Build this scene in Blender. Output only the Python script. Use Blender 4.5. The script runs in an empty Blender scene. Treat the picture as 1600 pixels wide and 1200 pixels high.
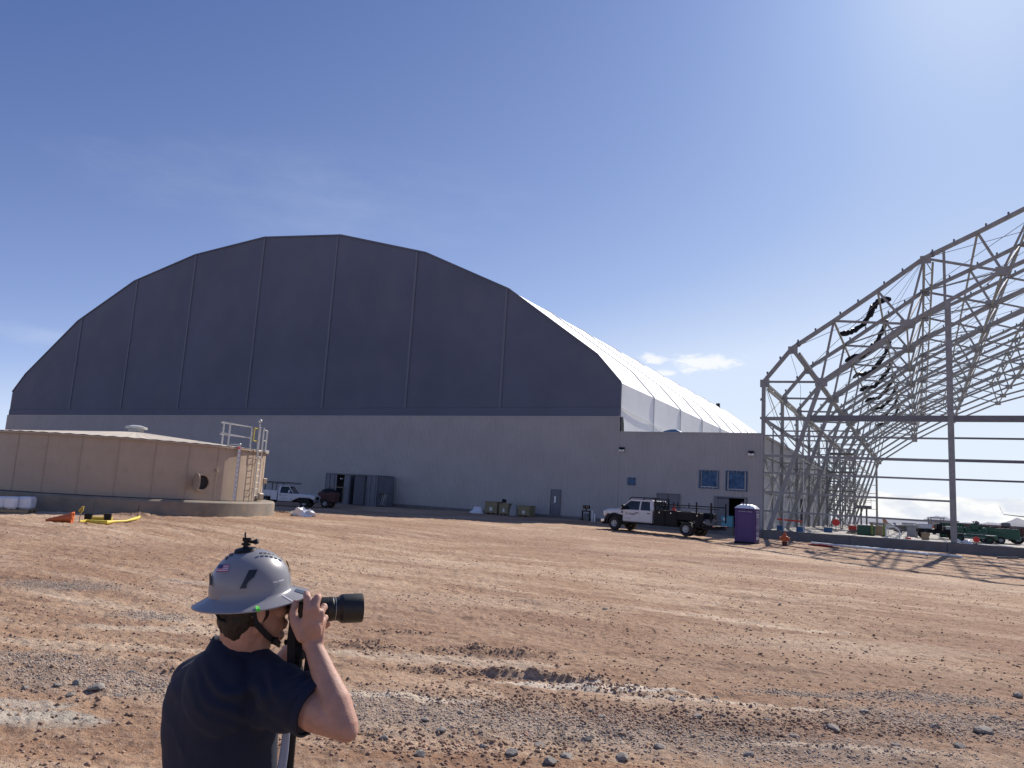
import bpy, math, random
import numpy as np
from mathutils import Vector, Matrix
random.seed(7)
PI = math.pi
R = math.radians
scn = bpy.context.scene
COL = scn.collection

# ------------------------------------------------------------------ camera
CAM = Vector((0.0, 0.0, 2.0))
F_PX = 1175.0                      # focal length in pixels of a 1600 px wide picture
_p, _r, _y = 0.1472, 0.0592, -0.5  # pitch up, roll, yaw (world X runs along the facades)
_F = Vector((math.sin(_y)*math.cos(_p), math.cos(_y)*math.cos(_p), math.sin(_p)))
_R0 = Vector((math.cos(_y), -math.sin(_y), 0)); _U0 = _R0.cross(_F)
_R = _R0*math.cos(_r) + _U0*math.sin(_r); _U = -_R0*math.sin(_r) + _U0*math.cos(_r)
cd = bpy.data.cameras.new('camera'); cam = bpy.data.objects.new('camera', cd); COL.objects.link(cam)
cd.sensor_fit = 'HORIZONTAL'; cd.sensor_width = 36; cd.lens = 36*F_PX/1600
cd.clip_start = 0.05; cd.clip_end = 40000
cam.matrix_world = Matrix(((_R.x, _U.x, -_F.x, CAM.x), (_R.y, _U.y, -_F.y, CAM.y), (_R.z, _U.z, -_F.z, CAM.z), (0, 0, 0, 1)))
scn.camera = cam

# ------------------------------------------------------------------ sun, sky, exposure
SUN_AZ, SUN_EL = R(5.0), R(39.0)   # azimuth from +Y towards +X
SUN_DIR = Vector((math.sin(SUN_AZ)*math.cos(SUN_EL), math.cos(SUN_AZ)*math.cos(SUN_EL), math.sin(SUN_EL)))
ld = bpy.data.lights.new('sun', 'SUN'); ld.energy = 4.8; ld.angle = R(0.53); ld.color = (1.0, 0.93, 0.84)
sun = bpy.data.objects.new('sun', ld); COL.objects.link(sun)
sun.rotation_euler = (-SUN_DIR).to_track_quat('-Z', 'Y').to_euler(); sun.location = (0, 0, 50)
w = bpy.data.worlds.new('World'); scn.world = w; w.use_nodes = True
nt = w.node_tree; nt.nodes.clear()
def N(t, **k):
    n = nt.nodes.new(t)
    for a, b in k.items(): setattr(n, a, b)
    return n
def lk(a, b): nt.links.new(a, b)
def mth(op, a, b=None, c=None, clamp=False):
    n = nt.nodes.new('ShaderNodeMath'); n.operation = op; n.use_clamp = clamp
    for i, v in enumerate((a, b, c)):
        if v is None: continue
        if isinstance(v, (int, float)): n.inputs[i].default_value = v
        else: nt.links.new(v, n.inputs[i])
    return n.outputs[0]
def mixc(f, a, b, bt='MIX'):
    n = nt.nodes.new('ShaderNodeMix'); n.data_type = 'RGBA'; n.blend_type = bt
    for i, v in ((0, f), (6, a), (7, b)):
        if isinstance(v, (int, float)): n.inputs[i].default_value = v
        elif isinstance(v, tuple): n.inputs[i].default_value = (*v[:3], 1)
        else: nt.links.new(v, n.inputs[i])
    return n.outputs[2]
def sstep(v, a, b):
    n = nt.nodes.new('ShaderNodeMapRange'); n.interpolation_type = 'SMOOTHSTEP'
    nt.links.new(v, n.inputs[0]); n.inputs[1].default_value = a; n.inputs[2].default_value = b
    return n.outputs[0]
SKYRAMP = [(0.0, (.05,.09,.25)), (2.2, (.098,.168,.405)), (4.0, (.255,.362,.672)), (5.1, (.37,.50,.81)), (6.6, (.66,.77,.97)), (9.5, (.76,.85,.97)), (16.0, (.90,.94,.99))]
sky = N('ShaderNodeTexSky', sky_type='NISHITA', sun_disc=False)
sky.sun_elevation = SUN_EL; sky.sun_rotation = SUN_AZ; sky.altitude = 600
sky.air_density = 1.1; sky.dust_density = 0.40; sky.ozone_density = 2.4
tc = N('ShaderNodeTexCoord')
sepd = N('ShaderNodeSeparateXYZ'); lk(tc.outputs['Generated'], sepd.inputs[0])
dx, dy, dz = sepd.outputs
_bw = N('ShaderNodeRGBToBW'); lk(sky.outputs[0], _bw.inputs[0])          # brightness from the sky model, hue graded as the phone renders it
_rp = N('ShaderNodeValToRGB'); _rp.color_ramp.interpolation = 'LINEAR'
_lum = mth('DIVIDE', _bw.outputs[0], 20.0); lk(_lum, _rp.inputs[0])
_st = SKYRAMP
_e = _rp.color_ramp.elements
for _i, (_p, _c) in enumerate(_st):
    _x = _e[_i] if _i < 2 else _e.new(_p/20.0)
    _x.position = _p/20.0; _x.color = (*_c, 1)
_rm = mixc(1.0, _rp.outputs[0], (8.13, 8.13, 8.13), 'MULTIPLY')
skyc = _rm
az = mth('ARCTAN2', dx, dy)                       # radians, + to the right of +Y
el = mth('ARCSINE', dz)
def cloud(azc, elc, azr, elr, scale, stretch, lo, hi, seed):
    """a patch of cloud centred on a sky direction; returns 0..1 cover"""
    cv = N('ShaderNodeCombineXYZ'); lk(mth('MULTIPLY', az, scale), cv.inputs[0]); lk(mth('MULTIPLY', el, scale*stretch), cv.inputs[1]); cv.inputs[2].default_value = seed
    no = N('ShaderNodeTexNoise'); no.inputs['Scale'].default_value = 1; no.inputs['Detail'].default_value = 9; no.inputs['Roughness'].default_value = .62
    lk(cv.outputs[0], no.inputs['Vector'])
    a = mth('DIVIDE', mth('SUBTRACT', az, azc), azr); b = mth('DIVIDE', mth('SUBTRACT', el, elc), elr)
    d = mth('SQRT', mth('ADD', mth('MULTIPLY', a, a), mth('MULTIPLY', b, b)))
    m = mth('SUBTRACT', 1.0, d)
    v = mth('ADD', mth('MULTIPLY', m, .45), no.outputs[0])
    return sstep(v, lo, hi), no.outputs[0]
def sky_angles(px, py):
    d = (_F + _R*((px-800)/F_PX) - _U*((py-600)/F_PX)).normalized()
    return math.atan2(d.x, d.y), math.asin(d.z)
col = skyc
# high thin wisps, left and centre
for (px, py, ar, er, sc, st, lo, hi, s, amt) in ((60, 520, .16, .03, 9, 4, .62, 1.15, 3.1, .22), (520, 330, .5, .10, 5, 3, .62, 1.3, 8.7, .20)):
    a0, e0 = sky_angles(px, py); c, _ = cloud(a0, e0, ar, er, sc, st, lo, hi, s)
    col = mixc(mth('MULTIPLY', c, amt), col, (5.5, 6.2, 7.6))
# small torn clouds right of the hangar roof
for (px, py, ar, er, s) in ((1022, 562, .026, .010, 1.3), (1100, 567, .060, .016, 4.4), (1040, 584, .024, .006, 2.2)):
    a0, e0 = sky_angles(px, py); c, _ = cloud(a0, e0, ar, er, 38, 2.6, .56, .86, s)
    col = mixc(mth('MULTIPLY', c, .92), col, (7.6, 7.8, 8.1))
# cumulus bank low over the horizon on the right, fading round behind
cv = N('ShaderNodeCombineXYZ'); lk(mth('MULTIPLY', az, 16.0), cv.inputs[0]); lk(mth('MULTIPLY', el, 44.0), cv.inputs[1])
n1 = N('ShaderNodeTexNoise'); n1.inputs['Scale'].default_value = 1; n1.inputs['Detail'].default_value = 8; n1.inputs['Roughness'].default_value = .55; lk(cv.outputs[0], n1.inputs['Vector'])
cv2 = N('ShaderNodeCombineXYZ'); lk(mth('MULTIPLY', az, 9.0), cv2.inputs[0]); lk(mth('MULTIPLY', el, 10.0), cv2.inputs[1]); cv2.inputs[2].default_value = 5
n2 = N('ShaderNodeTexNoise'); n2.inputs['Scale'].default_value = 1; n2.inputs['Detail'].default_value = 5; lk(cv2.outputs[0], n2.inputs['Vector'])
top = mth('ADD', .034, mth('MULTIPLY', mth('SUBTRACT', n2.outputs[0], .5), .035))
hgt = mth('SUBTRACT', top, el)                      # positive inside the bank
edge = sstep(mth('ADD', hgt, mth('MULTIPLY', mth('SUBTRACT', n1.outputs[0], .5), .016)), -.0015, .004)
side = mth('MULTIPLY', sstep(az, -.36, -.06), mth('SUBTRACT', 1.0, sstep(az, 1.6, 2.2)))
lit = sstep(n1.outputs[0], .38, .62)
ccol = mixc(lit, (6.0, 6.3, 7.0), (8.6, 8.5, 8.1))
col = mixc(mth('MULTIPLY', mth('MULTIPLY', edge, side), .9), col, ccol)
bg = N('ShaderNodeBackground'); bg.inputs[1].default_value = 0.10; lk(col, bg.inputs[0])
out = N('ShaderNodeOutputWorld'); lk(bg.outputs[0], out.inputs[0])
scn.view_settings.view_transform = 'Standard'; scn.view_settings.look = 'None'
scn.view_settings.exposure = 0.34; scn.view_settings.gamma = 1.0; scn.view_settings.use_curve_mapping = False
scn.cycles.max_bounces = 6; scn.cycles.diffuse_bounces = 3; scn.cycles.glossy_bounces = 3
scn.cycles.transmission_bounces = 4; scn.cycles.transparent_max_bounces = 6

# ------------------------------------------------------------------ placing helpers
def ray(px, py): return _F + _R*((px-800)/F_PX) - _U*((py-600)/F_PX)
def at_y(px, py, Y):                # point of the vertical plane y = Y seen at a photo pixel
    d = ray(px, py); return CAM + d*((Y-CAM.y)/d.y)
def at_x(px, py, X):
    d = ray(px, py); return CAM + d*((X-CAM.x)/d.x)
def at_z(px, py, Z):
    d = ray(px, py); return CAM + d*((Z-CAM.z)/d.z)
def at_d(px, py, D): return CAM + ray(px, py)*D   # at a depth along the lens axis

# ------------------------------------------------------------------ numpy value noise
def _hash(ix, iy, s):
    h = (ix.astype(np.int64)*374761393 + iy.astype(np.int64)*668265263 + s*1442695041) & 0x7fffffff
    h = ((h ^ (h >> 13))*1274126177) & 0x7fffffff
    return ((h ^ (h >> 16)) & 0xffff)/65535.0
def vnoise(x, y, s=0):
    ix = np.floor(x); iy = np.floor(y); fx = x-ix; fy = y-iy
    fx = fx*fx*(3-2*fx); fy = fy*fy*(3-2*fy)
    a = _hash(ix, iy, s); b = _hash(ix+1, iy, s); c = _hash(ix, iy+1, s); d = _hash(ix+1, iy+1, s)
    return (a+(b-a)*fx)*(1-fy) + (c+(d-c)*fx)*fy - .5
def fbm(x, y, o=4, s=0):
    t = 0; a = 1
    for k in range(o): t = t + a*vnoise(x, y, s+k*17); x = x*2.03+11.3; y = y*2.03+5.7; a *= .5
    return t

# ------------------------------------------------------------------ mesh builder
class MB:
    def __init__(s): s.v = []; s.f = []; s.m = []; s.sm = False
    def add(s, vs, fs, mi=0):
        b = len(s.v); s.v += [tuple(v) for v in vs]; s.f += [tuple(b+i for i in f) for f in fs]; s.m += [mi]*len(fs); return s
    def box(s, a, b, mi=0):
        x0, y0, z0 = a; x1, y1, z1 = b
        s.add([(x0,y0,z0),(x1,y0,z0),(x1,y1,z0),(x0,y1,z0),(x0,y0,z1),(x1,y0,z1),(x1,y1,z1),(x0,y1,z1)],
              [(0,3,2,1),(4,5,6,7),(0,1,5,4),(1,2,6,5),(2,3,7,6),(3,0,4,7)], mi); return s
    def bbox(s, a, b, c=.02, mi=0):
        """box with chamfered edges"""
        a = Vector(a); b = Vector(b); lo = Vector((min(a.x,b.x),min(a.y,b.y),min(a.z,b.z))); hi = Vector((max(a.x,b.x),max(a.y,b.y),max(a.z,b.z)))
        c = min(c, .45*min(hi-lo)); vs = []; ids = {}
        for i in (0,1):
            for j in (0,1):
                for k in (0,1):
                    p = [(lo,hi)[i].x, (lo,hi)[j].y, (lo,hi)[k].z]; sg = [1-2*i, 1-2*j, 1-2*k]
                    for ax in range(3):
                        q = list(p)
                        for o in range(3):
                            if o != ax: q[o] += sg[o]*c
                        ids[(i,j,k,ax)] = len(vs); vs.append(q)
        fs = []
        for ax in range(3):
            o = [t for t in range(3) if t != ax]
            for e in (0,1):
                loop = []
                for (u, w_) in ((0,0),(1,0),(1,1),(0,1)):
                    key = [0,0,0]; key[ax] = e; key[o[0]] = u; key[o[1]] = w_; loop.append(ids[(*key, ax)])
                fs.append(loop)
        for ax in range(3):
            o = [t for t in range(3) if t != ax]
            for (u, w_) in ((0,0),(1,0),(1,1),(0,1)):
                k0 = [0,0,0]; k0[o[0]] = u; k0[o[1]] = w_; k1 = list(k0); k1[ax] = 1
                fs.append([ids[(*k0,o[0])], ids[(*k1,o[0])], ids[(*k1,o[1])], ids[(*k0,o[1])]])
        for i in (0,1):
            for j in (0,1):
                for k in (0,1): fs.append([ids[(i,j,k,0)], ids[(i,j,k,1)], ids[(i,j,k,2)]])
        s.add(vs, fs, mi); return s
    def bar(s, p, q, w_, h=None, up=(0,0,1), mi=0):
        """rectangular bar from p to q; h is measured along up"""
        p = Vector(p); q = Vector(q); h = h or w_; d = (q-p).normalized(); u = Vector(up)
        if abs(d.dot(u.normalized())) > .98: u = Vector((1,0,0)) if abs(d.x) < .9 else Vector((0,1,0))
        a = d.cross(u).normalized()*(w_/2); b = a.cross(d).normalized()*(h/2)
        vs = [p-a-b, p+a-b, p+a+b, p-a+b, q-a-b, q+a-b, q+a+b, q-a+b]
        s.add(vs, [(0,3,2,1),(4,5,6,7),(0,1,5,4),(1,2,6,5),(2,3,7,6),(3,0,4,7)], mi); return s
    def tube(s, p, q, r, n=8, r2=None, caps=True, mi=0):
        p = Vector(p); q = Vector(q); d = (q-p).normalized(); u = Vector((0,0,1)) if abs(d.z) < .9 else Vector((1,0,0))
        a = d.cross(u).normalized(); b = a.cross(d); r2 = r if r2 is None else r2; vs = []
        for (c, rr) in ((p, r), (q, r2)):
            for i in range(n): t = 2*PI*i/n; vs.append(c + a*(rr*math.cos(t)) + b*(rr*math.sin(t)))
        fs = [(i, (i+1)%n, n+(i+1)%n, n+i) for i in range(n)]
        if caps: fs += [tuple(range(n-1,-1,-1)), tuple(range(n, 2*n))]
        s.add(vs, fs, mi); return s
    def path(s, pts, r, n=6, mi=0):
        pts = [Vector(p) for p in pts]; rs = r if isinstance(r, (list, tuple)) else [r]*len(pts); vs = []; a = None
        for i, p in enumerate(pts):
            d = (pts[min(i+1, len(pts)-1)] - pts[max(i-1, 0)]).normalized()
            if a is None: a = d.cross(Vector((0,0,1)) if abs(d.z) < .9 else Vector((1,0,0))).normalized()
            else: a = (a - d*a.dot(d)).normalized()
            b = d.cross(a)
            for k in range(n): t = 2*PI*k/n; vs.append(p + a*(rs[i]*math.cos(t)) + b*(rs[i]*math.sin(t)))
        fs = []
        for i in range(len(pts)-1):
            for k in range(n): fs.append((i*n+k, i*n+(k+1)%n, (i+1)*n+(k+1)%n, (i+1)*n+k))
        fs += [tuple(range(n-1,-1,-1)), tuple(range((len(pts)-1)*n, len(pts)*n))]
        s.add(vs, fs, mi); return s
    def lathe(s, prof, o=(0,0,0), ax=(0,0,1), n=24, mi=0, cap=True):
        """prof: list of (radius, height) along ax"""
        o = Vector(o); d = Vector(ax).normalized(); u = Vector((0,0,1)) if abs(d.z) < .9 else Vector((1,0,0))
        a = d.cross(u).normalized(); b = d.cross(a); vs = []
        for (r, h) in prof:
            for k in range(n): t = 2*PI*k/n; vs.append(o + d*h + a*(r*math.cos(t)) + b*(r*math.sin(t)))
        fs = []
        for i in range(len(prof)-1):
            for k in range(n): fs.append((i*n+k, i*n+(k+1)%n, (i+1)*n+(k+1)%n, (i+1)*n+k))
        if cap: fs += [tuple(range(n-1,-1,-1)), tuple(range((len(prof)-1)*n, len(prof)*n))]
        s.add(vs, fs, mi); return s
    def prism(s, poly, y0, y1, mi=0, plane='xz'):
        """poly in two axes, extruded along the third"""
        n = len(poly); vs = []
        for y in (y0, y1):
            for (a, b) in poly: vs.append({'xz': (a, y, b), 'yz': (y, a, b), 'xy': (a, b, y)}[plane])
        fs = [tuple(range(n)), tuple(range(2*n-1, n-1, -1))] + [(i, n+i, n+(i+1)%n, (i+1)%n) for i in range(n)]
        s.add(vs, fs, mi); return s
    def ball(s, c, r, n=10, m=7, mi=0):
        r = (r, r, r) if isinstance(r, (int, float)) else r; vs = []; fs = []
        for i in range(m+1):
            t = PI*i/m
            for k in range(n): p = 2*PI*k/n; vs.append((c[0]+r[0]*math.sin(t)*math.cos(p), c[1]+r[1]*math.sin(t)*math.sin(p), c[2]+r[2]*math.cos(t)))
        for i in range(m):
            for k in range(n): fs.append((i*n+k, (i+1)*n+k, (i+1)*n+(k+1)%n, i*n+(k+1)%n))
        s.add(vs, fs, mi); return s
    def mesh(s, name, mats, off=(0,0,0), smooth=None):
        me = bpy.data.meshes.new(name); ox, oy, oz = off
        me.from_pydata([(a-ox, b-oy, c-oz) for a, b, c in s.v], [], s.f)
        for m_ in (mats if isinstance(mats, (list, tuple)) else [mats]): me.materials.append(m_)
        if any(s.m): me.polygons.foreach_set('material_index', s.m)
        if smooth: 
            me.polygons.foreach_set('use_smooth', [True]*len(me.polygons))
            if smooth != 'all': me.set_sharp_from_angle(angle=R(smooth if smooth is not True else 35))
        me.validate(); me.update()
        return me
    def obj(s, name, mats, parent=None, world=False, smooth=35, loc=None):
        """world=True: vertices are world coordinates and are moved into the root's frame"""
        off = (0,0,0)
        if parent is not None and world:
            r = parent
            while r.parent is not None: r = r.parent
            off = tuple(r.location)
        if parent is None and loc is not None: off = loc
        me = s.mesh(name, mats, off, smooth)
        o = bpy.data.objects.new(name, me); COL.objects.link(o); o.parent = parent
        if parent is None and loc is not None: o.location = loc
        return o
def tag(o, label=None, cat=None, group=None, kind=None):
    for k, v in (('label', label), ('category', cat), ('group', group), ('kind', kind)):
        if v: o[k] = v
    return o
def thing(name, label, cat, loc=(0,0,0), rz=0, group=None, rot=None):
    o = bpy.data.objects.new(name, None); COL.objects.link(o); o.empty_display_size = .2
    o.location = loc; o.rotation_euler = rot if rot else (0, 0, rz); return tag(o, label, cat, group)
def dup(root, loc=None, rz=None, label=None):
    r = root.copy(); COL.objects.link(r)
    if loc is not None: r.location = loc
    if rz is not None: r.rotation_euler = (0, 0, rz)
    if label: r['label'] = label
    for ch in list(root.children):
        c = ch.copy(); COL.objects.link(c); c.parent = r
        for g in ch.children: d = g.copy(); COL.objects.link(d); d.parent = c
    return r
def inst(o, parent, loc=(0,0,0), rz=0):
    """another copy of a part with its own place"""
    c = o.copy(); COL.objects.link(c); c.parent = parent; c.location = loc; c.rotation_euler = (0,0,rz); return c

# ------------------------------------------------------------------ materials
def mat(name, c, rough=.6, metal=0.0, var=.12, scale=3.0, bump=0.0, bscale=40.0, c2=None, spec=None, coat=0.0, dirt=None, stretch=(1,1,1), sheen=0):
    m = bpy.data.materials.new(name); m.use_nodes = True
    global nt
    keep = nt; nt = m.node_tree
    b = nt.nodes['Principled BSDF']
    tcn = nt.nodes.new('ShaderNodeTexCoord'); mp = nt.nodes.new('ShaderNodeMapping'); mp.inputs['Scale'].default_value = stretch
    lk(tcn.outputs['Object'], mp.inputs[0])
    no = nt.nodes.new('ShaderNodeTexNoise'); no.inputs['Scale'].default_value = scale; no.inputs['Detail'].default_value = 6; no.inputs['Roughness'].default_value = .6
    lk(mp.outputs[0], no.inputs['Vector'])
    f = sstep(no.outputs[0], .3, .7)
    ca = tuple(max(0, x*(1-var)) for x in c); cb = tuple(min(1, x*(1+var)) for x in c) if c2 is None else c2
    colr = mixc(f, ca, cb)
    if dirt:                                   # dirt = (colour, amount)
        n3 = nt.nodes.new('ShaderNodeTexNoise'); n3.inputs['Scale'].default_value = scale*2.7; n3.inputs['Detail'].default_value = 8; lk(tcn.outputs['Object'], n3.inputs['Vector'])
        colr = mixc(mth('MULTIPLY', sstep(n3.outputs[0], .48, .68), dirt[1]), colr, dirt[0])
    lk(colr, b.inputs['Base Color']); b.inputs['Metallic'].default_value = metal
    lk(mth('ADD', rough-.06, mth('MULTIPLY', f, .12)), b.inputs['Roughness'])
    if spec is not None: b.inputs['Specular IOR Level'].default_value = spec
    if coat: b.inputs['Coat Weight'].default_value = coat; b.inputs['Coat Roughness'].default_value = .08
    if bump:
        n4 = nt.nodes.new('ShaderNodeTexNoise'); n4.inputs['Scale'].default_value = bscale; n4.inputs['Detail'].default_value = 5; lk(mp.outputs[0], n4.inputs['Vector'])
        bp = nt.nodes.new('ShaderNodeBump'); bp.inputs['Strength'].default_value = bump; bp.inputs['Distance'].default_value = .01; lk(n4.outputs[0], bp.inputs['Height']); lk(bp.outputs[0], b.inputs['Normal'])
    nt = keep; return m
M = {}
M['fabric_dark'] = mat('dark_fabric', (.125,.140,.190), .8, var=.11, scale=.10, bump=.7, bscale=.9, spec=.25, dirt=((.17,.17,.19), .25))
M['batten'] = mat('batten_fabric', (.150,.162,.205), .75, var=.05)
M['siding'] = mat('grey_siding', (.40,.378,.368), .55, var=.06, scale=.35, dirt=((.345,.325,.315), .3), spec=.3)
M['siding_light'] = mat('light_siding', (.40,.40,.41), .5, var=.05, scale=.3, spec=.3)
M['fabric_white'] = mat('white_fabric', (.87,.87,.85), .6, var=.04, scale=.3, bump=.2, bscale=1.5, spec=.25)
M['seam'] = mat('white_seam', (.74,.74,.73), .6, var=.05)
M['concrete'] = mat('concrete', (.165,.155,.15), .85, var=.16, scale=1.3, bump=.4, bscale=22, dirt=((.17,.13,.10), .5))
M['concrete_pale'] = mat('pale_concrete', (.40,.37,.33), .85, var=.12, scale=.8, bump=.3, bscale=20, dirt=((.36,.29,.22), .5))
M['galv'] = mat('galvanised_steel', (.29,.29,.28), .78, metal=.0, var=.14, scale=2.5)
M['galv_bright'] = mat('bright_galvanised', (.50,.50,.485), .5, metal=.4, var=.1, scale=3)
M['steel_dark'] = mat('dark_steel', (.17,.165,.175), .55, metal=.3, var=.15, scale=2)
M['black'] = mat('black_plastic', (.013,.013,.016), .5, var=.15, spec=.2)
M['rubber'] = mat('tyre_rubber', (.022,.021,.020), .85, var=.2, scale=8, bump=.3, dirt=((.16,.11,.075), .4))
M['white_paint'] = mat('white_paint', (.62,.62,.64), .35, var=.03, scale=2, coat=.4, dirt=((.48,.40,.33), .25))
M['glass_dark'] = mat('dark_glass', (.012,.015,.018), .08, var=.1, spec=.6)
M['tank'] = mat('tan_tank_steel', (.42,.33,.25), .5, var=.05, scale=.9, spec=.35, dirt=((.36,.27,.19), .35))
M['purple'] = mat('purple_plastic', (.085,.040,.165), .5, var=.06)
M['teal'] = mat('teal_paint', (.10,.30,.36), .5, var=.08)
M['blue'] = mat('blue_paint', (.03,.11,.24), .5, var=.1)
M['green'] = mat('green_paint', (.018,.085,.048), .5, var=.15, dirt=((.05,.07,.05), .4))
M['orange'] = mat('orange_plastic', (.62,.13,.03), .55, var=.12, dirt=((.30,.13,.07), .5))
M['red'] = mat('red_paint', (.55,.035,.03), .5, var=.1)
M['yellow'] = mat('yellow_plastic', (.66,.52,.05), .6, var=.12, dirt=((.35,.25,.10), .4))
M['wood'] = mat('timber', (.36,.25,.15), .75, var=.2, scale=6, stretch=(1,6,6), bump=.3)
M['wood_old'] = mat('weathered_timber', (.22,.165,.115), .8, var=.25, scale=6, stretch=(1,6,6), bump=.3)
M['wrap'] = mat('white_plastic_wrap', (.72,.73,.76), .35, var=.06, scale=6, bump=.8, bscale=14)
M['cardboard'] = mat('tan_cardboard', (.25,.21,.12), .8, var=.12)
M['rust'] = mat('rust_brown', (.09,.035,.03), .8, var=.25)
M['chrome'] = mat('chrome', (.7,.7,.72), .15, metal=1, var=.03)
M['lamp_glass'] = mat('lamp_glass', (.85,.85,.82), .2, var=.03)
M['blue_glass'] = mat('blue_film_glass', (.12,.25,.42), .45, var=.35, scale=2.6, c2=(.03,.07,.15), spec=.15)
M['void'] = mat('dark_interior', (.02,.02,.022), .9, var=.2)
M['door_grey'] = mat('grey_door', (.14,.145,.165), .5, var=.05)
M['pvc'] = mat('white_pipe', (.74,.74,.72), .4, var=.05)
M['ring'] = mat('ring_concrete', (.22,.19,.155), .85, var=.2, scale=1.1, bump=.4, bscale=22, dirt=((.30,.22,.15), .6))
M['tank_roof'] = mat('tank_roof_backlit', (.62,.54,.43), .5, var=.05, scale=.9)  # roof: tank colour lightened, so the backlight is part of the paint
M['store'] = mat('store_steel', (.17,.175,.20), .6, var=.12, scale=1.5)
M['olive'] = mat('olive_green', (.20,.24,.06), .6, var=.15)
M['asphalt'] = mat('asphalt', (.10,.095,.09), .9, var=.15)

# ------------------------------------------------------------------ ground
_CP = np.array([(0,0,0),(0,8,0),(-8,8,0),(-4,14,0),(8,14,0),(-17,16,.02),(-10,25,.05),(2,25,0),(-25,15,.22),(-34,24,.35),(-27,28,.34),(-27,20,.33),(-30,9,.2),(-40,18,.35),
 (-42,36,.15),(-47,44,.0),(-52,48,.0),(-42,48,0),(-30,38,.2),(-28,44,.2),(-23,50,.22),(-18,48,.2),(-14,47,.17),(-10,47.5,0),(-9,57,-.06),(0,57,-.07),(6,57,-.07),(2,45,-.05),(-4,50,-.05),(10,50,-.07),
 (20,55,-.07),(-24,59,.32),(-35,59,.32),(-45,58,.25),(-60,58,.1),(-16,58,.05),(-90,55,.1),(60,50,0),(-80,20,.2),(30,20,0),(-20,-20,0),(30,-20,0)], float)
def g_base(x, y):
    x = np.asarray(x, float); y = np.asarray(y, float); num = 0; den = 1e-9
    for (a, b, c) in _CP:
        w_ = 1.0/((x-a)**2 + (y-b)**2 + 1.5)**2; num = num + w_*c; den = den + w_
    r = num/den
    return np.where((x > -10.8) & (y > 60.4), np.minimum(r, -.3), r)
# patches on the ground: (x, y, rx, ry, kind) set from where they lie in the photo
def _gp(px, py): p = at_z(px, py, 0.0); return p.x, p.y
def g_rough(x, y):
    """clods, ruts and ridges, metres"""
    r = np.hypot(x, y)
    fade = np.clip((75-r)/30, 0, 1)
    xr = x*.878 + y*.479; yr = -x*.479 + y*.878        # tracks run across the view
    h = .035*fbm(x*.35, y*.35, 3, 3) + .030*fbm(xr*.25, yr*1.3, 3, 9)*np.clip(r/9, .4, 1)
    m = np.clip(fbm(x*.45+3, y*.6, 3, 21)*2.2+.25, 0, 1)
    h = h + m*.045*fbm(x*3.1, y*3.1, 4, 5) + .026*fbm(x*7, y*7, 3, 31) + .012*fbm(x*19, y*19, 2, 37)*np.clip((26-r)/12, 0, 1)
    tr = np.sin(yr*2*PI/1.9 + 1.5*fbm(xr*.12, yr*.12, 2, 44)*4)      # wheel ruts
    h = h - .026*np.clip(tr-.72, 0, 1)*3*np.clip(fbm(xr*.1, yr*.5, 2, 51)*3+.4, 0, 1)
    return h*fade
_RIDGES = []
for (px, py, hl, hw, ht, ang) in ((770,1022,.75,.16,.075,0), (905,1066,1.0,.10,.10,-.25), (570,1012,.40,.18,.06,0), (965,1080,.7,.10,.05,-.2), (700,1048,.8,.09,.045,0),
        (1090,1110,.5,.25,.03,.1), (1460,1085,.9,.35,.03,0), (625,988,.4,.12,.04,0), (1000,1010,.4,.10,.03,0), (760,885,1.0,.3,.05,0), (1060,880,1.5,.4,.06,0), (170,1010,.8,.2,.03,0),
        (215,820,1.0,.5,.12,0), (470,815,1.4,.3,.07,0), (700,818,3,.25,.06,0), (905,832,1.8,.3,.10,0), (1240,862,1.5,.3,.08,0)):
    cx_, cy_ = _gp(px, py); base = math.atan2(-_R.y, _R.x); _RIDGES.append((cx_, cy_, hl, hw, ht, math.atan2(_R0.y, _R0.x)+ang))
def g_ridge(x, y):
    h = 0
    for (cx_, cy_, hl, hw, ht, a) in _RIDGES:
        u = (x-cx_)*math.cos(a)+(y-cy_)*math.sin(a); v = -(x-cx_)*math.sin(a)+(y-cy_)*math.cos(a)
        d = (u/hl)**2 + (v/hw)**2
        h = h + ht*np.exp(-d)*(1+1.1*fbm(x*6, y*6, 4, 71))
    return h
def g_height(x, y): return g_base(x, y) + g_rough(x, y) + g_ridge(x, y)
def gz(x, y): return float(g_base(np.array([x]), np.array([y]))[0])
def gpos(px, py, dz=0):
    """where the ground is seen at a photo pixel"""
    z = 0.0
    for _ in range(12): p = at_z(px, py, z); z = gz(p.x, p.y)
    return Vector((p.x, p.y, z+dz))

def far_z(r): r = np.asarray(r, float); return -.024*np.clip(r-130, 0, 450) - .0145*np.clip(r-580, 0, None)      # the airfield falls away gently beyond the site
rr = np.concatenate([np.geomspace(.5, 3.5, 30), np.geomspace(3.6, 85, 760), np.geomspace(87, 22000, 60)])
vc = math.pi/2 - _y                                           # viewing direction as a math angle
fine = np.linspace(vc-R(46), vc+R(46), 900); coarse = np.linspace(vc+R(46), vc-R(46)+2*PI, 62)[1:-1]
th = np.concatenate([fine, coarse]); nr, nt_ = len(rr), len(th)
XX = np.outer(rr, np.cos(th)); YY = np.outer(rr, np.sin(th)); ZZ = g_height(XX, YY)
far = np.clip((np.hypot(XX, YY)-110)/40, 0, 1); ZZ = ZZ*(1-far) + far_z(np.hypot(XX, YY))
me = bpy.data.meshes.new('ground'); nv = nr*nt_ + 1
me.vertices.add(nv); co = np.zeros((nv, 3)); co[:-1, 0] = XX.ravel(); co[:-1, 1] = YY.ravel(); co[:-1, 2] = ZZ.ravel()
me.vertices.foreach_set('co', co.ravel())
i, j = np.meshgrid(np.arange(nr-1), np.arange(nt_), indexing='ij'); j2 = (j+1) % nt_
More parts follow.
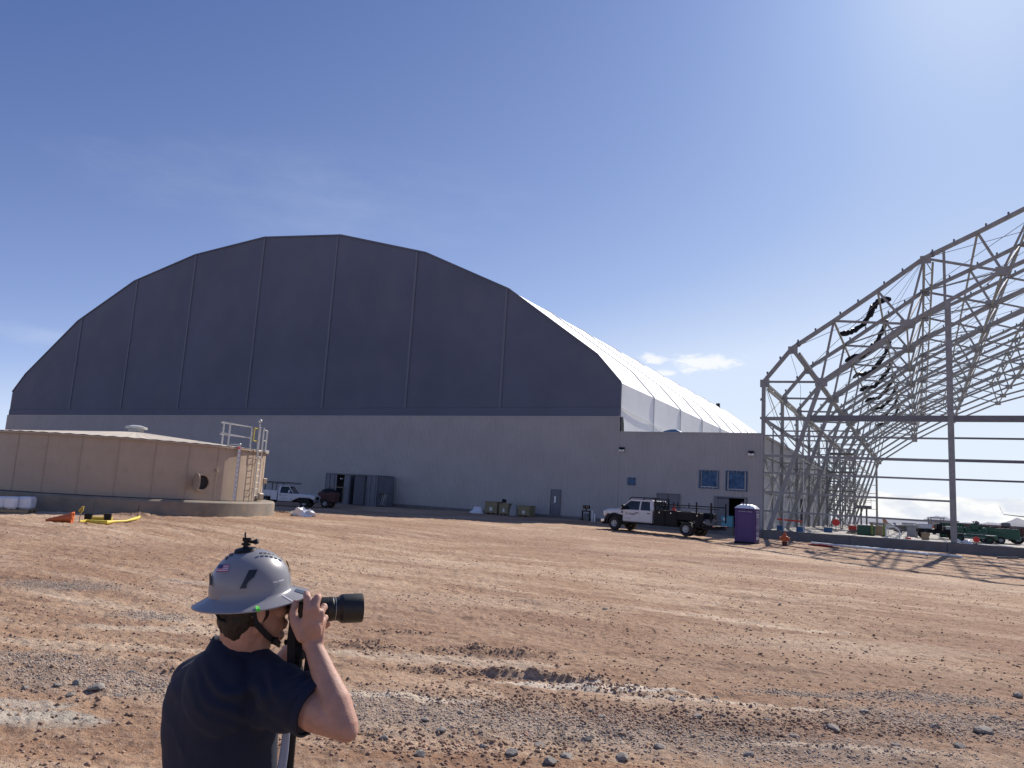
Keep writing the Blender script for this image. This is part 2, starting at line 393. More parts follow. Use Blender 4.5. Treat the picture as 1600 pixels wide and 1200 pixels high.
quads = np.stack([i*nt_+j, (i+1)*nt_+j, (i+1)*nt_+j2, i*nt_+j2], -1).reshape(-1, 4)
jj = np.arange(nt_); tris = np.stack([np.full(nt_, nv-1), jj, (jj+1) % nt_], -1)
nl = quads.size + tris.size; me.loops.add(nl); me.polygons.add(len(quads)+len(tris))
me.loops.foreach_set('vertex_index', np.concatenate([quads.ravel(), tris.ravel()]).astype(np.int32))
me.polygons.foreach_set('loop_start', np.concatenate([np.arange(len(quads))*4, quads.size+np.arange(len(tris))*3]).astype(np.int32))
me.update(calc_edges=True); me.polygons.foreach_set('use_smooth', [True]*len(me.polygons))
ground = bpy.data.objects.new('ground', me); COL.objects.link(ground); tag(ground, kind='structure')

gm = bpy.data.materials.new('bare_earth'); gm.use_nodes = True; nt = gm.node_tree; bs = nt.nodes['Principled BSDF']; ground.data.materials.append(gm)
geo = N('ShaderNodeNewGeometry'); pos = geo.outputs['Position']
sp = N('ShaderNodeSeparateXYZ'); lk(pos, sp.inputs[0])
def noise(scale, detail=6, rough=.6, vec=None, sx=1, sy=1, rot=0.0, w_=0.0):
    mp = N('ShaderNodeMapping'); mp.inputs['Scale'].default_value = (sx, sy, 1); mp.inputs['Rotation'].default_value = (0,0,rot); mp.inputs['Location'].default_value = (w_, w_*1.7, 0); lk(vec or pos, mp.inputs[0])
    no = N('ShaderNodeTexNoise'); no.inputs['Scale'].default_value = scale; no.inputs['Detail'].default_value = detail; no.inputs['Roughness'].default_value = rough; lk(mp.outputs[0], no.inputs['Vector'])
    return no.outputs[0]
big = noise(.16, 5, .6, w_=3); mid = noise(.8, 7, .65, w_=9); streak = noise(.55, 7, .65, sx=.28, sy=2.2, rot=-.5, w_=4); fineN = noise(9, 6, .7); grit = noise(55, 4, .7)
c = mixc(sstep(big, .38, .66), (.385,.235,.145), (.55,.39,.265))
smask = sstep(noise(.09, 4, .6, w_=31), .40, .60)
c = mixc(mth('MULTIPLY', sstep(streak, .50, .68), mth('ADD', .3, mth('MULTIPLY', smask, .5))), c, (.70,.545,.40))
c = mixc(mth('MULTIPLY', sstep(streak, .52, .34), .7), c, (.26,.150,.095))
fs_ = noise(2.6, 6, .7, sx=.22, sy=2.4, rot=-.5, w_=14)
c = mixc(mth('MULTIPLY', sstep(fs_, .54, .66), mth('MULTIPLY', smask, .5)), c, (.62,.48,.355))
c = mixc(mth('MULTIPLY', sstep(fs_, .46, .36), mth('ADD', .15, mth('MULTIPLY', smask, .35))), c, (.21,.125,.085))
wide = noise(.055, 5, .62, sx=.5, sy=1.6, rot=-.5, w_=61)
c = mixc(mth('MULTIPLY', sstep(wide, .52, .40), .45), c, (.29,.165,.105))
c = mixc(mth('MULTIPLY', sstep(mid, .55, .75), .45), c, (.55,.42,.30))
c = mixc(mth('MULTIPLY', sstep(mid, .45, .25), .45), c, (.215,.115,.072))
def patch(px, py, rx, ry, ang=0.0, soft=.5, namt=1.1, seed=0.0, nsc=1.1):
    """noisy elliptical patch on the ground, metres"""
    x0, y0 = _gp(px, py); a = math.atan2(_R0.y, _R0.x)+ang
    X = mth('SUBTRACT', sp.outputs[0], x0); Y = mth('SUBTRACT', sp.outputs[1], y0)
    u = mth('DIVIDE', mth('ADD', mth('MULTIPLY', X, math.cos(a)), mth('MULTIPLY', Y, math.sin(a))), rx)
    v = mth('DIVIDE', mth('SUBTRACT', mth('MULTIPLY', Y, math.cos(a)), mth('MULTIPLY', X, math.sin(a))), ry)
    d = mth('SQRT', mth('ADD', mth('MULTIPLY', u, u), mth('MULTIPLY', v, v)))
    d = mth('ADD', d, mth('MULTIPLY', mth('SUBTRACT', noise(nsc, 6, .65, w_=seed), .5), namt*2))
    n = N('ShaderNodeMapRange'); n.interpolation_type = 'SMOOTHSTEP'; lk(d, n.inputs[0]); n.inputs[1].default_value = 1+soft/2; n.inputs[2].default_value = 1-soft/2
    return n.outputs[0]
grav = None
GRAVEL = [(95,915,1.0,.5,0), (235,962,.5,.35,0), (200,1065,1.5,.45,-.05), (640,1110,2.4,.55,-.10), (1100,1150,2.2,.55,-.08), (1500,1130,1.6,.5,-.05), (1240,1082,.5,.14,0), (1450,1092,1.0,.22,0), (60,1030,1.0,.3,0)]
for k, (px, py, rx, ry, a) in enumerate(GRAVEL):
    q = patch(px, py, rx, ry, a, soft=.9, namt=.9, seed=k*3.3, nsc=1.6); grav = q if grav is None else mth('MAXIMUM', grav, q)
gcol = mixc(sstep(noise(38, 4, .75), .38, .66), (.17,.135,.11), (.44,.38,.33))
c = mixc(mth('MULTIPLY', grav, .5), c, gcol)
for k, (px, py, rx, ry, amt, cc) in enumerate(((55,1122,.60,.22,.9,(.50,.45,.37)), (20,1100,.5,.14,.7,(.52,.46,.38)), (1050,1120,2.6,.5,.35,(.20,.12,.085)), (600,1185,1.6,.3,.5,(.24,.135,.085)), (200,1150,1.2,.3,.5,(.25,.14,.085)), (1400,1060,3,.5,.3,(.24,.15,.105)), (930,1076,1.1,.13,.9,(.72,.62,.50)), (640,1090,.8,.08,.8,(.68,.57,.44)), (1150,1098,1.2,.06,.7,(.66,.55,.43)), (290,985,1.5,.20,.65,(.62,.49,.36)), (140,1010,1.3,.22,.55,(.60,.47,.34)), (700,1030,1.5,.2,.5,(.62,.50,.38)), (1290,1165,.8,.07,.6,(.64,.52,.40)), (100,1175,.9,.25,.6,(.30,.16,.09)), (800,1190,1.4,.16,.6,(.30,.155,.085)),
        (310,912,.9,.3,.35,(.58,.50,.42)), (1300,1010,2.5,.6,.35,(.50,.38,.28)), (760,940,3,.8,.3,(.52,.39,.28)), (330,1030,1.0,.18,.5,(.27,.14,.08)), (1560,1010,2.5,.6,.4,(.27,.15,.10)), (1340,905,6,1.5,.3,(.36,.26,.20)), (520,835,9,1.6,.45,(.27,.155,.10)), (1090,875,8,1.4,.45,(.26,.15,.10)), (860,838,8,1.5,.4,(.28,.165,.11)), (150,850,6,1.2,.35,(.30,.18,.12)), (1380,1150,1.8,.35,.5,(.25,.14,.09)), (720,1050,1.6,.25,.4,(.28,.16,.10)))):
    c = mixc(mth('MULTIPLY', patch(px, py, rx, ry, 0, .35, .55, 20+k*2.1, 1.4), amt), c, cc)
c = mixc(mth('MULTIPLY', sstep(fineN, .48, .70), .30), c, (.52,.41,.32))
c = mixc(mth('MULTIPLY', sstep(fineN, .48, .36), .55), c, (.17,.10,.068))
c = mixc(mth('MULTIPLY', sstep(grit, .57, .66), .65), c, (.15,.105,.085))
c = mixc(mth('MULTIPLY', sstep(grit, .42, .30), .35), c, (.50,.42,.35))
spk = noise(26, 3, .6, w_=41); spk2 = noise(7.5, 5, .75, sx=.6, sy=1.3, rot=-.5, w_=47); dens = sstep(noise(.35, 5, .6, w_=53), .38, .62)
c = mixc(mth('MULTIPLY', sstep(spk, .60, .68), mth('ADD', .2, mth('MULTIPLY', dens, .5))), c, (.11,.070,.052))
c = mixc(mth('MULTIPLY', sstep(spk2, .56, .68), mth('ADD', .15, mth('MULTIPLY', dens, .5))), c, (.16,.098,.068))
c = mixc(mth('MULTIPLY', sstep(spk, .38, .28), .5), c, (.58,.49,.41))
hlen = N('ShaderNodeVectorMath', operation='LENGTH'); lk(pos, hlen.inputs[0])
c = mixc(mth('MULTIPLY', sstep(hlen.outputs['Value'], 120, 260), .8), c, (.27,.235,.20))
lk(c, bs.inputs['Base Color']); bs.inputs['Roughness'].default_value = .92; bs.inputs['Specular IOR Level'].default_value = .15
hsum = mth('ADD', mth('MULTIPLY', fineN, .6), mth('ADD', mth('MULTIPLY', grit, .22), mth('MULTIPLY', noise(24, 5, .7), .35)))
hsum = mth('ADD', hsum, mth('MULTIPLY', streak, .8))
bp = N('ShaderNodeBump'); bp.inputs['Strength'].default_value = 1.0; bp.inputs['Distance'].default_value = .06; lk(hsum, bp.inputs['Height']); lk(bp.outputs[0], bs.inputs['Normal'])

# ------------------------------------------------------------------ stones and clods lying on the earth
def stone_proto(s, seed, cuts=1):
    rnd = random.Random(seed); vs = []; fs = []
    t = (1+5**.5)/2; ico = [(-1,t,0),(1,t,0),(-1,-t,0),(1,-t,0),(0,-1,t),(0,1,t),(0,-1,-t),(0,1,-t),(t,0,-1),(t,0,1),(-t,0,-1),(-t,0,1)]
    f = [(0,11,5),(0,5,1),(0,1,7),(0,7,10),(0,10,11),(1,5,9),(5,11,4),(11,10,2),(10,7,6),(7,1,8),(3,9,4),(3,4,2),(3,2,6),(3,6,8),(3,8,9),(4,9,5),(2,4,11),(6,2,10),(8,6,7),(9,8,1)]
    v = [Vector(a).normalized() for a in ico]
    if cuts:
        cache = {}; nf = []
        def midp(a, b):
            k = (min(a,b), max(a,b))
            if k not in cache: cache[k] = len(v); v.append(((v[a]+v[b])/2).normalized())
            return cache[k]
        for a, b, c_ in f: ab, bc, ca = midp(a,b), midp(b,c_), midp(c_,a); nf += [(a,ab,ca),(ab,b,bc),(ca,bc,c_),(ab,bc,ca)]
        f = nf
    planes = [(Vector((rnd.gauss(0,1), rnd.gauss(0,1), rnd.gauss(0,1))).normalized(), rnd.uniform(.55,.85)) for _ in range(7)]
    sc = (rnd.uniform(.8,1.25), rnd.uniform(.7,1.1), rnd.uniform(.45,.75)); o = []
    for p in v:
        q = p*rnd.uniform(.92,1.06)
        for (n_, d_) in planes:
            e = q.dot(n_)-d_
            if e > 0: q = q - n_*e
        o.append((q.x*sc[0]*s, q.y*sc[1]*s, q.z*sc[2]*s))
    return o, f
M['rock'] = mat('rock_grey', (.26,.23,.20), .9, var=.3, scale=2.5, bump=.8, bscale=9)
M['stone'] = mat('grey_stone', (.40,.325,.26), .85, var=.35, scale=1.7, bump=.4, bscale=30)
M['clod'] = mat('earth_clod', (.30,.19,.13), .95, var=.30, scale=1.7, bump=.5, bscale=30)
def octa_proto(seed):
    rnd = random.Random(seed); v = [(1,0,0),(-1,0,0),(0,1,0),(0,-1,0),(0,0,1),(0,0,-1)]
    return [(x*rnd.uniform(.7,1.2)+rnd.uniform(-.2,.2), y*rnd.uniform(.7,1.2)+rnd.uniform(-.2,.2), z*rnd.uniform(.5,.9)) for x, y, z in v], [(0,2,4),(2,1,4),(1,3,4),(3,0,4),(2,0,5),(1,2,5),(3,1,5),(0,3,5)]
def scatter(name, n, sampler, smin, smax, m_, seed, power=3.0, lite=False):
    rng = np.random.default_rng(seed); protos = [octa_proto(seed*50+k) if lite else stone_proto(1.0, seed*50+k, 0) for k in range(12)]
    P = sampler(rng, n); n = len(P); sz = smin + (smax-smin)*rng.random(n)**power; an = rng.random(n)*2*PI
    H = g_height(P[:,0], P[:,1]); allv = []; allf = []; b = 0; pk = rng.integers(0, 12, n)
    for k in range(12):
        idx = np.where(pk == k)[0]
        if not len(idx): continue
        v0 = np.array(protos[k][0]); f0 = np.array(protos[k][1]); ca, sa = np.cos(an[idx])[:,None], np.sin(an[idx])[:,None]; s_ = sz[idx][:,None]
        x = (v0[:,0][None]*ca - v0[:,1][None]*sa)*s_ + P[idx,0][:,None]; y = (v0[:,0][None]*sa + v0[:,1][None]*ca)*s_ + P[idx,1][:,None]; z = v0[:,2][None]*s_ + H[idx][:,None] + s_*.15
        allv.append(np.stack([x,y,z], -1).reshape(-1,3)); allf.append((f0[None]+ (np.arange(len(idx))*len(v0))[:,None,None] + b).reshape(-1,3)); b += len(idx)*len(v0)
    V = np.concatenate(allv); Fc = np.concatenate(allf); me = bpy.data.meshes.new(name)
    me.vertices.add(len(V)); me.vertices.foreach_set('co', V.ravel()); me.loops.add(Fc.size); me.polygons.add(len(Fc))
    me.loops.foreach_set('vertex_index', Fc.ravel().astype(np.int32)); me.polygons.foreach_set('loop_start', (np.arange(len(Fc))*3).astype(np.int32)); me.update(calc_edges=True)
    me.materials.append(m_); o = bpy.data.objects.new(name, me); COL.objects.link(o); return o
def patch_sampler(patches):
    cs = [(*_gp(px, py), rx, ry, math.atan2(_R0.y, _R0.x)+a) for (px, py, rx, ry, a) in patches]
    def f(rng, n):
        wts = np.array([c_[2]*c_[3] for c_ in cs])**.8; wts = wts/wts.sum(); k = rng.choice(len(cs), n, p=wts); q = rng.normal(0, .62, (n,2)); C_ = np.array(cs)[k]
        u = q[:,0]*C_[:,2]; v = q[:,1]*C_[:,3]; return np.stack([C_[:,0]+u*np.cos(C_[:,4])-v*np.sin(C_[:,4]), C_[:,1]+u*np.sin(C_[:,4])+v*np.cos(C_[:,4])], -1)
    return f
def wedge_sampler(r0, r1, pw=1.0, thr=None):
    def f(rng, n):
        r = r0*(r1/r0)**(rng.random(n)**pw); a = vc + (rng.random(n)-.5)*R(88); x, y = r*np.cos(a), r*np.sin(a)
        keep = fbm(x*.5, y*.5, 3, 77) > (thr if thr is not None else -9)
        keep &= ~((y > 59.5)); keep &= np.hypot(x+33.9*1.0, y-23.8) > 7.1
        return np.stack([x,y], -1)[keep]
    return f
tag(scatter('gravel', 24000, patch_sampler(GRAVEL), .004, .017, M['stone'], 1, 2.2), 'crushed grey stone spread in drifts over the red earth in the foreground', 'gravel', kind='stuff')
tag(scatter('pebbles', 9000, wedge_sampler(4.5, 40, 1.0, 0.0), .004, .022, M['stone'], 2, 5.0), 'loose pale pebbles strewn across the graded earth', 'pebbles', kind='stuff')
tag(scatter('clods', 52000, wedge_sampler(5, 46, .8, -.18), .004, .030, M['clod'], 3, 5.0, True), 'small clods of broken red earth all over the yard', 'clods', kind='stuff')
RID = [(770,1022,.7,.18,0), (905,1066,.95,.12,-.25), (570,1012,.4,.2,0), (700,1048,.8,.12,0), (965,1080,.8,.12,-.2), (625,988,.5,.15,0), (850,1100,1.5,.4,-.1), (1060,1130,1.2,.3,0), (1300,1130,1.4,.4,0), (660,1160,1.2,.35,0), (210,820,1.0,.5,0), (470,813,1.0,.4,0)]
tag(scatter('clods', 9000, patch_sampler(RID), .004, .026, M['clod'], 4, 2.5, True), 'heaped lumps of dark earth along the low ridges in the foreground', 'clods', kind='stuff')
rocks = [stone_proto(1.0, 900+k, 1) for k in range(6)]; rme = []
for k, (v, f) in enumerate(rocks):
    b_ = MB(); b_.add(v, f); rme.append(b_.mesh('rock', M['rock'], smooth=15))
big_px = [(1590,1087,.075),(1535,1143,.10),(1300,1136,.085),(1090,1120,.05),(655,1180,.06),(800,1178,.055),(860,1190,.07),(886,1182,.06),(973,1185,.06),(1240,1150,.05),(1460,1135,.06),(1555,1120,.05),
          (600,1150,.05),(690,1140,.05),(755,1165,.045),(845,1160,.05),(920,1150,.05),(1030,1165,.05),(1170,1175,.06),(1400,1165,.05),(1500,1170,.06),(1350,1110,.05),(120,1072,.06),(150,1080,.08),(110,1090,.05),(185,1088,.05),
          (205,1050,.045),(90,1075,.04),(40,1075,.045),(1200,1125,.045),(950,870,.07),(945,953,.06),(1218,948,.05),(940,1120,.04),(1120,1090,.045),(1050,1095,.045),(720,1115,.045),(665,1125,.045)]
for k, (px, py, s) in enumerate(big_px):
    p = at_z(px, py, 0); z = float(g_height(np.array([p.x]), np.array([p.y]))[0])
    o = bpy.data.objects.new('rock', rme[k % 6]); COL.objects.link(o); o.location = (p.x, p.y, z+s*.2); o.scale = (s,)*3; o.rotation_euler = (0, 0, k*1.7)
    s_lab = {0: 'pale rock at the far right edge of the foreground gravel', 1: 'largest grey rock, low in the foreground gravel at far right', 2: 'broad grey rock in the foreground gravel, left of the largest one', 7: 'grey rock just right of the raised elbow, close to the bottom edge', 14: 'rock in the gravel straight below the long lens hood', 23: 'largest rock left of the photographer, in the left gravel drift', 30: 'lone rock far out on the smooth earth, below the parked truck', 31: 'lone rock on smooth earth halfway between the photographer and the truck'}.get(k)
    if s_lab: tag(o, s_lab, 'rock', 'larger rocks on the bare ground')
    else: tag(o, 'fist sized angular grey rock lying loose on the red earth in the foreground', 'rock', 'larger rocks on the bare ground')

# ------------------------------------------------------------------ first hangar (covered)
Y0 = 60.0; BAY = 9.14; FLOOR = .57
H1 = [(-114.2, 9.15), (-114.1, 12.5), (-111.5, 15.0), (-100.9, 22.1), (-89.8, 26.8), (-78.5, 29.2), (-66.8, 30.1), (-55.1, 29.0), (-43.6, 25.8), (-33.7, 21.2), (-24.5, 14.6), (-22.2, 12.05), (-22.2, 7.3)]
hangar = thing('hangar', 'huge arched aircraft hangar with dark fabric gable, white fabric roof and grey siding below', 'hangar', (-68.2, Y0, FLOOR))
def arch_z(x):
    for (a, b) in zip(H1[1:], H1[2:]):
        if a[0] <= x <= b[0] and b[0] > a[0]: return a[1] + (b[1]-a[1])*(x-a[0])/(b[0]-a[0])
    return 9.15
bats = [-99.9, -89.1, -78.3, -66.7, -55.5, -44.65, -33.9]
ZB = 9.95
edges = [-114.1] + bats + [-22.2]
for k in range(len(edges)-1):                                    # dark fabric panels, each between two battens
    a, b = edges[k], edges[k+1]; top = [(x, z) for (x, z) in H1[1:-1] if a < x < b]
    poly = [(a, ZB+.02)] + ([(a, arch_z(a))] if k else [(-114.1, 12.5)]) + [t for t in top] + ([(b, arch_z(b))] if k < len(edges)-2 else [(-22.2, 12.05)]) + [(b, ZB+.02)]
    q = []
    for p in poly:
        if not q or (abs(q[-1][0]-p[0]) + abs(q[-1][1]-p[1])) > 1e-4: q.append(p)
    MB().prism(q, Y0, Y0+.08).obj('gable_panel', M['fabric_dark'], hangar, True, None)
for x in bats:
    z1 = arch_z(x)-.1
    m = MB(); zz = ZB+.05; segs = [ZB, ZB+(z1-ZB)*.5-.08, ZB+(z1-ZB)*.5+.08, z1]
    m.box((x-.13, Y0-.10, segs[0]), (x+.13, Y0-.003, segs[1])); m.box((x-.13, Y0-.10, segs[2]), (x+.13, Y0-.003, segs[3])); m.box((x-.17, Y0-.14, segs[1]), (x+.17, Y0-.003, segs[2]))
    m.obj('gable_batten', M['batten'], hangar, True, None)
MB().box((-114.1, Y0-.06, 9.18), (-22.22, Y0+.05, ZB)).obj('gable_hem', M['fabric_dark'], hangar, True, None)
m = MB()
for (p, q) in zip(H1[1:-1], H1[2:-1]):
    m.bar((p[0], Y0-.02, p[1]+.02), (q[0], Y0-.02, q[1]+.02), .16, .14, up=(0,1,0))
m.obj('gable_edge_trim', M['fabric_dark'], hangar, True, None)
m = MB(); MBc = [(x, z) for (x, z) in H1 if True]
MB().prism([(x*.9995-.034, z-.12) for (x, z) in H1], Y0+.12, Y0+.2).obj('gable_backing', M['fabric_dark'], hangar, True, None)

def siding(x0, x1, z0, z1, Y, openings=(), pitch=.30, depth=.035):
    """vertical ribbed siding facing -Y with rectangular openings (xa, xb, za, zb)"""
    m = MB(); n = int(round((x1-x0)/pitch)); p = (x1-x0)/n
    for k in range(n):
        xa, xb = x0+k*p, x0+(k+1)*p; xm = (xa+xb)/2; spans = [(z0, z1)]
        for (a, b, c_, d_) in openings:
            if a-1e-6 < xm < b+1e-6:
                ns = []
                for (s, e) in spans:
                    if c_ > s: ns.append((s, min(e, c_)))
                    if d_ < e: ns.append((max(s, d_), e))
                spans = [t for t in ns if t[1]-t[0] > .01]
        rw = p*.22
        for (s, e) in spans:
            xs = [xa, xa+rw*.7, xa+rw*1.2, xb-rw*1.2, xb-rw*.7, xb]; ys = [Y-depth, Y-depth, Y, Y, Y-depth, Y-depth]
            vs = [(xx, yy, zz) for zz in (s, e) for xx, yy in zip(xs, ys)]
            m.add(vs, [(i, i+1, 7+i, 6+i) for i in range(5)])
    return m
lower = siding(-114.2, -22.25, FLOOR, 9.15, Y0-.12)
lower.box((-114.2, Y0-.08, FLOOR), (-22.25, Y0+.05, 9.14))
lower.obj('siding_wall', M['siding'], hangar, True, None)
MB().box((-22.25, Y0-.2, FLOOR), (-22.09, Y0+.04, 9.2)).obj('corner_trim', M['siding'], hangar, True, None)
MB().box((-114.2, Y0-.17, 9.06), (-22.26, Y0-.122, 9.17)).obj('siding_cap', M['siding'], hangar, True, None)
# roof: one fabric panel per bay and facet
NB = 10
segs = list(zip(H1[:-1], H1[1:]))
for si, (p, q) in enumerate(segs):
    ang = math.atan2(q[1]-p[1], q[0]-p[0]); nx, nz = -math.sin(ang), math.cos(ang); g = .06
    if si < 6:                                                    # far side of the arch: one sheet
        mb = MB(); mb.add([(p[0],Y0+.21,p[1]),(q[0],Y0+.21,q[1]),(q[0],Y0+NB*BAY,q[1]),(p[0],Y0+NB*BAY,p[1])], [(0,1,2,3)]); mb.obj('roof_side_sheet', M['fabric_white'], hangar, True, None); continue
    base = None
    L_ = math.hypot(q[0]-p[0], q[1]-p[1]); sag = .045 if L_ > 5 else .03
    for b in range(NB):
        if base is None:
            mb = MB(); y0, y1 = Y0+.21, Y0+BAY-g; n1, n2 = 6, 6; vs = []
            for i_ in range(n1+1):
                for j_ in range(n2+1):
                    u, v = i_/n1, j_/n2; s_ = -sag*(4*v*(1-v))
                    vs.append((p[0]+(q[0]-p[0])*u + nx*s_, y0+(y1-y0)*v, p[1]+(q[1]-p[1])*u + nz*s_))
            mb.add(vs, [(i_*(n2+1)+j_, (i_+1)*(n2+1)+j_, (i_+1)*(n2+1)+j_+1, i_*(n2+1)+j_+1) for i_ in range(n1) for j_ in range(n2)])
            base = mb.obj('roof_panel' if si < 11 else 'side_panel', M['fabric_white'], hangar, True, True)
        else: inst(base, hangar, (0, b*BAY, 0))
        if b:
            if b == 1:
                mb = MB(); mb.bar((p[0]+nx*.05, Y0+BAY, p[1]+nz*.05), (q[0]+nx*.05, Y0+BAY, q[1]+nz*.05), .10, .08, up=(nx,0,nz)); sb = mb.obj('roof_seam', M['seam'], hangar, True, None)
            else: inst(sb, hangar, (0, (b-1)*BAY, 0))
# diagonal wrinkle strap on the side wall, torn dark flap at the corner
MB().bar((-22.16, Y0+.3, 9.9), (-22.16, Y0+18, 9.05), .05, .10, up=(0,0,1)).obj('side_strap', M['fabric_white'], hangar, True, None)
m = MB(); pts = [(Y0-.25, 9.1), (Y0-.15, 8.3), (Y0-.2, 7.85), (Y0+.6, 7.9), (Y0+.5, 8.6), (Y0+.25, 9.15)]
m.prism(pts, -22.10, -22.0, plane='yz'); m.obj('loose_flap', M['black'], hangar, True, None)
# roof vent head peeking over the ridge line
pv = at_x(1121, 648, -33.7); 
m = MB(); 
m.box((-33.9, pv.y-.3, 20.9), (-33.3, pv.y+.3, 21.75)); m.obj('roof_vent', M['black'], hangar, True, None)
# far gable
MB().prism([(x, z) for (x, z) in H1], Y0+NB*BAY+.01, Y0+NB*BAY+.1).obj('far_gable', M['fabric_dark'], hangar, True, None)
MB().box((-114.15, Y0+.1, FLOOR), (-114.0, Y0+NB*BAY, 9.14)).obj('far_side_wall', M['siding'], hangar, True, None)

def door(par, px0, py0, px1, Y, h=2.15, name='door', m_='door_grey', sign=False, wpx=None):
    a = at_y(px0, py0, Y); b = at_y(px1, py0, Y); x0, x1 = a.x, b.x
    fr = MB(); t = .06
    fr.box((x0-t, Y-.22, FLOOR), (x0, Y-.12, FLOOR+h+t)); fr.box((x1, Y-.22, FLOOR), (x1+t, Y-.12, FLOOR+h+t)); fr.box((x0, Y-.22, FLOOR+h), (x1, Y-.12, FLOOR+h+t))
    d = MB().bbox((x0+.01, Y-.20, FLOOR+.02), (x1-.01, Y-.165, FLOOR+h-.01), .008).obj(name, M[m_], par, True, None)
    fr.obj('door_frame', M['steel_dark'], d, True, None)
    hnd = MB(); hnd.tube((x0+.12, Y-.24, FLOOR+1.0), (x0+.24, Y-.24, FLOOR+1.0), .012); hnd.tube((x0+.12, Y-.2, FLOOR+1.0), (x0+.12, Y-.24, FLOOR+1.0), .02); hnd.obj('door_handle', M['galv_bright'], d, True)
    if sign: MB().box((x0+.32, Y-.212, FLOOR+1.05), (x0+.46, Y-.203, FLOOR+1.6)).obj('door_lite', M['lamp_glass'], d, True, None)
    return d
door(hangar, 863, 767, 877, Y0, sign=True)

# ------------------------------------------------------------------ annex beside the hangar
AX0, AX1, AZ = -22.08, -10.62, 7.78
annex = thing('annex_building', 'flat roofed grey metal annex with two blue filmed windows, right of the hangar', 'building', (-16.3, Y0, FLOOR))
def rect_px(x0, y0, x1, y1, Y=Y0):
    a = at_y(x0, y0, Y); b = at_y(x1, y1, Y); return a.x, b.x, b.z, a.z
w1 = rect_px(1094, 734.5, 1123.5, 764); w2 = rect_px(1135.5, 735.5, 1168, 768); ws = rect_px(982, 746, 994, 758.5); dw = rect_px(1119, 777, 1166, 823); dd = rect_px(1028, 771.5, 1061.5, 812)
ops = [(dw[0], dw[1], FLOOR, dw[3]), (w1[0]+.1, w1[1]-.1, w1[2]+.1, w1[3]-.1), (w2[0]+.1, w2[1]-.1, w2[2]+.1, w2[3]-.1), (ws[0]+.1, ws[1]-.1, ws[2]+.1, ws[3]-.1)]
fs = siding(AX0, AX1, FLOOR, AZ, Y0-.14, ops); fs.obj('siding_wall', M['siding'], annex, True, None)
bk = MB()                                                        # wall behind the ribs, with the same openings
xs = sorted({AX0, AX1, *[v for o_ in ops for v in o_[:2]]})
for xa, xb in zip(xs, xs[1:]):
    xm = (xa+xb)/2; sp_ = [(FLOOR, AZ-.02)]
    for (a, b, c_, d_) in ops:
        if a < xm < b: sp_ = [t for s, e in sp_ for t in ((s, min(e, c_)), (max(s, d_), e)) if t[1]-t[0] > .01]
    for s, e in sp_: bk.box((xa, Y0-.10, s), (xb, Y0+.1, e))
bk.obj('wall_core', M['siding'], annex, True, None)
m = MB(); m.box((AX0, Y0-.2, AZ), (AX1+.05, Y0+.12, AZ+.10)); m.box((AX1+.0, Y0+.12, AZ), (AX1+.09, Y0+50, AZ+.1)); m.obj('parapet_cap', M['siding'], annex, True, None)
MB().box((AX1-.02, Y0-.2, FLOOR), (AX1+.12, Y0-.04, AZ)).obj('corner_trim', M['siding'], annex, True, None)
MB().box((AX0, Y0+.12, AZ-.5), (AX1-.14, Y0+50, AZ-.4)).obj('flat_roof', M['siding_light'], annex, True, None)
# side wall in separate sheets, some lighter than others
for k in range(10):
    ya = Y0+.14+k*5.0
    for (za, zb, mm) in ((FLOOR, 3.3, 'siding_light'), (3.33, 6.1, 'siding_light'), (6.13, AZ, 'siding')):
        MB().box((AX1-.12, ya, za), (AX1+.02, ya+4.98, zb)).obj('side_wall_panel', M[mm], annex, True, None)
MB().box((AX0, Y0+50.05, FLOOR), (AX1, Y0+50.2, AZ)).obj('rear_wall', M['siding'], annex, True, None)
MB().box((AX1+.02, Y0+21.5, FLOOR), (AX1+.07, Y0+23.5, FLOOR+2.9)).obj('side_door', M['void'], annex, True, None)
for (a, b, c_, d_) in (w1, w2, ws):
    small = (b-a) < .9; t = .05
    fr = MB(); Yf = Y0-.24
    fr.box((a, Yf, c_), (a+t, Y0-.03, d_)); fr.box((b-t, Yf, c_), (b, Y0-.03, d_)); fr.box((a+t, Yf, c_), (b-t, Y0-.03, c_+t)); fr.box((a+t, Yf, d_-t), (b-t, Y0-.03, d_))
    f_ = fr.obj('window_frame', M['blue'], annex, True, None)
    MB().box((a+t, Y0-.14, c_+t), (b-t, Y0-.12, d_-t)).obj('window_glass', M['blue_glass'], f_, True, None)
    if not small:
        tp = MB(); s = .07; e0, e1, z0_, z1_ = a+t+.05, b-t-.05, c_+t+.05, d_-t-.05; Yt = Y0-.155
        tp.box((e0, Yt, z0_), (e1, Yt+.01, z0_+s*.7)); tp.box((e1-s*.7, Yt, z0_+s*.7), (e1, Yt+.01, z1_)); tp.box((e0, Yt, z0_+s*.7), (e0+s*.5, Yt+.01, z1_))
        tp.obj('film_tape', M['galv_bright'], f_, True, None)
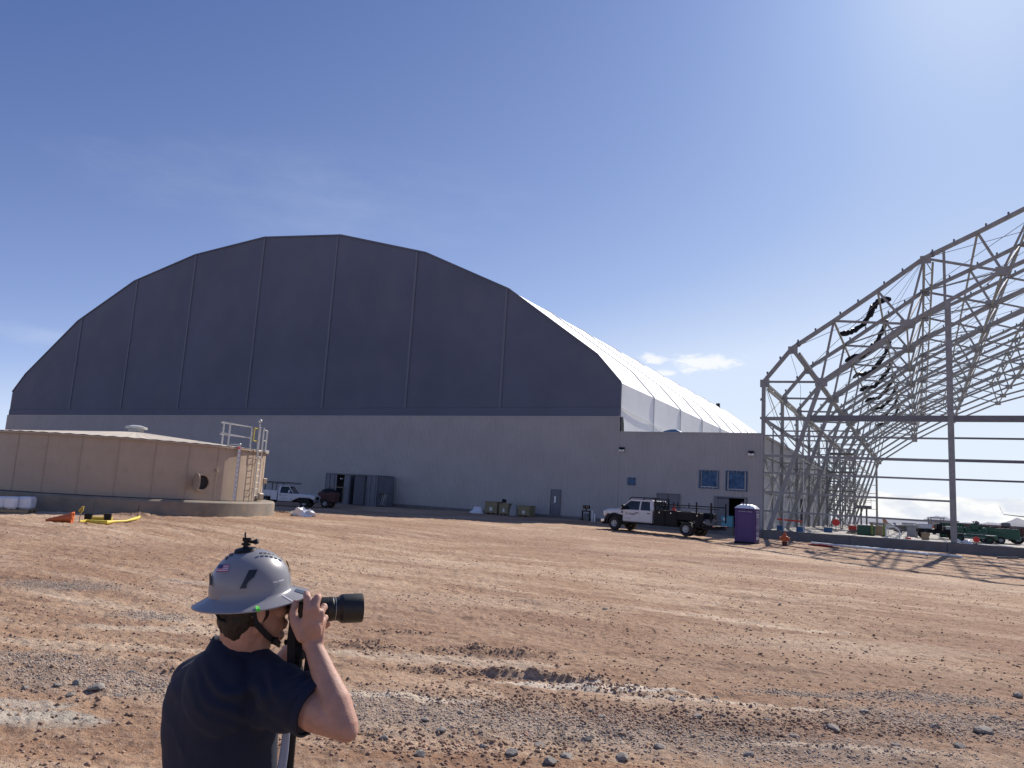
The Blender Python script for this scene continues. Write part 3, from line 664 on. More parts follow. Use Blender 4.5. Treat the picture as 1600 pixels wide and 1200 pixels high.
# double door (closed) and open doorway
xm = (dd[0]+dd[1])/2
for (xa, xb) in ((dd[0], xm-.03), (xm+.03, dd[1])):
    d_ = MB().bbox((xa+.03, Y0-.24, FLOOR+.02), (xb-.03, Y0-.18, dd[3]), .01).obj('door_leaf', M['door_grey'], annex, True, None)
    MB().box((xa+.35, Y0-.27, FLOOR+1.15), (xa+.5, Y0-.24, FLOOR+1.4)).obj('door_sign', M['steel_dark'], d_, True, None)
m = MB(); m.box((dd[0]-.05, Y0-.27, FLOOR), (dd[0]+.02, Y0-.15, dd[3]+.07)); m.box((dd[1]-.02, Y0-.27, FLOOR), (dd[1]+.05, Y0-.15, dd[3]+.07)); m.box((dd[0]+.02, Y0-.27, dd[3]+.01), (dd[1]-.02, Y0-.15, dd[3]+.07)); m.box((xm-.03, Y0-.26, FLOOR), (xm+.03, Y0-.2, dd[3])); m.obj('door_frame', M['steel_dark'], annex, True, None)
# doorway: grey leaf left half, dark interior right half
xs_ = dw[0] + (dw[1]-dw[0])*.44
MB().bbox((dw[0]+.04, Y0-.16, FLOOR+.01), (xs_, Y0-.10, dw[3]-.05), .01).obj('sliding_door', M['door_grey'], annex, True, None)
m = MB(); m.box((dw[0]-.08, Y0-.24, FLOOR), (dw[0]+.02, Y0-.0, dw[3])); m.box((dw[1]-.02, Y0-.24, FLOOR), (dw[1]+.08, Y0-.0, dw[3])); m.box((dw[0]-.08, Y0-.24, dw[3]), (dw[1]+.08, Y0-.0, dw[3]+.1)); m.obj('doorway_frame', M['door_grey'], annex, True, None)
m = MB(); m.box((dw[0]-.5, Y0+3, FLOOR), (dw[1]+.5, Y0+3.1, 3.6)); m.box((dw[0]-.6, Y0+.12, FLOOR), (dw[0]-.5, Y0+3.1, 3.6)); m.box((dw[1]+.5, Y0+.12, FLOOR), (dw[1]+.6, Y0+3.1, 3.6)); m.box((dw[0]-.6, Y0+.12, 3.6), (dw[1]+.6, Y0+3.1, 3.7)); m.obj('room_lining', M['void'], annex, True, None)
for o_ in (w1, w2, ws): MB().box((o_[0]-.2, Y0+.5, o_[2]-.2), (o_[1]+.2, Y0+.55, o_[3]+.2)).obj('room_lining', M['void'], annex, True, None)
def wall_light(px, py, where):
    p = at_y(px, py, Y0-.2); t = thing('wall_light', where, 'wall light', (p.x, Y0-.16, p.z), group='wall lights on the annex')
    m = MB(); m.prism([(-.05, -.11), (.28, .05), (.28, .16), (-.05, .16)], -.2, .2, plane='yz'); m.v = [(x, -y, z) for x, y, z in m.v]; m.obj('lamp_housing', M['black'], t)
    m = MB(); m.bbox((-.22, -.26, -.17), (-.03, -.04, -.03), .03); m.bbox((.03, -.26, -.17), (.22, -.04, -.03), .03); m.bbox((-.2, -.24, -.2), (.2, -.05, -.14), .02); m.obj('lamp_lens', M['lamp_glass'], t)
wall_light(972, 702, 'wall light with white lenses high on the annex, beside the hangar corner')
wall_light(1174, 708, 'wall light with white lenses high on the annex, above the two blue windows')
# blue tarp lump on annex roof
p = at_y(1050, 676, Y0+1.2)
m = MB(); m.prism([(-.95, -.02), (-.7, .2), (-.2, .34), (.3, .36), (.6, .22), (.95, .02)], -.4, .6); m.v = [(x+p.x, y+p.y+.4, z+AZ-.02+.12) for x, y, z in m.v]
tag(m.obj('folded_tarp', M['blue'], loc=(p.x, p.y+.4, AZ)), 'blue folded tarp lying on the annex roof edge in front of the white fabric wall', 'tarp')

# ------------------------------------------------------------------ foundation wall and slab
fw = thing('foundation_wall', 'long low grey concrete stem wall along the foot of the hangar, annex and steel frame', 'foundation wall', (-20, Y0-.3, -.6))
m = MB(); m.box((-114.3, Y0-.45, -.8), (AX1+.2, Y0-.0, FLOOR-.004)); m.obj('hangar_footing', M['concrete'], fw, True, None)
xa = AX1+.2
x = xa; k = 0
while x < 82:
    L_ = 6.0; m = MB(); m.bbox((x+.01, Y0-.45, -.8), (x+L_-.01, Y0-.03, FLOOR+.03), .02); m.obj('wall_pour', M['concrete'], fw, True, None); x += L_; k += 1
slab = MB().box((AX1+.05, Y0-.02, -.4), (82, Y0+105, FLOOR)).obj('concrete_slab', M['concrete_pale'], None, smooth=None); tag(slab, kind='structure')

# ------------------------------------------------------------------ second hangar: bare steel frame
GX = -10.5
frame = thing('open_hangar', 'unfinished hangar of bare galvanised arch trusses standing on the slab at the right', 'steel frame', (GX, Y0, FLOOR))
O = [(0, 11.9), (2.05, 14.45), (5.05, 16.45), (8.05, 18.55), (11.1, 20.75), (14.45, 22.3), (17.9, 24.0), (21.7, 25.9), (25.6, 27.0), (29.5, 28.1), (33.6, 29.15), (37.7, 29.5), (41.8, 29.85), (46.0, 30.15)]
I = [(4.15, 11.8), (9.92, 15.95), (15.85, 19.35), (22.6, 22.5), (29.6, 24.7), (37.7, 26.1), (46.0, 26.6)]
O = O + [(92-x, z) for x, z in reversed(O[:-1])]; I = I + [(92-x, z) for x, z in reversed(I[:-1])]
def P3(n, y=0.0): return Vector((GX+n[0], Y0+y, n[1]))
ch = MB()
for a, b in zip(O, O[1:]): ch.bar(P3(a), P3(b), .26, .34, up=(0,1,0))
for s in (0, len(O)-1): ch.bar(P3(O[s])+Vector((0,0,.1)), Vector((GX+O[s][0], Y0, FLOOR)), .26, .30, up=(0,1,0))
tr0 = ch.obj('arch_truss', M['galv'], frame, True, None)
ic = MB()
for a, b in zip(I, I[1:]): ic.bar(P3(a), P3(b), .24, .30, up=(0,1,0))
ic.obj('inner_chord', M['galv'], tr0, True, None)
for s, f in ((0, .45), (len(I)-1, 92-.45)):
    MB().bar(P3(I[s]), Vector((GX+f, Y0, FLOOR)), .28, .34, up=(0,1,0)).obj('inner_leg', M['galv'], tr0, True, None)
web = [(0,0,.20)] + [(1,0,.22),(2,0,.16)] 
pairs = [(0,0),(1,0),(2,0),(2,1),(3,1),(4,1),(4,2),(5,2),(6,2),(6,3),(7,3),(8,3),(8,4),(9,4),(10,4),(10,5),(11,5),(12,5),(12,6),(13,6)]
n_o, n_i = len(O), len(I)
for (a, b) in pairs: MB().bar(P3(O[a]), P3(I[b]), .15, .17 if (a, b) != (1,0) else .26, up=(0,1,0)).obj('web_member', M['galv'], tr0, True, None)
m = MB()
for (a, b) in pairs[:-1]: m.bar(P3(O[n_o-1-a]), P3(I[n_i-1-b]), .15, .17, up=(0,1,0))
m.obj('web_far_half', M['galv'], tr0, True, None)
m = MB()
for n_ in I[:8]:                                                 # gusset plates at the inner joints
    p = P3(n_); m.box((p.x-.42, p.y-.14, p.z-.32), (p.x+.42, p.y-.10, p.z+.30)); m.box((p.x-.42, p.y+.10, p.z-.32), (p.x+.42, p.y+.14, p.z+.30))
for n_ in (O[0], O[1], O[4], O[7]):
    p = P3(n_); m.box((p.x-.25, p.y-.16, p.z-.45), (p.x+.45, p.y-.14, p.z+.15))
m.obj('gusset_plates', M['galv'], tr0, True, None)
m = MB()                                                         # knee lattice between column and inner leg
def legx(z): t = (z-FLOOR)/(11.8-FLOOR); return .45 + (4.15-.45)*t
for (z0, z1) in ((9.0, 9.0), (6.2, 6.2)): m.bar((GX, Y0, z0), (GX+legx(z1), Y0, z1), .12, .12)
m.bar((GX, Y0, 9.0), (GX+legx(6.2), Y0, 6.2), .10); m.bar((GX, Y0, 6.2), (GX+legx(3.4), Y0, 3.4), .08); m.bar((GX, Y0, 3.4), (GX+legx(5.9), Y0, 5.9), .07)
m.obj('leg_bracing', M['galv'], tr0, True, None)
m = MB()                                                         # small purlin cleats along the outer chord
for a, b in zip(O[:14], O[1:14]):
    A, B = P3(a), P3(b); L_ = (B-A).length; n_ = Vector((-(B-A).z, 0, (B-A).x)).normalized()
    for t in np.arange(.7, L_-.3, 1.5): c_ = A+(B-A)*(t/L_)+n_*.22; m.box((c_.x-.06, c_.y-.08, c_.z-.08), (c_.x+.06, c_.y+.08, c_.z+.10))
for z in np.arange(1.8, 11.5, 1.45): m.box((GX-.24, Y0-.08, z-.08), (GX-.14, Y0+.08, z+.1))
tag(m.obj('purlin_cleats', M['steel_dark'], tr0, True, None), kind='stuff')
NF = 11
for k in range(1, NF):
    c_ = tr0.copy(); COL.objects.link(c_); c_.parent = frame; c_.location = (0, k*BAY, 0)
    for g_ in tr0.children: h_ = g_.copy(); COL.objects.link(h_); h_.parent = c_
LEN = (NF-1)*BAY
def long_bar(n_, w_, h_=None, name='purlin', dz=0, dx=0, mm='galv'):
    a = P3(n_)+Vector((dx,0,dz)); return MB().bar(a, a+Vector((0, LEN, 0)), w_, h_ or w_).obj(name, M[mm], frame, True, None)
for k_, n_ in enumerate(O):
    if k_ in (0, 1, 4, 7, 10, 13): continue
    if k_ < 15: long_bar(n_, .13, .16)
for k_ in (0, 1, 4, 7, 10, 13):                                    # heavier purlins: two chords laced together
    n_ = O[k_]; base = None
    ins = Vector((.55, 0, -.40)) if k_ else Vector((.30, 0, -.60))
    long_bar(n_, .18, .20, 'ridge_purlin'); a = P3(n_)+ins; MB().bar(a, a+Vector((0, LEN, 0)), .14, .16).obj('lower_purlin', M['galv'], frame, True, None)
    m = MB(); st = BAY/4; y = 0; fl = 0
    while y < LEN-.01:
        p = P3(n_, y); q = P3(n_, y+st)+ins
        if fl: p, q = P3(n_, y)+ins, P3(n_, y+st)
        m.bar(p, q, .05); y += st; fl = 1-fl
    m.obj('purlin_lacing', M['galv'], frame, True, None)
for n_ in I[:7]: long_bar(n_, .12, .14, 'inner_purlin', dz=-.1)
# fly braces between outer and inner purlins, bay by bay
for b in range(NF-1):
    for (o_, i_) in ((2, 1), (4, 1), (6, 2), (1, 0), (4, 2)):
        if (o_, i_) == (1, 0) : p, q = P3(O[1], b*BAY), P3(I[0], (b+1)*BAY)
        else: p, q = P3(O[o_], (b+1)*BAY), P3(I[i_], b*BAY)
        MB().bar(p, q, .09).obj('diagonal_brace', M['galv'], frame, True, None)
# rods crossing the roof bays
for b in range(NF-1):
    for (a, c_) in ((1, 4), (4, 7), (7, 10)):
        if b > 5 and a > 4: continue
        for (s, e) in ((0, 1), (1, 0)):
            MB().tube(P3(O[a], (b+s)*BAY), P3(O[c_], (b+e)*BAY), .022, 5, caps=False).obj('tie_rod', M['steel_dark'], frame, True, None)
# side wall framing in the plane of the columns
for z, w_ in ((9.0, .30), (7.7, .10), (6.2, .10), (4.85, .16), (3.4, .10), (2.0, .12)):
    nb_ = NF-1
    MB().bar((GX-.05, Y0, z), (GX-.05, Y0+nb_*BAY, z), .10, w_).obj('side_girt', M['galv'], frame, True, None)
MB().bar((GX+legx(9.0), Y0, 9.0), (GX+legx(9.0), Y0+LEN, 9.0), .12, .16).obj('inner_girt', M['galv'], frame, True, None)
MB().bar((GX+legx(6.2), Y0, 6.2), (GX+legx(6.2), Y0+LEN, 6.2), .10, .12).obj('inner_girt', M['galv'], frame, True, None)
for b in range(NF-1):
    for (za, zb) in ((9.0, 11.9), (FLOOR+.3, 6.2)):
        for (s, e) in ((0, 1), (1, 0)):
            if b > 3 and (b % 2): continue
            MB().tube((GX+.05, Y0+(b+s)*BAY, za), (GX+.05, Y0+(b+e)*BAY, zb), .035, 6, caps=False).obj('wall_brace', M['galv'], frame, True, None)
    if b < 9: MB().bar((GX-.02, Y0+(b+.5)*BAY, FLOOR), (GX-.02, Y0+(b+.5)*BAY, 6.2 if b % 2 else 8.9), .10, .10).obj('wall_stud', M['galv_bright' if b % 2 else 'galv'], frame, True, None)
for b in range(NF-1):
    for (s, e) in ((0, 1), (1, 0)):
        MB().tube((GX+legx(2.5), Y0+(b+s)*BAY, 2.5), (GX+legx(8.5), Y0+(b+e)*BAY, 8.5), .03, 5, caps=False).obj('leg_rod', M['galv'], frame, True, None)
        if b < 6: MB().tube(P3(I[0], (b+s)*BAY), P3(I[1], (b+e)*BAY), .028, 5, caps=False).obj('inner_rod', M['galv'], frame, True, None); MB().tube(P3(I[1], (b+s)*BAY), P3(I[2], (b+e)*BAY), .028, 5, caps=False).obj('inner_rod', M['galv'], frame, True, None)
# gable end: beam, mullions and girts
MX = 2.0
MB().bar((GX, Y0, 9.02), (GX+legx(9.0)+.2, Y0, 9.02), .26, .26).obj('gable_beam_end', M['galv'], frame, True, None)
MB().bar((GX+legx(9.0)+.2, Y0-.02, 9.05), (GX+92, Y0-.02, 9.05), .34, .42).obj('gable_beam', M['steel_dark'], frame, True, None)
def outer_z(x):
    u = x-GX
    for a, b in zip(O, O[1:]):
        if a[0] <= u <= b[0]: return a[1]+(b[1]-a[1])*(u-a[0])/(b[0]-a[0])
def inner_z(x):
    u = x-GX
    for a, b in zip(I, I[1:]):
        if a[0] <= u <= b[0]: return a[1]+(b[1]-a[1])*(u-a[0])/(b[0]-a[0])
for k, mx in enumerate((MX, 13.15, 24.3, 35.5, 46.6, 57.8, 69)):
    MB().bar((mx, Y0-.05, FLOOR), (mx, Y0-.05, inner_z(mx)), .38, .36, up=(0,1,0)).obj('gable_mullion', M['galv'], frame, True, None)
    MB().bar((mx-.15, Y0-.05, inner_z(mx)), (mx-.15, Y0-.05, outer_z(mx)-.1), .18, .18, up=(0,1,0)).obj('mullion_top', M['galv'], frame, True, None)
    MB().box((mx-.3, Y0-.3, FLOOR+.03), (mx+.3, Y0+.2, FLOOR+.07)).obj('base_plate', M['steel_dark'], frame, True, None)
for z in (7.7, 6.17, 4.87, 3.42, 2.0):
    w_ = .20 if z == 6.17 else .13
    MB().bar((GX-.1, Y0-.1, z), (MX-.2, Y0-.1, z-.05), .08, w_).obj('gable_girt', M['galv'], frame, True, None)
    if z > 4: MB().bar((MX+.2, Y0-.1, z), (13.0, Y0-.1, z), .08, w_).obj('gable_girt', M['steel_dark'], frame, True, None)
    if z > 4: MB().bar((13.3, Y0-.1, z), (24.1, Y0-.1, z), .08, w_).obj('gable_girt', M['steel_dark'], frame, True, None)
for x_, z1 in ((GX+1.5, 3.4), (GX+2.9, 9.0)): MB().bar((x_, Y0+.1, FLOOR), (x_, Y0+.1, z1), .07).obj('temporary_post', M['galv_bright'], frame, True, None)
# far end gable: column at the edge of the opening and its braces
xf = at_y(1365, 700, Y0+LEN).x
MB().bar((xf+.4, Y0+LEN+.5, FLOOR), (xf+.4, Y0+LEN+.5, 11.6), .34).obj('far_gable_column', M['galv'], frame, True, None)
for z in (7.7, 6.2, 4.9, 3.4): MB().bar((GX, Y0+LEN+.4, z), (xf+.4, Y0+LEN+.4, z), .1).obj('far_girt', M['galv'], frame, True, None)
# splice collars on the gable chord where bays meet
m = MB()
for (a, b, t) in ((1, 2, .16), (4, 5, .16)):
    c_ = P3(O[a]).lerp(P3(O[b]), t); m.ball(c_, (.22, .22, .22), 8, 6)
m.obj('splice_collars', M['steel_dark'], frame, True, None)
for (n0, n1, sg) in ((O[0], 6.2, .5),):
    MB().path([P3(O[1])+Vector((-.2,0,0)), P3(O[1], 5)+Vector((.0,0,-2.2)), (GX+1.5, Y0+9, 10.2), (GX+3.0, Y0+12, 9.4)], .015, 5).obj('loose_cable', M['black'], frame, True)
    MB().path([P3(O[0]), (GX+.6, Y0+.8, 9.5), (GX+1.6, Y0+2.0, 6.8)], .015, 5).obj('loose_cable', M['black'], frame, True)
    MB().path([P3(O[4]), P3(O[3], 3)+Vector((-.3,0,-2.2)), P3(O[2], 6)+Vector((.4,0,-2.8))], .012, 5).obj('loose_cable', M['black'], frame, True)
    MB().path([P3(O[4]), P3(O[3], 3)+Vector((.6,0,-1.6)), P3(O[3], 7)+Vector((.4,0,-3.8))], .012, 5).obj('loose_cable', M['black'], frame, True)
# rolled dark fabric hanging between the trusses, one roll per bay
def roll(y, pts, nm):
    rnd = random.Random(int(y*10)); L_ = []
    for (px, py) in pts: L_.append(at_y(px, py, Y0+4.5))
    fine_ = []
    for a, b in zip(L_, L_[1:]):
        for t in np.arange(0, 1, .2): fine_.append(a.lerp(b, t)+Vector((0, rnd.uniform(-.12,.12), rnd.uniform(-.10,.10))))
    fine_.append(L_[-1]); rs = [.20*(1 if 0 < i_ < len(fine_)-1 else .5)*rnd.uniform(.75,1.3) for i_ in range(len(fine_))]
    base = Vector(L_[0]); m = MB(); m.path(fine_, rs, 8)
    o_ = m.obj('fabric_roll', M['black'], loc=tuple(base)); o_.location = (base.x, base.y+y, base.z)
    tag(o_, nm, 'fabric roll', 'rolled roof fabric hung in the frame bays')
tw = ['frayed black fabric roll draped over the purlins in the nearest frame bay', 'black fabric roll sagging in the second frame bay, long with a reddish patch', 'black fabric roll sagging in the third frame bay', 'black fabric roll sagging in the fourth frame bay', 'black fabric roll sagging in the fifth frame bay', 'black fabric roll sagging in the sixth frame bay', 'black fabric roll sagging in the seventh frame bay', 'small black fabric roll in the farthest covered frame bay']
shp = [(1313,521),(1330,519),(1345,511),(1356,498),(1364,480),(1374,471),(1392,467)]
shq = [(1306,531),(1320,524),(1338,522),(1352,507),(1365,490),(1374,471),(1379,458)]
for k in range(8): roll(k*BAY, shp if k == 0 else shq, tw[k])

# ------------------------------------------------------------------ bolted water tank
TC = Vector((-33.9, 23.79, 0)); TR = 6.19; Z0, Z1 = 1.02, 3.42
tank = thing('water_tank', 'tan bolted steel water tank on a round concrete ring, with ladder and open manhole', 'tank', (TC.x, TC.y, .3))
def tp(deg, r, z): a = R(deg); return Vector((r*math.cos(a), r*math.sin(a), z-.3))      # tank frame
DA = 360/28
def arc_sheet(a0, a1, r, z0, z1, t=.02, n=6):
    m = MB(); vs = []
    for k in range(n+1):
        a = a0+(a1-a0)*k/n
        for rr_, zz_ in ((r, z0), (r, z1), (r-t, z1), (r-t, z0)): vs.append(tp(a, rr_, zz_))
    fs = []
    for k in range(n): 
        for q in range(4): fs.append((k*4+q, (k+1)*4+q, (k+1)*4+(q+1)%4, k*4+(q+1)%4))
    fs += [(3,2,1,0), tuple(n*4+i for i in range(4))]
    m.add(vs, fs); return m
a0 = -1.5 - 20*DA
pan = arc_sheet(0.06, DA-.06, TR, Z0, Z1).obj('wall_panel', M['tank'], tank)
sm = MB(); 
for s in (-.35, .35): pass
sm.add([tp(-.2, TR+.012, Z0), tp(.2, TR+.012, Z0), tp(.2, TR+.012, Z1), tp(-.2, TR+.012, Z1), tp(-.2, TR-.01, Z0), tp(.2, TR-.01, Z0), tp(.2, TR-.01, Z1), tp(-.2, TR-.01, Z1)], [(0,1,2,3),(4,7,6,5),(0,3,7,4),(1,5,6,2)])
seam = sm.obj('panel_lap', M['tank'], tank, smooth=None)
bo = MB()
for k in range(22):
    p = tp(0, TR+.012, Z0+.07+k*(Z1-Z0-.12)/21); bo.box((p.x-.01, p.y-.013, p.z-.013), (p.x+.012, p.y+.013, p.z+.013))
bolts = bo.obj('bolt_row', M['steel_dark'], tank, smooth=None); tag(bolts, kind='stuff')
for o_ in (pan, seam, bolts): o_.rotation_euler = (0, 0, R(a0))
for k in range(1, 28):
    for o_ in (pan, seam, bolts): inst(o_, tank, (0,0,0), R(a0+k*DA))
ring = MB().lathe([(TR+.68, 0), (TR+.68, .62), (TR+.60, .69), (TR-.4, .70)], n=96, cap=False).obj('concrete_ring', M['ring'], tank)
n_r = 72; rv = []; rf = []
for k in range(n_r*2):
    a = 2*PI*k/(n_r*2); up = .022 if k % 2 else 0
    rv += [(.5*math.cos(a), .5*math.sin(a), 3.98-.3+up*.2), ((TR+.10)*math.cos(a), (TR+.10)*math.sin(a), Z1+.03-.3+up)]
for k in range(n_r*2): j_ = (k+1) % (n_r*2); rf.append((k*2, k*2+1, j_*2+1, j_*2))
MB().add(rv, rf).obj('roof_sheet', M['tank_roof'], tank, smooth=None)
MB().lathe([(TR+.07, Z1-.05-.3), (TR+.11, Z1-.05-.3), (TR+.11, Z1+.02-.3), (TR+.07, Z1+.02-.3)], n=96, cap=False).obj('eave_angle', M['tank'], tank)
MB().lathe([(.34, 3.62), (.34, 3.86), (.50, 3.86), (.50, 3.96), (.2, 4.04), (.0, 4.05)], n=24, cap=False).obj('roof_vent', M['galv_bright'], tank)
MH = -8.0
c_ = tp(MH, TR, 1.78); d_ = tp(MH, 1, .3); d_ = Vector((d_.x, d_.y, 0))
mh = MB().lathe([(.31, -.05), (.31, .12), (.42, .12), (.42, .06), (.33, .06), (.33, -.05)], c_, d_, 28, cap=False).obj('manhole', M['tank'], tank)
MB().lathe([(.0, .03), (.31, .03)], c_, d_, 28, cap=False).obj('manhole_void', M['void'], mh)
lc = tp(MH-4.2, TR+.42, 1.78); t_ = tp(MH-4.2+90, 1, .3); t_ = Vector((t_.x, t_.y, 0)) ; ld_ = (t_*.9 + d_*.1).normalized()
MB().lathe([(0, 0), (.40, 0), (.40, .03), (0, .03)], lc, ld_, 28, cap=False).obj('manhole_cover', M['tank'], mh)
g0, g1 = tp(8.4, TR+.14, 1.08), tp(8.4, TR+.14, Z1+.12)
gb = MB(); tt = tp(98.4, 1, .3); tt = Vector((tt.x, tt.y, 0)); gb.bar(g0, g1, .14, .03, up=tuple(d_)); gauge = gb.obj('level_gauge', M['white_paint'], tank, smooth=None)
gm_ = MB()
for k in range(11): p = g0.lerp(g1, (k+.5)/11)+d_*.025; gm_.bar(p-tt*.035, p+tt*.035, .02, .012, up=tuple(d_)); 
gm_.obj('gauge_marks', M['black'], gauge, smooth=None)
m = MB(); m.ball(g1+Vector((0,0,.06)), .07); m.tube(g1+Vector((0,0,.05)), g1+Vector((0,0,.05))-d_*.5-tt*.35, .025); m.obj('gauge_pulley', M['galv_bright'], gauge)
m = MB(); m.bar(g1-tt*.12-Vector((0,0,.1)), g1+tt*.12-Vector((0,0,.1)), .05, .08); m.obj('gauge_clamp', M['red'], gauge, smooth=None)
p = tp(-1.5, TR+.03, 2.35); MB().box((p.x-.02, p.y-.07, p.z-.07), (p.x+.08, p.y+.07, p.z+.07)).obj('junction_box', M['tank'], tank)
# ladder
def lad(deg, r, z): return tp(deg, r, z)
m = MB(); la, lb = 21.5, 25.2
for a in (la, lb): m.bar(lad(a, TR+.22, 1.15), lad(a, TR+.22, Z1+1.15), .05, .03)
for z in np.arange(1.3, Z1+.2, .305): m.tube(lad(la, TR+.22, z), lad(lb, TR+.22, z), .013, 6)
for z in (1.6, 3.0):
    for a in (la, lb): m.bar(lad(a, TR, z), lad(a, TR+.22, z), .03)
m.obj('ladder', M['galv_bright'], tank, smooth=None)
m = MB()
def post(a, r, h=1.08): m.bar(lad(a, r, Z1-.12), lad(a, r, Z1+h), .055, .055)
A_ = [2.5, 17.0]; r1_ = TR+.05
for a in A_: post(a, r1_)
for z in (.56, 1.08): m.bar(lad(-1.5, r1_-.1, Z1+z), lad(17.2, r1_, Z1+z), .045)
for z in (.56, 1.08): m.bar(lad(17, r1_, Z1+z), lad(17, r1_-1.6, Z1+z+.2), .045)
post(17, r1_-1.5, 1.3)
m.obj('guard_rail', M['galv_bright'], tank, smooth=None); m = MB()
for a in (29.5, 36.0): post(a, r1_)
for z in (.56, 1.08): m.bar(lad(29.5, r1_, Z1+z), lad(36.5, r1_, Z1+z), .045)
m.obj('guard_rail', M['galv_bright'], tank, smooth=None)
m = MB(); m.tube(lad(20.8, r1_+.15, Z1-.3), lad(20.8, r1_+.15, Z1+1.3), .03); m.ball(lad(20.8, r1_+.15, Z1+1.42), .09); m.obj('vent_pipe', M['galv_bright'], tank)
m = MB()
for z in (.45, 1.05): m.bar(lad(17.5, r1_+.1, Z1+z), lad(21, r1_+.1, Z1+z), .04)
m.bar(lad(17.5, r1_+.1, Z1+.45), lad(17.5, r1_+.1, Z1+1.05), .04); m.obj('safety_gate', M['yellow'], tank, smooth=None)
MB().prism([(TR-.05, Z1-.3-.02), (TR+.22, Z1-.3-.02), (TR+.22, Z1-.3+.1), (TR-.05, Z1-.3+.1)], -.35, .35).obj('platform_lip', M['galv_bright'], tank, smooth=None).rotation_euler = (0, 0, R(33))
p = lad(31, TR+.12, 1.25); MB().bbox((p.x-.16, p.y-.16, p.z-.18), (p.x+.16, p.y+.16, p.z+.16), .05).obj('outlet_flange', M['tank'], tank)
p = lad(43, TR+.02, 2.0); MB().bbox((p.x-.1, p.y-.12, p.z-.14), (p.x+.14, p.y+.14, p.z+.14), .03).obj('inlet_box', M['tank'], tank)

# ------------------------------------------------------------------ wheels (shared)
def wheel(par, x, y, r, w_, side, rim=.56, dual=False, rimm='galv_bright'):
    ax = (0, side, 0); m = MB(); prof = [(r*rim, 0), (r*.93, 0), (r, .035), (r, w_-.035), (r*.93, w_), (r*rim, w_)]
    m.lathe(prof, (x, y-side*w_/2, r), ax, 28, cap=False)
    t = m.obj('wheel', M['rubber'], par)
    m = MB(); m.lathe([(r*rim, w_*.70), (r*rim*.92, w_*1.0), (r*rim*.80, w_*.85), (r*rim*.45, w_*.80), (r*.2, w_*.98), (r*.14, w_*1.06), (0.001, w_*1.06)], (x, y-side*w_/2, r), ax, 20, cap=False); m.obj('rim', M[rimm], t)
    m = MB(); 
    for k in range(8): a = 2*PI*k/8; c0 = Vector((x+math.cos(a)*r*rim*.66, y-side*w_/2+side*w_*.83, r+math.sin(a)*r*rim*.66)); m.tube(c0, c0+Vector((0, side*.006, 0)), r*.055, 8)
    m.obj('rim_hole', M['black'], t, smooth=None)
    return t
def marks(par, x0, x1, z, y, h, seed, mm='black', n=9, flip=1):
    """a line of small unreadable lettering strokes on a flat side"""
    rnd = random.Random(seed); m = MB(); w_ = (x1-x0)/n
    for k in range(n):
        a = x0+k*w_; hh = h*(1.0 if rnd.random() < .35 else .72)
        m.box((a+w_*.1, y, z), (a+w_*.32, y+.004*flip, z+hh)); 
        if rnd.random() < .7: m.box((a+w_*.32, y, z+hh-h*.2), (a+w_*.8, y+.004*flip, z+hh))
        if rnd.random() < .5: m.box((a+w_*.6, y, z), (a+w_*.82, y+.004*flip, z+hh-h*.2))
    return m.obj('lettering', M[mm], par, smooth=None)

# ------------------------------------------------------------------ crew cab truck with black service bed; x forward, y left
pf, pr = at_z(960, 828, .2), at_z(1072, 838, .2); ang = math.atan2(pf.y-pr.y, pf.x-pr.x); WB = (pf-pr).length
left = Vector((-math.sin(ang), math.cos(ang), 0)); o0 = pr - left*.95
truck = thing('service_truck', 'white crew cab truck with black utility bed parked in front of the annex double door', 'truck', (o0.x, o0.y, .2), ang)
def cab_profile_truck(m, W, zs):
    pass
WF = WB; W2 = 1.0
body = MB()
# hood and front, tapered in plan
def loft(secs, mb):
    """secs: list of (x, [(y,z)...]) rings"""
    n = len(secs[0][1]); vs = [(x, y, z) for x, r_ in secs for (y, z) in r_]
    fs = [(i*n+k, i*n+(k+1)%n, (i+1)*n+(k+1)%n, (i+1)*n+k) for i in range(len(secs)-1) for k in range(n)]
    fs += [tuple(range(n-1,-1,-1)), tuple(range((len(secs)-1)*n, len(secs)*n))]; mb.add(vs, fs)
def ring_(w_, z0, z1, c_=.10, b=.04): return [(-w_+b, z0), (w_-b, z0), (w_, z0+b), (w_, z1-c_), (w_-c_, z1), (-w_+c_, z1), (-w_, z1-c_), (-w_, z0+b)]
loft([(WF-.64, ring_(.97, .98, 1.37, .08)), (WF-.30, ring_(.97, 1.00, 1.38, .12)), (WF+.62, ring_(.96, 1.00, 1.34, .14)), (WF+.86, ring_(.90, .80, 1.28, .12)), (WF+.93, ring_(.84, .72, 1.16, .10))], body)
body.obj('hood', M['white_paint'], truck, smooth=30)
cabL, cabR = WF-.62, WF-2.80
cb = MB(); loft([(cabL, ring_(.97, .60, 1.37, .03)), (cabR, ring_(.97, .60, 1.37, .03))], cb); cb.obj('cab', M['white_paint'], truck, smooth=30)
gh = MB(); 
def gr(x, w0, w1, z0, z1): return [(-w0, z0), (w0, z0), (w1, z1), (-w1, z1)]
top = [(-.86, 1.98), (.86, 1.98)]
vs = [(cabL+.28, -.93, 1.36), (cabL+.28, .93, 1.36), (cabL-.52, .80, 1.96), (cabL-.52, -.80, 1.96), (cabR+.02, -.93, 1.36), (cabR+.02, .93, 1.36), (cabR+.16, .82, 1.95), (cabR+.16, -.82, 1.95)]
gh.add(vs, [(0,1,2,3), (1,5,6,2), (5,4,7,6), (4,0,3,7), (3,2,6,7)]); gh.obj('cab_glass', M['glass_dark'], truck, smooth=None)
rf_ = MB(); rf_.bbox((cabR+.10, -.84, 1.93), (cabL-.48, .84, 2.02), .04)
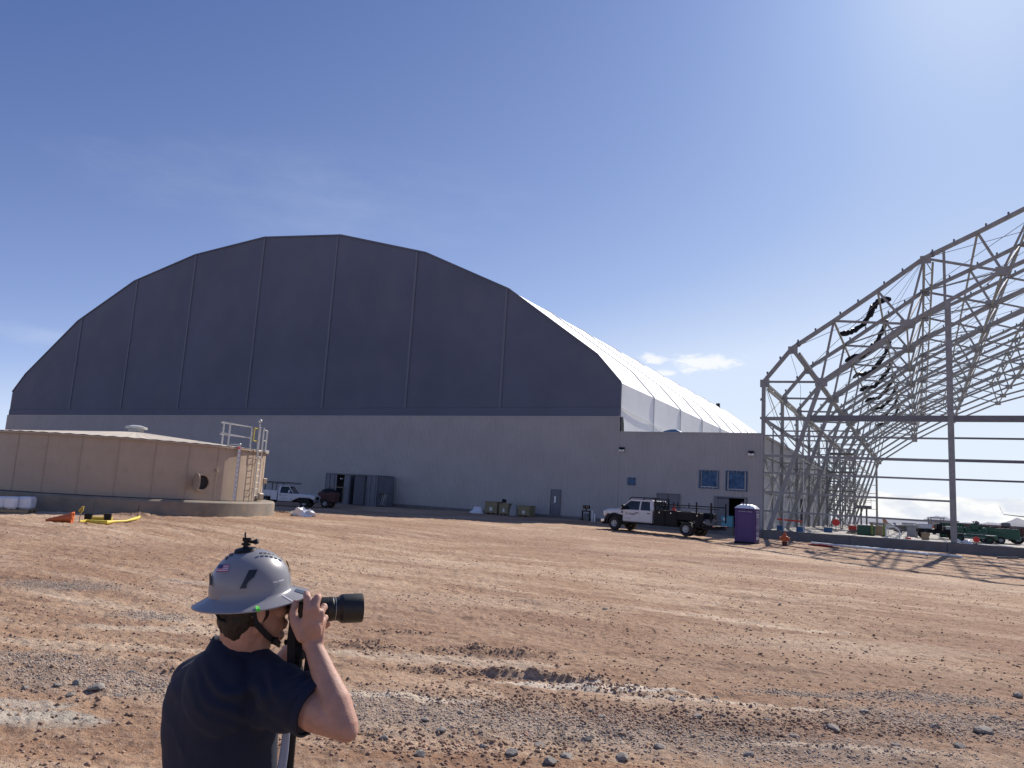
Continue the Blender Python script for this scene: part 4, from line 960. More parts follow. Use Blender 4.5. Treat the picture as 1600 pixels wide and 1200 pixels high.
for s in (1, -1):
    yb, yt = s*.945, s*.815
    rf_.bar((cabL+.30, yb, 1.35), (cabL-.50, yt, 1.97), .06, .05); rf_.bar((cabR+.03, yb, 1.35), (cabR+.15, yt, 1.96), .10, .22, up=(1,0,0)); rf_.bar((cabL-1.24, yb+s*.005, 1.35), (cabL-1.26, yt+s*.005, 1.96), .05, .10, up=(1,0,0)); rf_.bar((cabL-.5, yt, 1.97), (cabR+.15, yt, 1.97), .07, .09)
rf_.obj('roof', M['white_paint'], truck, smooth=30)
for s in (1, -1):
    for (xa, xb) in ((cabL-.02, cabL-1.24), (cabL-1.28, cabR+.10)):
        dr = MB(); dr.bbox((xb, s*.965, .66), (xa, s*.985, 1.36), .008); dd_ = dr.obj('door', M['white_paint'], truck, smooth=30)
        MB().bbox((xb+.06, s*.985, 1.16), (xb+.27, s*1.01, 1.215), .01).obj('door_handle', M['black'], dd_)
    lo, hi = sorted((s*.96, s*1.02)); MB().bbox((cabR+.05, lo, .50), (cabL, hi, .60), .02).obj('running_board', M['black'], truck)
    mi = MB(); mi.bbox((cabL-.20, s*1.02, 1.34), (cabL-.04, s*1.26, 1.66), .04); mi.bar((cabL-.1, s*.95, 1.42), (cabL-.1, s*1.05, 1.45), .05); mi.obj('wing_mirror', M['black'], truck)
    fl = MB(); r0, r1 = .50, .62; vs = []; n_ = 16
    for k in range(n_+1):
        a = PI*k/n_
        for (r_, yy) in ((r0, .90), (r1, .93), (r1, 1.05), (r0, 1.07)): vs.append((WF+r_*math.cos(a), s*yy, .44+r_*math.sin(a)*1.08))
    fl.add(vs, [(k*4+q, (k+1)*4+q, (k+1)*4+(q+1)%4, k*4+(q+1)%4) for k in range(n_) for q in range(4)] + [(0,1,2,3), (n_*4+3, n_*4+2, n_*4+1, n_*4)]); fl.obj('wheel_arch', M['black'], truck)
    wl = MB(); lo, hi = sorted((s*.5, s*.955)); wl.box((WF-.62, lo, .5), (WF+.60, hi, 1.04)); wl.obj('wheel_well', M['black'], truck, smooth=None)
    lo, hi = sorted((s*.56, s*.90)); MB().bbox((WF+.80, lo, .92), (WF+.955, hi, 1.20), .03).obj('headlight', M['lamp_glass'], truck)
    m_ = MB(); m_.bbox((WF-.60, s*.968, 1.12), (WF-.50, s*.982, 1.26), .005); m_.obj('fender_badge', M['black'], truck)
gl = MB()
for k in range(4): gl.bbox((WF+.90, -.55, .76+k*.115), (WF+.985, .55, .82+k*.115), .015)
gl.obj('grille', M['chrome'], truck); MB().box((WF+.80, -.60, .70), (WF+.93, .60, 1.24)).obj('grille_backing', M['black'], truck, smooth=None)
bu = MB(); bu.bbox((WF+.85, -.98, .48), (WF+1.12, .98, .70), .05); bu.obj('front_bumper', M['chrome'], truck); MB().bbox((WF+.80, -.95, .34), (WF+1.02, .95, .47), .03).obj('air_dam', M['black'], truck)
MB().box((WF+1.12, -.16, .54), (WF+1.128, .16, .68)).obj('number_plate', M['white_paint'], truck, smooth=None)
ml = marks(truck, cabL-.95, cabL-.15, 1.04, .987, .14, 3, n=10); ml2 = marks(truck, cabL-.55, cabL-.05, .80, .987, .04, 8, 'steel_dark', 12)
ml3 = marks(truck, cabL-.95, cabL-.15, 1.06, -.987, .10, 3, n=10, flip=-1)
fr = MB(); fr.box((-1.3, -.45, .48), (WF+.8, -.33, .66)); fr.box((-1.3, .33, .48), (WF+.8, .45, .66)); fr.bar((0, -.9, .42), (0, .9, .42), .14); fr.bar((WF, -.9, .42), (WF, .9, .42), .12); fr.ball((0, 0, .42), .22); fr.obj('chassis', M['black'], truck, smooth=None)
# cab rack above roof
rk = MB()
for s in (-.8, .8):
    rk.bar((cabR-.10, s, .9), (cabR-.10, s, 2.16), .08); rk.bar((cabR-.10, s, 2.16), (cabL-.55, s, 2.16), .06); rk.bar((cabL-.55, s, 2.16), (cabL-.35, s, 2.04), .05)
for x_ in (cabR-.10, cabR+.6, cabR+1.2, cabL-.55): rk.bar((x_, -.8, 2.16), (x_, .8, 2.16), .05)
for k in range(8): rk.bar((cabR-.10, -.7+k*.2, 1.2), (cabR-.10, -.7+k*.2, 2.1), .03)
rk.bar((cabR-.10, -.8, 1.5), (cabR-.10, .8, 1.5), .05); rk.obj('cab_rack', M['black'], truck, smooth=None)
# utility bed
BX0, BX1 = -.95, cabR-.18
for s in (1, -1):
    lo, hi = sorted((s*.62, s*1.08))
    b1 = MB(); b1.bbox((BX1-.78, lo, .50), (BX1, hi, 1.46), .02); b1.bbox((.58, lo, .54), (BX1-.79, hi, 1.46), .02); b1.bbox((BX0, lo, .58), (-.62, hi, 1.42), .02); b1.bbox((-.62, lo, .95), (.58, hi, 1.44), .02); b1.obj('tool_box', M['black'], truck, smooth=30)
    for (xa, xb, za, zb) in ((BX1-.74, BX1-.04, .60, 1.40), (.64, BX1-.84, .62, 1.40), (BX0+.03, -.65, .68, 1.36)):
        dd_ = MB().bbox((xa, s*1.08, za), (xb, s*1.10, zb), .01).obj('tool_box_door', M['black'], truck, smooth=30)
        MB().bbox(((xa+xb)/2-.03, s*1.10, zb-.14), ((xa+xb)/2+.03, s*1.125, zb-.04), .008).obj('latch', M['chrome'], dd_)
    lr = MB(); y_ = s*.95
    lr.bar((BX1+.02, y_, 1.82), (BX0-.65, y_, 1.82), .06); lr.bar((BX1+.02, y_, 1.68), (BX0-.2, y_, 1.68), .04)
    for x_ in (BX0+.30, BX0-.65): lr.bar((x_, y_, .9 if x_ < BX0 else 1.2), (x_, y_, 2.06), .07)
    for x_ in (BX1-.5, .9): lr.bar((x_, y_, 1.7), (x_, y_, 2.0), .05)
    lr.obj('ladder_rack', M['black'], truck, smooth=None)
bd = MB(); bd.box((BX0-.1, -.61, .72), (BX1, .61, .80)); bd.bbox((BX0-.75, -.98, .62), (BX0-.02, .98, .72), .02); bd.box((BX0-.72, -.9, .48), (BX0-.1, .9, .60)); bd.obj('bed_deck', M['black'], truck, smooth=None)
vz = MB(); vz.bbox((BX0-.60, .55, .73), (BX0-.25, .85, 1.02), .03); vz.tube((BX0-.45, .2, .73), (BX0-.45, .2, 1.1), .10, 10); vz.bar((BX0-.55, -.8, 1.02), (BX0-.2, .8, 1.04), .08); vz.obj('bench_vice', M['steel_dark'], truck)
for x_ in (-1.10, -.35): MB().box((x_-.05+.4, .72, 1.46), (x_+.35, .95, 1.54)).obj('loose_tool', M['galv_bright'], truck, smooth=None)
m = MB(); m.lathe([(.17, 0), (.16, .03), (.10, .04), (.03, .42), (0, .42)], (BX1-1.25, .82, 1.47), n=12); m.obj('traffic_cone', M['red'], truck)
for (x_, y_) in ((WF, .95), (WF, -.95)): wheel(truck, x_, y_*.96, .43, .26, 1 if y_ > 0 else -1, rim=.55)
for y_ in (.92, -.92): wheel(truck, 0, y_, .43, .25, 1 if y_ > 0 else -1, rim=.55); wheel(truck, 0, y_-.28*(1 if y_ > 0 else -1), .43, .22, 1 if y_ > 0 else -1, rim=.55)
tl = MB()
for s in (.8, -.8): tl.box((BX0-.76, s-.08, .63), (BX0-.752, s+.08, .71))
tl.obj('tail_light', M['red'], truck, smooth=None)

# ------------------------------------------------------------------ white pickup with ladder rack behind the tank
pf, pr = at_z(474.5, 793, 0), at_z(417, 789.5, 0); ang = math.atan2(pf.y-pr.y, pf.x-pr.x)
ang = ang; WB = 3.35; right = Vector((math.sin(ang), -math.cos(ang), 0)); d0 = Vector((math.cos(ang), math.sin(ang), 0)); o0 = pf - d0*WB - right*.80
van = thing('pickup', 'white single cab pickup with black ladder rack in the shade behind the tank', 'pickup', (o0.x, o0.y, gz(o0.x, o0.y)), ang)
b = MB()
loft([(WB-1.15, ring_(.93, .45, 1.08, .05)), (WB-.45, ring_(.93, .78, 1.10, .07)), (WB+.45, ring_(.93, .78, 1.06, .08)), (WB+.84, ring_(.88, .62, 1.00, .08))], b); b.obj('hood', M['white_paint'], van, smooth=30)
cb = MB(); loft([(WB-1.10, ring_(.93, .42, 1.10, .04)), (WB-2.25, ring_(.93, .42, 1.10, .04))], cb); cb.obj('cab', M['white_paint'], van, smooth=30)
MB().add([(WB-.98, -.88, 1.09), (WB-.98, .88, 1.09), (WB-1.42, .72, 1.66), (WB-1.42, -.72, 1.66), (WB-2.23, -.88, 1.09), (WB-2.23, .88, 1.09), (WB-2.15, .74, 1.66), (WB-2.15, -.74, 1.66)], [(0,1,2,3), (1,5,6,2), (5,4,7,6), (4,0,3,7), (3,2,6,7)]).obj('cab_glass', M['glass_dark'], van, smooth=None)
r_ = MB(); r_.bbox((WB-2.18, -.76, 1.65), (WB-1.38, .76, 1.72), .03)
for s in (1, -1): r_.bar((WB-.97, s*.89, 1.08), (WB-1.41, s*.735, 1.67), .06, .05); r_.bar((WB-2.2, s*.89, 1.08), (WB-2.14, s*.745, 1.67), .09, .16, up=(1,0,0)); r_.bar((WB-1.4, s*.74, 1.68), (WB-2.15, s*.74, 1.68), .06)
r_.obj('roof', M['white_paint'], van, smooth=30)
for s in (1, -1):
    dr = MB().bbox((WB-2.22, s*.93, .48), (WB-1.12, s*.948, 1.08), .008).obj('door', M['white_paint'], van, smooth=30)
    MB().bbox((WB-2.14, s*.948, .92), (WB-1.98, s*.965, .97), .008).obj('door_handle', M['black'], dr)
    lo, hi = sorted((s*.95, s*1.12)); MB().bbox((WB-1.35, lo, 1.12), (WB-1.22, hi, 1.38), .03).obj('wing_mirror', M['white_paint'], van)
    lo, hi = sorted((s*.56, s*.87)); MB().bbox((WB+.80, lo, .76), (WB+.86, hi, .92), .02).obj('headlight', M['lamp_glass'], van)
    wl = MB(); lo, hi = sorted((s*.5, s*.935)); wl.box((WB-.46, lo, .35), (WB+.46, hi, .80)); wl.obj('wheel_well', M['black'], van, smooth=None)
    for x_ in (WB, 0): wheel(van, x_, s*.80, .36, .22, s, rim=.55)
    lo, hi = sorted((s*.55, s*.99)); bx = MB(); bx.bbox((.50, lo, .50), (WB-2.32, hi, 1.28), .02); bx.bbox((-.50, lo, .80), (.49, hi, 1.28), .02); bx.bbox((-1.2, lo, .50), (-.51, hi, 1.28), .02); bx.obj('utility_box', M['white_paint'], van, smooth=30)
    lr = MB()
    for x_ in (-1.05, -.1, .85): lr.bar((x_, s*.88, 1.28), (x_+.05, s*.80, 1.95), .05)
    lr.bar((-1.15, s*.80, 1.97), (WB-.9, s*.80, 1.97), .06); lr.bar((-1.15, s*.80, 1.86), (WB-1.0, s*.80, 1.88), .04); lr.obj('ladder_rack', M['black'], van, smooth=None)
m = MB()
for x_ in (-1.0, -.1, .85, WB-1.6): m.bar((x_, -.8, 1.99), (x_, .8, 1.99), .05)
m.obj('rack_crossbar', M['black'], van, smooth=None)
marks(van, WB-2.0, WB-1.45, .87, -.95, .05, 5, n=6, flip=-1); marks(van, WB-1.95, WB-1.5, .60, -.95, .09, 6, n=4, flip=-1)
MB().box((WB+.80, -.55, .66), (WB+.85, .55, .90)).obj('grille', M['black'], van, smooth=None); MB().bbox((WB+.78, -.92, .45), (WB+.98, .92, .62), .04).obj('front_bumper', M['steel_dark'], van)
MB().box((WB+.985, .0, .49), (WB+.99, .30, .62)).obj('number_plate', M['white_paint'], van, smooth=None)
m = MB(); m.box((-1.2, -.54, .62), (WB-2.3, .54, .70)); m.box((-1.2, -.4, .36), (WB+.6, .4, .5)); m.obj('chassis', M['black'], van, smooth=None)

# dark compressor beside the pickup
p = at_z(512, 794, .0); t = thing('towed_compressor', 'dark maroon towed compressor with rounded black top standing between the pickup and the grey store', 'compressor', (p.x, p.y, gz(p.x, p.y)), R(20))
m = MB(); m.bbox((-.8, -.6, .45), (.8, .6, 1.35), .12); m.obj('casing', M['rust'], t); m = MB(); m.ball((0, 0, 1.30), (.75, .55, .38), 14, 8); m.obj('hood', M['black'], t)
for s in (1, -1): wheel(t, 0, s*.68, .36, .2, s)
MB().bar((.8, 0, .5), (1.7, 0, .4), .08).obj('tow_bar', M['steel_dark'], t, smooth=None)

# ------------------------------------------------------------------ grey store against the hangar wall
pa, pb = at_y(505, 788, Y0-3.0), at_y(588, 789, Y0-3.0); zb = .12; L_ = pb.x-pa.x
st = thing('storage_container', 'dark grey steel storage container with open doors standing against the hangar wall', 'container', (pa.x, Y0-3.0, zb)); H = 3.05
m = MB(); m.box((0, 0, 0), (L_, 2.4, .14)); m.obj('floor_frame', M['steel_dark'], st, smooth=None)
m = MB(); m.bbox((-.02, -.02, H-.12), (L_+.02, 2.42, H), .02); m.obj('roof', M['steel_dark'], st)
m = MB(); m.box((0, 2.3, .14), (L_, 2.4, H-.12)); m.box((0, .02, .14), (.08, 2.3, H-.12)); m.box((L_-.08, .02, .14), (L_, 2.3, H-.12)); m.obj('wall', M['store'], st, smooth=None)
for (u0, u1, mm, nm) in ((.00, .22, 'store', 'front_panel'), (.36, .52, 'store', 'front_panel'), (.78, 1.0, 'store', 'front_panel')):
    n_ = int((u1-u0)*L_/.28); m = MB()
    for k in range(n_): x_ = (u0+(u1-u0)*k/n_)*L_; w_ = (u1-u0)*L_/n_; m.box((x_+.02, -.02 if k % 2 else .02, .14), (x_+w_-.01, .05, H-.13))
    m.obj(nm, M[mm], st, smooth=None)
for (u, rz_) in ((.56, -1.25), (.76, -1.9)):
    d_ = MB().bbox((0, -.03, 0), (1.1, .03, H-.35), .01).obj('open_door', M['door_grey'], st); d_.location = (u*L_, -.02, .18); d_.rotation_euler = (0,0,rz_)
    for x_ in (.3, .75): q = MB().tube((x_, -.06, .1), (x_, -.06, H-.5), .02).obj('lock_rod', M['galv'], d_)
m = MB(); m.box((.24*L_, 2.1, .2), (.34*L_, 2.25, 1.6)); m.box((.60*L_, 1.8, .2), (.74*L_, 2.2, 2.2)); m.obj('shelf_goods', M['galv'], st, smooth=None)
for x_ in (.255, .285): MB().ball((x_*L_, .3, 2.55), .07).obj('lamp', M['lamp_glass'], st)
wf = thing('timber_prop', 'thin weathered timber frame propped in front of the grey store', 'frame', (pa.x+.20*L_, Y0-3.7, .12)); m = MB(); w_ = .26*L_
m.bar((0,0,0), (0,0,1.75), .07); m.bar((w_,0,0), (w_,0,1.7), .07); m.bar((-.05,0,1.75), (w_+.1,0,1.7), .07, .09); m.obj('frame', M['wood_old'], wf, smooth=None)
pc = at_y(595, 789, Y0-2.4); rk = thing('tube_rack', 'dark low steel rack of white upright tubes beside the grey store', 'rack', (pc.x, Y0-2.4, .15)); m = MB()
m.bbox((-.75, -.4, .2), (.75, .4, .3), .02); m.bbox((-.75, -.4, 1.35), (.75, .4, 1.45), .02)
for x_ in (-.75, .75):
    for y_ in (-.4, .4): m.bar((x_, y_, 0), (x_, y_, 1.45), .07)
m.obj('frame', M['steel_dark'], rk, smooth=None)
for k in range(6): MB().bar((-.6+k*.22, -.1, .3), (-.55+k*.22, .05, 1.30), .07).obj('tube', M['galv_bright'], rk, smooth=None)
MB().box((-1.1, -.7, .0), (1.3, .5, .08)).obj('base_board', M['wood_old'], rk, smooth=None)

# ------------------------------------------------------------------ crates by the hangar wall
def crate(px0, px1, h, nm, Y=Y0-3.2, lab=True):
    a = at_y(px0, 800, Y); b_ = at_y(px1, 800, Y); w_ = b_.x-a.x; z = gz((a.x+b_.x)/2, Y)
    t = thing('crate', nm, 'crate', ((a.x+b_.x)/2, Y, z), group='tan crates along the hangar wall'); m = MB(); m.bbox((-w_/2, 0, .12), (w_/2, 1.1, h), .02); m.obj('box', M['cardboard'], t)
    m = MB(); m.bbox((-w_/2-.03, -.03, h*.62), (w_/2+.03, 1.13, h*.68), .01); m.bbox((-w_/2-.03, -.03, h), (w_/2+.03, 1.13, h+.05), .01); m.obj('lid', M['cardboard'], t)
    m = MB()
    for x_ in (-w_/2+.1, 0, w_/2-.1): m.box((x_-.06, 0, 0), (x_+.06, 1.1, .11))
    m.obj('skid', M['wood_old'], t, smooth=None)
    if lab: MB().box((-w_*.1, -.008, h*.30), (w_*.12, -.001, h*.58)).obj('paper_label', M['white_paint'], t, smooth=None)
crate(757, 776, 1.05, 'tallest tan crate against the hangar wall, next to the crumpled white sheet')
crate(779, 794, .98, 'middle tan crate against the hangar wall with a dark bag on top')
crate(808.5, 827, .90, 'right hand tan crate against the hangar wall with a white label, nearest the grey door', Y0-3.0)
def blob(name, c_, s, seed, mm, lab, cat, n=22, amp=.28, flat=.0):
    rnd = np.random.default_rng(seed); m = MB(); m.ball((0,0,0), 1.0, n, n//2)
    V = []
    for (x, y, z) in m.v:
        k = 1+amp*float(fbm(np.array([x*2.2+seed]), np.array([y*2.2+z*2.7]), 3, seed)[0])*2
        V.append((x*s[0]*k, y*s[1]*k, max(-.15*s[2], z*s[2]*k)))
    m.v = V; o_ = m.obj(name, M[mm]); o_.location = c_; tag(o_, lab, cat); return o_
p = at_y(746, 799, Y0-3.2); blob('plastic_sheet', (p.x, p.y, gz(p.x, p.y)+.05), (.65, .5, .5), 3, 'wrap', 'crumpled white plastic sheeting on the ground left of the tan crates', 'plastic sheet')
p = at_y(788, 786, Y0-2.6); blob('dark_bag', (p.x, p.y, gz(p.x, p.y)+1.03+.08), (.22, .2, .25), 5, 'black', 'small dark bag sitting on the middle tan crate', 'bag')
p = at_y(802, 799, Y0-3.0); blob('grey_sack', (p.x, p.y, gz(p.x, p.y)+.15), (.36, .35, .85), 8, 'galv', 'upright grey sack standing between the tan crates', 'sack', amp=.12)
# work light stand and white stub pipes
p = at_y(915.5, 808, Y0-3.4); z = gz(p.x, p.y); t = thing('work_light_stand', 'dark two lamp work light stand by the wall just left of the truck', 'work light', (p.x, p.y, z+.1))
m = MB(); m.bar((-.32, 0, 0), (-.32, 0, .75), .09); m.bar((.32, 0, 0), (.32, 0, .75), .09); m.bar((-.34, 0, .72), (.34, 0, .72), .09); m.bar((-.34,-.3,.03), (-.34,.3,.03), .07); m.bar((.34,-.3,.03), (.34,.3,.03), .07); m.bar((0,0,.72), (0,0,.95), .07); m.obj('stand', M['black'], t, smooth=None)
for s in (-.17, .17): h_ = MB().bbox((s-.13, -.1, .90), (s+.13, .1, 1.18), .04).obj('lamp_head', M['black'], t); MB().box((s-.09, -.112, .94), (s+.09, -.101, 1.13)).obj('lamp_lens', M['glass_dark'], h_, smooth=None)
m = MB(); m.bbox((-.2, -.12, .25), (.2, .12, .55), .03); m.obj('battery_box', M['steel_dark'], t)
for k, (px, nm) in enumerate(((925, 'taller white pipe stub rising from the ground beside the work light stand'), (929, 'shorter white pipe stub just in front of the truck grille'))):
    p = at_y(px, 808, Y0-3.3); z = gz(p.x, p.y); o_ = MB().tube((0,0,0), (0,0,.9-.25*k), .06, 10).obj('pipe_stub', M['pvc']); o_.location = (p.x, p.y, z); tag(o_, nm, 'pipe')

# ------------------------------------------------------------------ portable toilet
p0, p1 = at_z(1147.5, 848, .0), at_z(1176, 849, .0); vr_ = p0-CAM; vr_.z = 0; vr_.normalize(); ang = math.atan2(-vr_.x, vr_.y) - R(14); W_ = 1.20
wc = thing('portable_toilet', 'purple portable toilet with domed translucent white roof beside the steel frame corner', 'portable toilet', (p0.x, p0.y, gz(p0.x, p0.y)-.03), ang)
Hh = 2.02; D_ = 1.10
sh = MB()
sh.bbox((.02, .02, .12), (W_-.02, D_-.02, Hh), .03); sh.obj('cabin', M['purple'], wc)
for (a, b_) in ((.0, .0), (W_-.09, .0), (.0, D_-.09), (W_-.09, D_-.09)): MB().bbox((a, b_, .05), (a+.09, b_+.09, Hh+.01), .02).obj('corner_post', M['purple'], wc)
MB().bbox((.13, -.004, .26), (W_-.13, .018, Hh-.22), .01).obj('side_panel', M['purple'], wc)
MB().bbox((-.02, -.02, Hh), (W_+.02, D_+.02, Hh+.07), .02).obj('top_rail', M['purple'], wc)
m = MB(); m.bbox((-.03, -.03, 0), (W_+.03, D_+.03, .12), .03); m.obj('skid_base', M['black'], wc)
rm = MB(); nx_, ny_ = 24, 14; vs = []
for i_ in range(nx_+1):
    for j_ in range(ny_+1):
        u, v = i_/nx_, j_/ny_; e = (1-abs(2*u-1)**3.2)*(1-abs(2*v-1)**4); bmp = .05*math.sin(u*PI*6.3)**2*(1 if .12 < u < .88 else .2)
        vs.append((-.03+(W_+.06)*u, -.03+(D_+.06)*v, Hh+.075+.22*e**.6+bmp*e))
rm.add(vs, [(i_*(ny_+1)+j_, (i_+1)*(ny_+1)+j_, (i_+1)*(ny_+1)+j_+1, i_*(ny_+1)+j_+1) for i_ in range(nx_) for j_ in range(ny_)]); rm.obj('roof_dome', M['wrap'], wc, smooth='all')
dr = MB().bbox((W_-.005, .12, .16), (W_+.03, D_-.12, Hh-.05), .01).obj('door', M['purple'], wc)
m = MB(); m.bbox((W_+.03, .45, .9), (W_+.05, .6, 1.15), .01); m.obj('door_latch', M['steel_dark'], dr)
for (z0_, z1_) in ((1.72, 1.78), (1.60, 1.64), (1.02, 1.06), (.94, .96), (.64, .68), (.56, .58), (.28, .45)): MB().box((W_+.031, .18, z0_), (W_+.036, .82, z1_)).obj('door_sign', M['galv_bright'], dr, smooth=None)
lt = marks(wc, .22, W_-.2, Hh-.14, -.012, .06, 12, 'galv_bright', 14, -1)
m = MB(); m.tube((.2, D_-.15, Hh), (.2, D_-.15, Hh+.45), .05, 10); m.obj('vent_pipe', M['purple'], wc)

# teal cabinet, hydrant, pipes and small things by the slab
p = at_y(1139, 826, Y0-.9); t = thing('teal_cabinet', 'teal metal tool chest with a white label standing outside the open annex doorway', 'tool chest', (p.x, Y0-1.5, gz(p.x, Y0-1.5)+.0))
m = MB(); m.bbox((-.40, -.3, .60), (.40, .3, 1.38), .03); m.obj('chest', M['teal'], t); MB().bbox((-.41, -.31, 1.39), (.41, .31, 1.44), .02).obj('lid', M['teal'], t); MB().box((-.24, -.309, 1.08), (-.02, -.301, 1.26)).obj('paper_label', M['white_paint'], t, smooth=None); MB().box((-.45, -.35, 0), (.45, .35, .58)).obj('block_base', M['concrete'], t, smooth=None)
p = at_z(1226, 853, -.02); t = thing('fire_hydrant', 'rusty orange fire hydrant on a dark barrel standing in front of the concrete stem wall', 'fire hydrant', (p.x, p.y, gz(p.x, p.y)))
m = MB(); m.lathe([(.14, .20), (.14, .50), (.20, .52), (.20, .56), (.13, .58), (.12, .68), (.06, .76), (.03, .80), (0.001, .80)], n=16); m.obj('barrel', M['orange'], t)
m = MB(); m.lathe([(.15, -.02), (.15, .19), (.21, .19), (.21, .23), (.14, .23)], n=16); m.obj('base', M['rust'], t)
for d_ in ((1,0,0), (-1,0,0), (0,-1,0)): MB().lathe([(.085, .10), (.085, .25), (.10, .25), (.10, .29), (.001, .29)], (0,0,.42), d_, 12).obj('outlet_cap', M['orange'], t)
def gdrop(a, dz=0): return Vector((a.x, a.y, gz(a.x, a.y)+dz))
for (a, b_, nm) in (((1270, 841), (1503, 868), 'long white pipe lying along the foot of the concrete stem wall, the farther one'), ((1268, 846.5), (1450, 864), 'shorter white pipe lying along the stem wall, the one nearer the camera')):
    q0 = at_z(a[0], a[1], .12); q1 = at_z(b_[0], b_[1], .12); q0, q1 = gdrop(q0, .10), gdrop(q1, .10); n_ = 1
    base = q0.copy(); o_ = MB().tube((0,0,0), q1-q0, .075, 12).obj('pipe', M['pvc']); o_.location = base; tag(o_, nm, 'pipe')
p = gdrop(at_z(1425, 853, 0)); o_ = MB().bbox((-.12,-.12,0), (.12,.12,.5), .03).obj('white_stub', M['pvc']); o_.location = (p.x, p.y+.3, p.z); tag(o_, 'white capped stub standing against the stem wall behind the white pipes', 'pipe stub')
p = gdrop(at_z(1286, 853, 0)); blob('red_hose', (p.x, p.y, p.z+.03), (.75, .25, .10), 4, 'red', 'faded red hose heaped on the earth in front of the white pipes', 'hose', amp=.5)
p = gdrop(at_z(1573, 872, 0)); o_ = MB().bar((-.5, -.1, .06), (.6, .1, .12), .12).obj('offcut', M['concrete']); o_.location = p; tag(o_, 'grey concrete offcut lying at the foot of the stem wall at far right', 'offcut')
for (px, w_, nm) in ((1216.5, .5, 'blue box on the slab behind the hydrant, beside the first leaning leg'), (1245.5, .55, 'blue box on the slab between the second and third frame columns'), (1294, .6, 'blue box on the slab in front of the scaffold tower')):
    p = at_z(px, 832 if px > 1240 else 829.5, FLOOR); p = Vector((p.x, max(p.y, Y0+.8), FLOOR)); t = thing('blue_box', nm, 'box', tuple(p), group='blue boxes on the slab')
    MB().bbox((-w_/2, -.25, 0), (w_/2, .25, .34), .03).obj('box', M['blue'], t); MB().bbox((-w_/2-.02, -.27, .34), (w_/2+.02, .27, .40), .02).obj('lid', M['blue'], t)
pa, pb = at_y(1214, 811, Y0+.9), at_y(1254, 815, Y0+.9); m = MB(); m.bar(pa, pb, .02, .12); o_ = m.obj('barrier_tape', M['red'], loc=tuple(pa), smooth=None); tag(o_, 'red barrier tape strung between the first frame columns', 'barrier tape')

# scaffold stair tower inside the frame
SX, SY = at_z(1314, 826.5, FLOOR).x, 84.0; SX = at_y(1315, 800, SY).x
sc = thing('scaffold_tower', 'grey scaffold stair tower standing on the slab inside the steel frame', 'scaffold', (SX, SY, FLOOR)); Hs = 8.2; lv = 4
for (x_, y_) in ((-1.25,-.9),(1.25,-.9),(-1.25,.9),(1.25,.9),(0,-.9),(0,.9)): MB().tube((x_, y_, 0), (x_, y_, Hs-.8*(x_==0)), .05, 6).obj('standard', M['steel_dark'] if x_ else M['galv'], sc)
for k in range(1, 5):
    z = k*1.9; d_ = MB().box((-1.3, -.95, z), (1.3, .95, z+.09)).obj('deck', M['steel_dark'], sc, smooth=None)
    for dz in (.5, 1.0):
        m = MB(); 
        for y_ in (-.95, .95): m.tube((-1.3, y_, z+dz), (1.3, y_, z+dz), .03, 5)
        for x_ in (-1.3, 1.3): m.tube((x_, -.95, z+dz), (x_, .95, z+dz), .03, 5)
        m.obj('guard_rail', M['galv'], sc)
for k in range(4):
    z = k*1.9; s = 1 if k % 2 else -1; m = MB()
    for y_ in (-.35, .35): m.bar((-1.1*s, y_, z), (1.1*s, y_, z+1.9), .05, .12)
    for q in range(8): t_ = (q+.5)/8; m.box((-1.1*s+2.2*s*t_-.13, -.33, z+1.9*t_), (-1.1*s+2.2*s*t_+.13, .33, z+1.9*t_+.04))
    m.obj('stair_flight', M['galv_bright'], sc, smooth=None)
    for y_ in (-.93, .93): MB().tube((-1.25, y_, z), (1.25, y_, z+1.9), .025, 5).obj('cross_brace', M['galv'], sc); MB().tube((1.25, y_, z), (-1.25, y_, z+1.9), .025, 5).obj('cross_brace', M['galv'], sc)

# raised working platform farther along
px_, py_ = at_y(1350, 820, 118).x, 118.0
pf_ = thing('work_platform', 'dark raised work platform with guard rail near the far end of the steel frame', 'platform', (px_, py_, FLOOR)); wd = at_y(1362, 803, py_).x-at_y(1338, 803, py_).x
MB().bbox((-wd/2, -1, 2.55), (wd/2, 1, 2.95), .03).obj('deck', M['steel_dark'], pf_, smooth=None)
for x_ in (-.35, .35): MB().bar((x_, 0, 0), (x_, 0, 2.55), .22).obj('post', M['steel_dark'], pf_, smooth=None)
m = MB()
for z in (3.45, 3.95): m.bar((-wd/2, -.95, z), (wd/2, -.95, z), .05)
for k in range(4): x_ = -wd/2+wd*k/3; m.bar((x_, -.95, 2.95), (x_, -.95, 3.95), .05)
m.obj('guard_rail', M['galv'], pf_, smooth=None)

# ------------------------------------------------------------------ plant and stores standing on the slab
def on_slab(px, py, Y=None):
    p = at_z(px, py, FLOOR) if Y is None else at_y(px, py, Y); return Vector((p.x, p.y, FLOOR))
def red_sign(px, Y, z, r, nm):
    p = at_y(px, 800, Y); t = thing('round_sign', nm, 'sign', (p.x, Y, FLOOR), group='red round signs on the slab')
    MB().lathe([(0.001, 0), (r, 0), (r, .03), (0.001, .03)], (0, -.03, z), (0,-1,0), 20).obj('disc', M['red'], t); MB().bar((0, 0, 0), (0, 0, z), .05).obj('post', M['steel_dark'], t, smooth=None)
    MB().lathe([(0.001, 0), (.22, 0), (.2, .06), (0.001, .06)], (0,0,0), (0,0,1), 12).obj('foot', M['black'], t)
red_sign(1306, 72, .78, .30, 'red round sign on a short post in front of the scaffold tower'); red_sign(1524, 61.0, .33, .20, 'bright red round sign low in front of the green lift, right of the mullion')
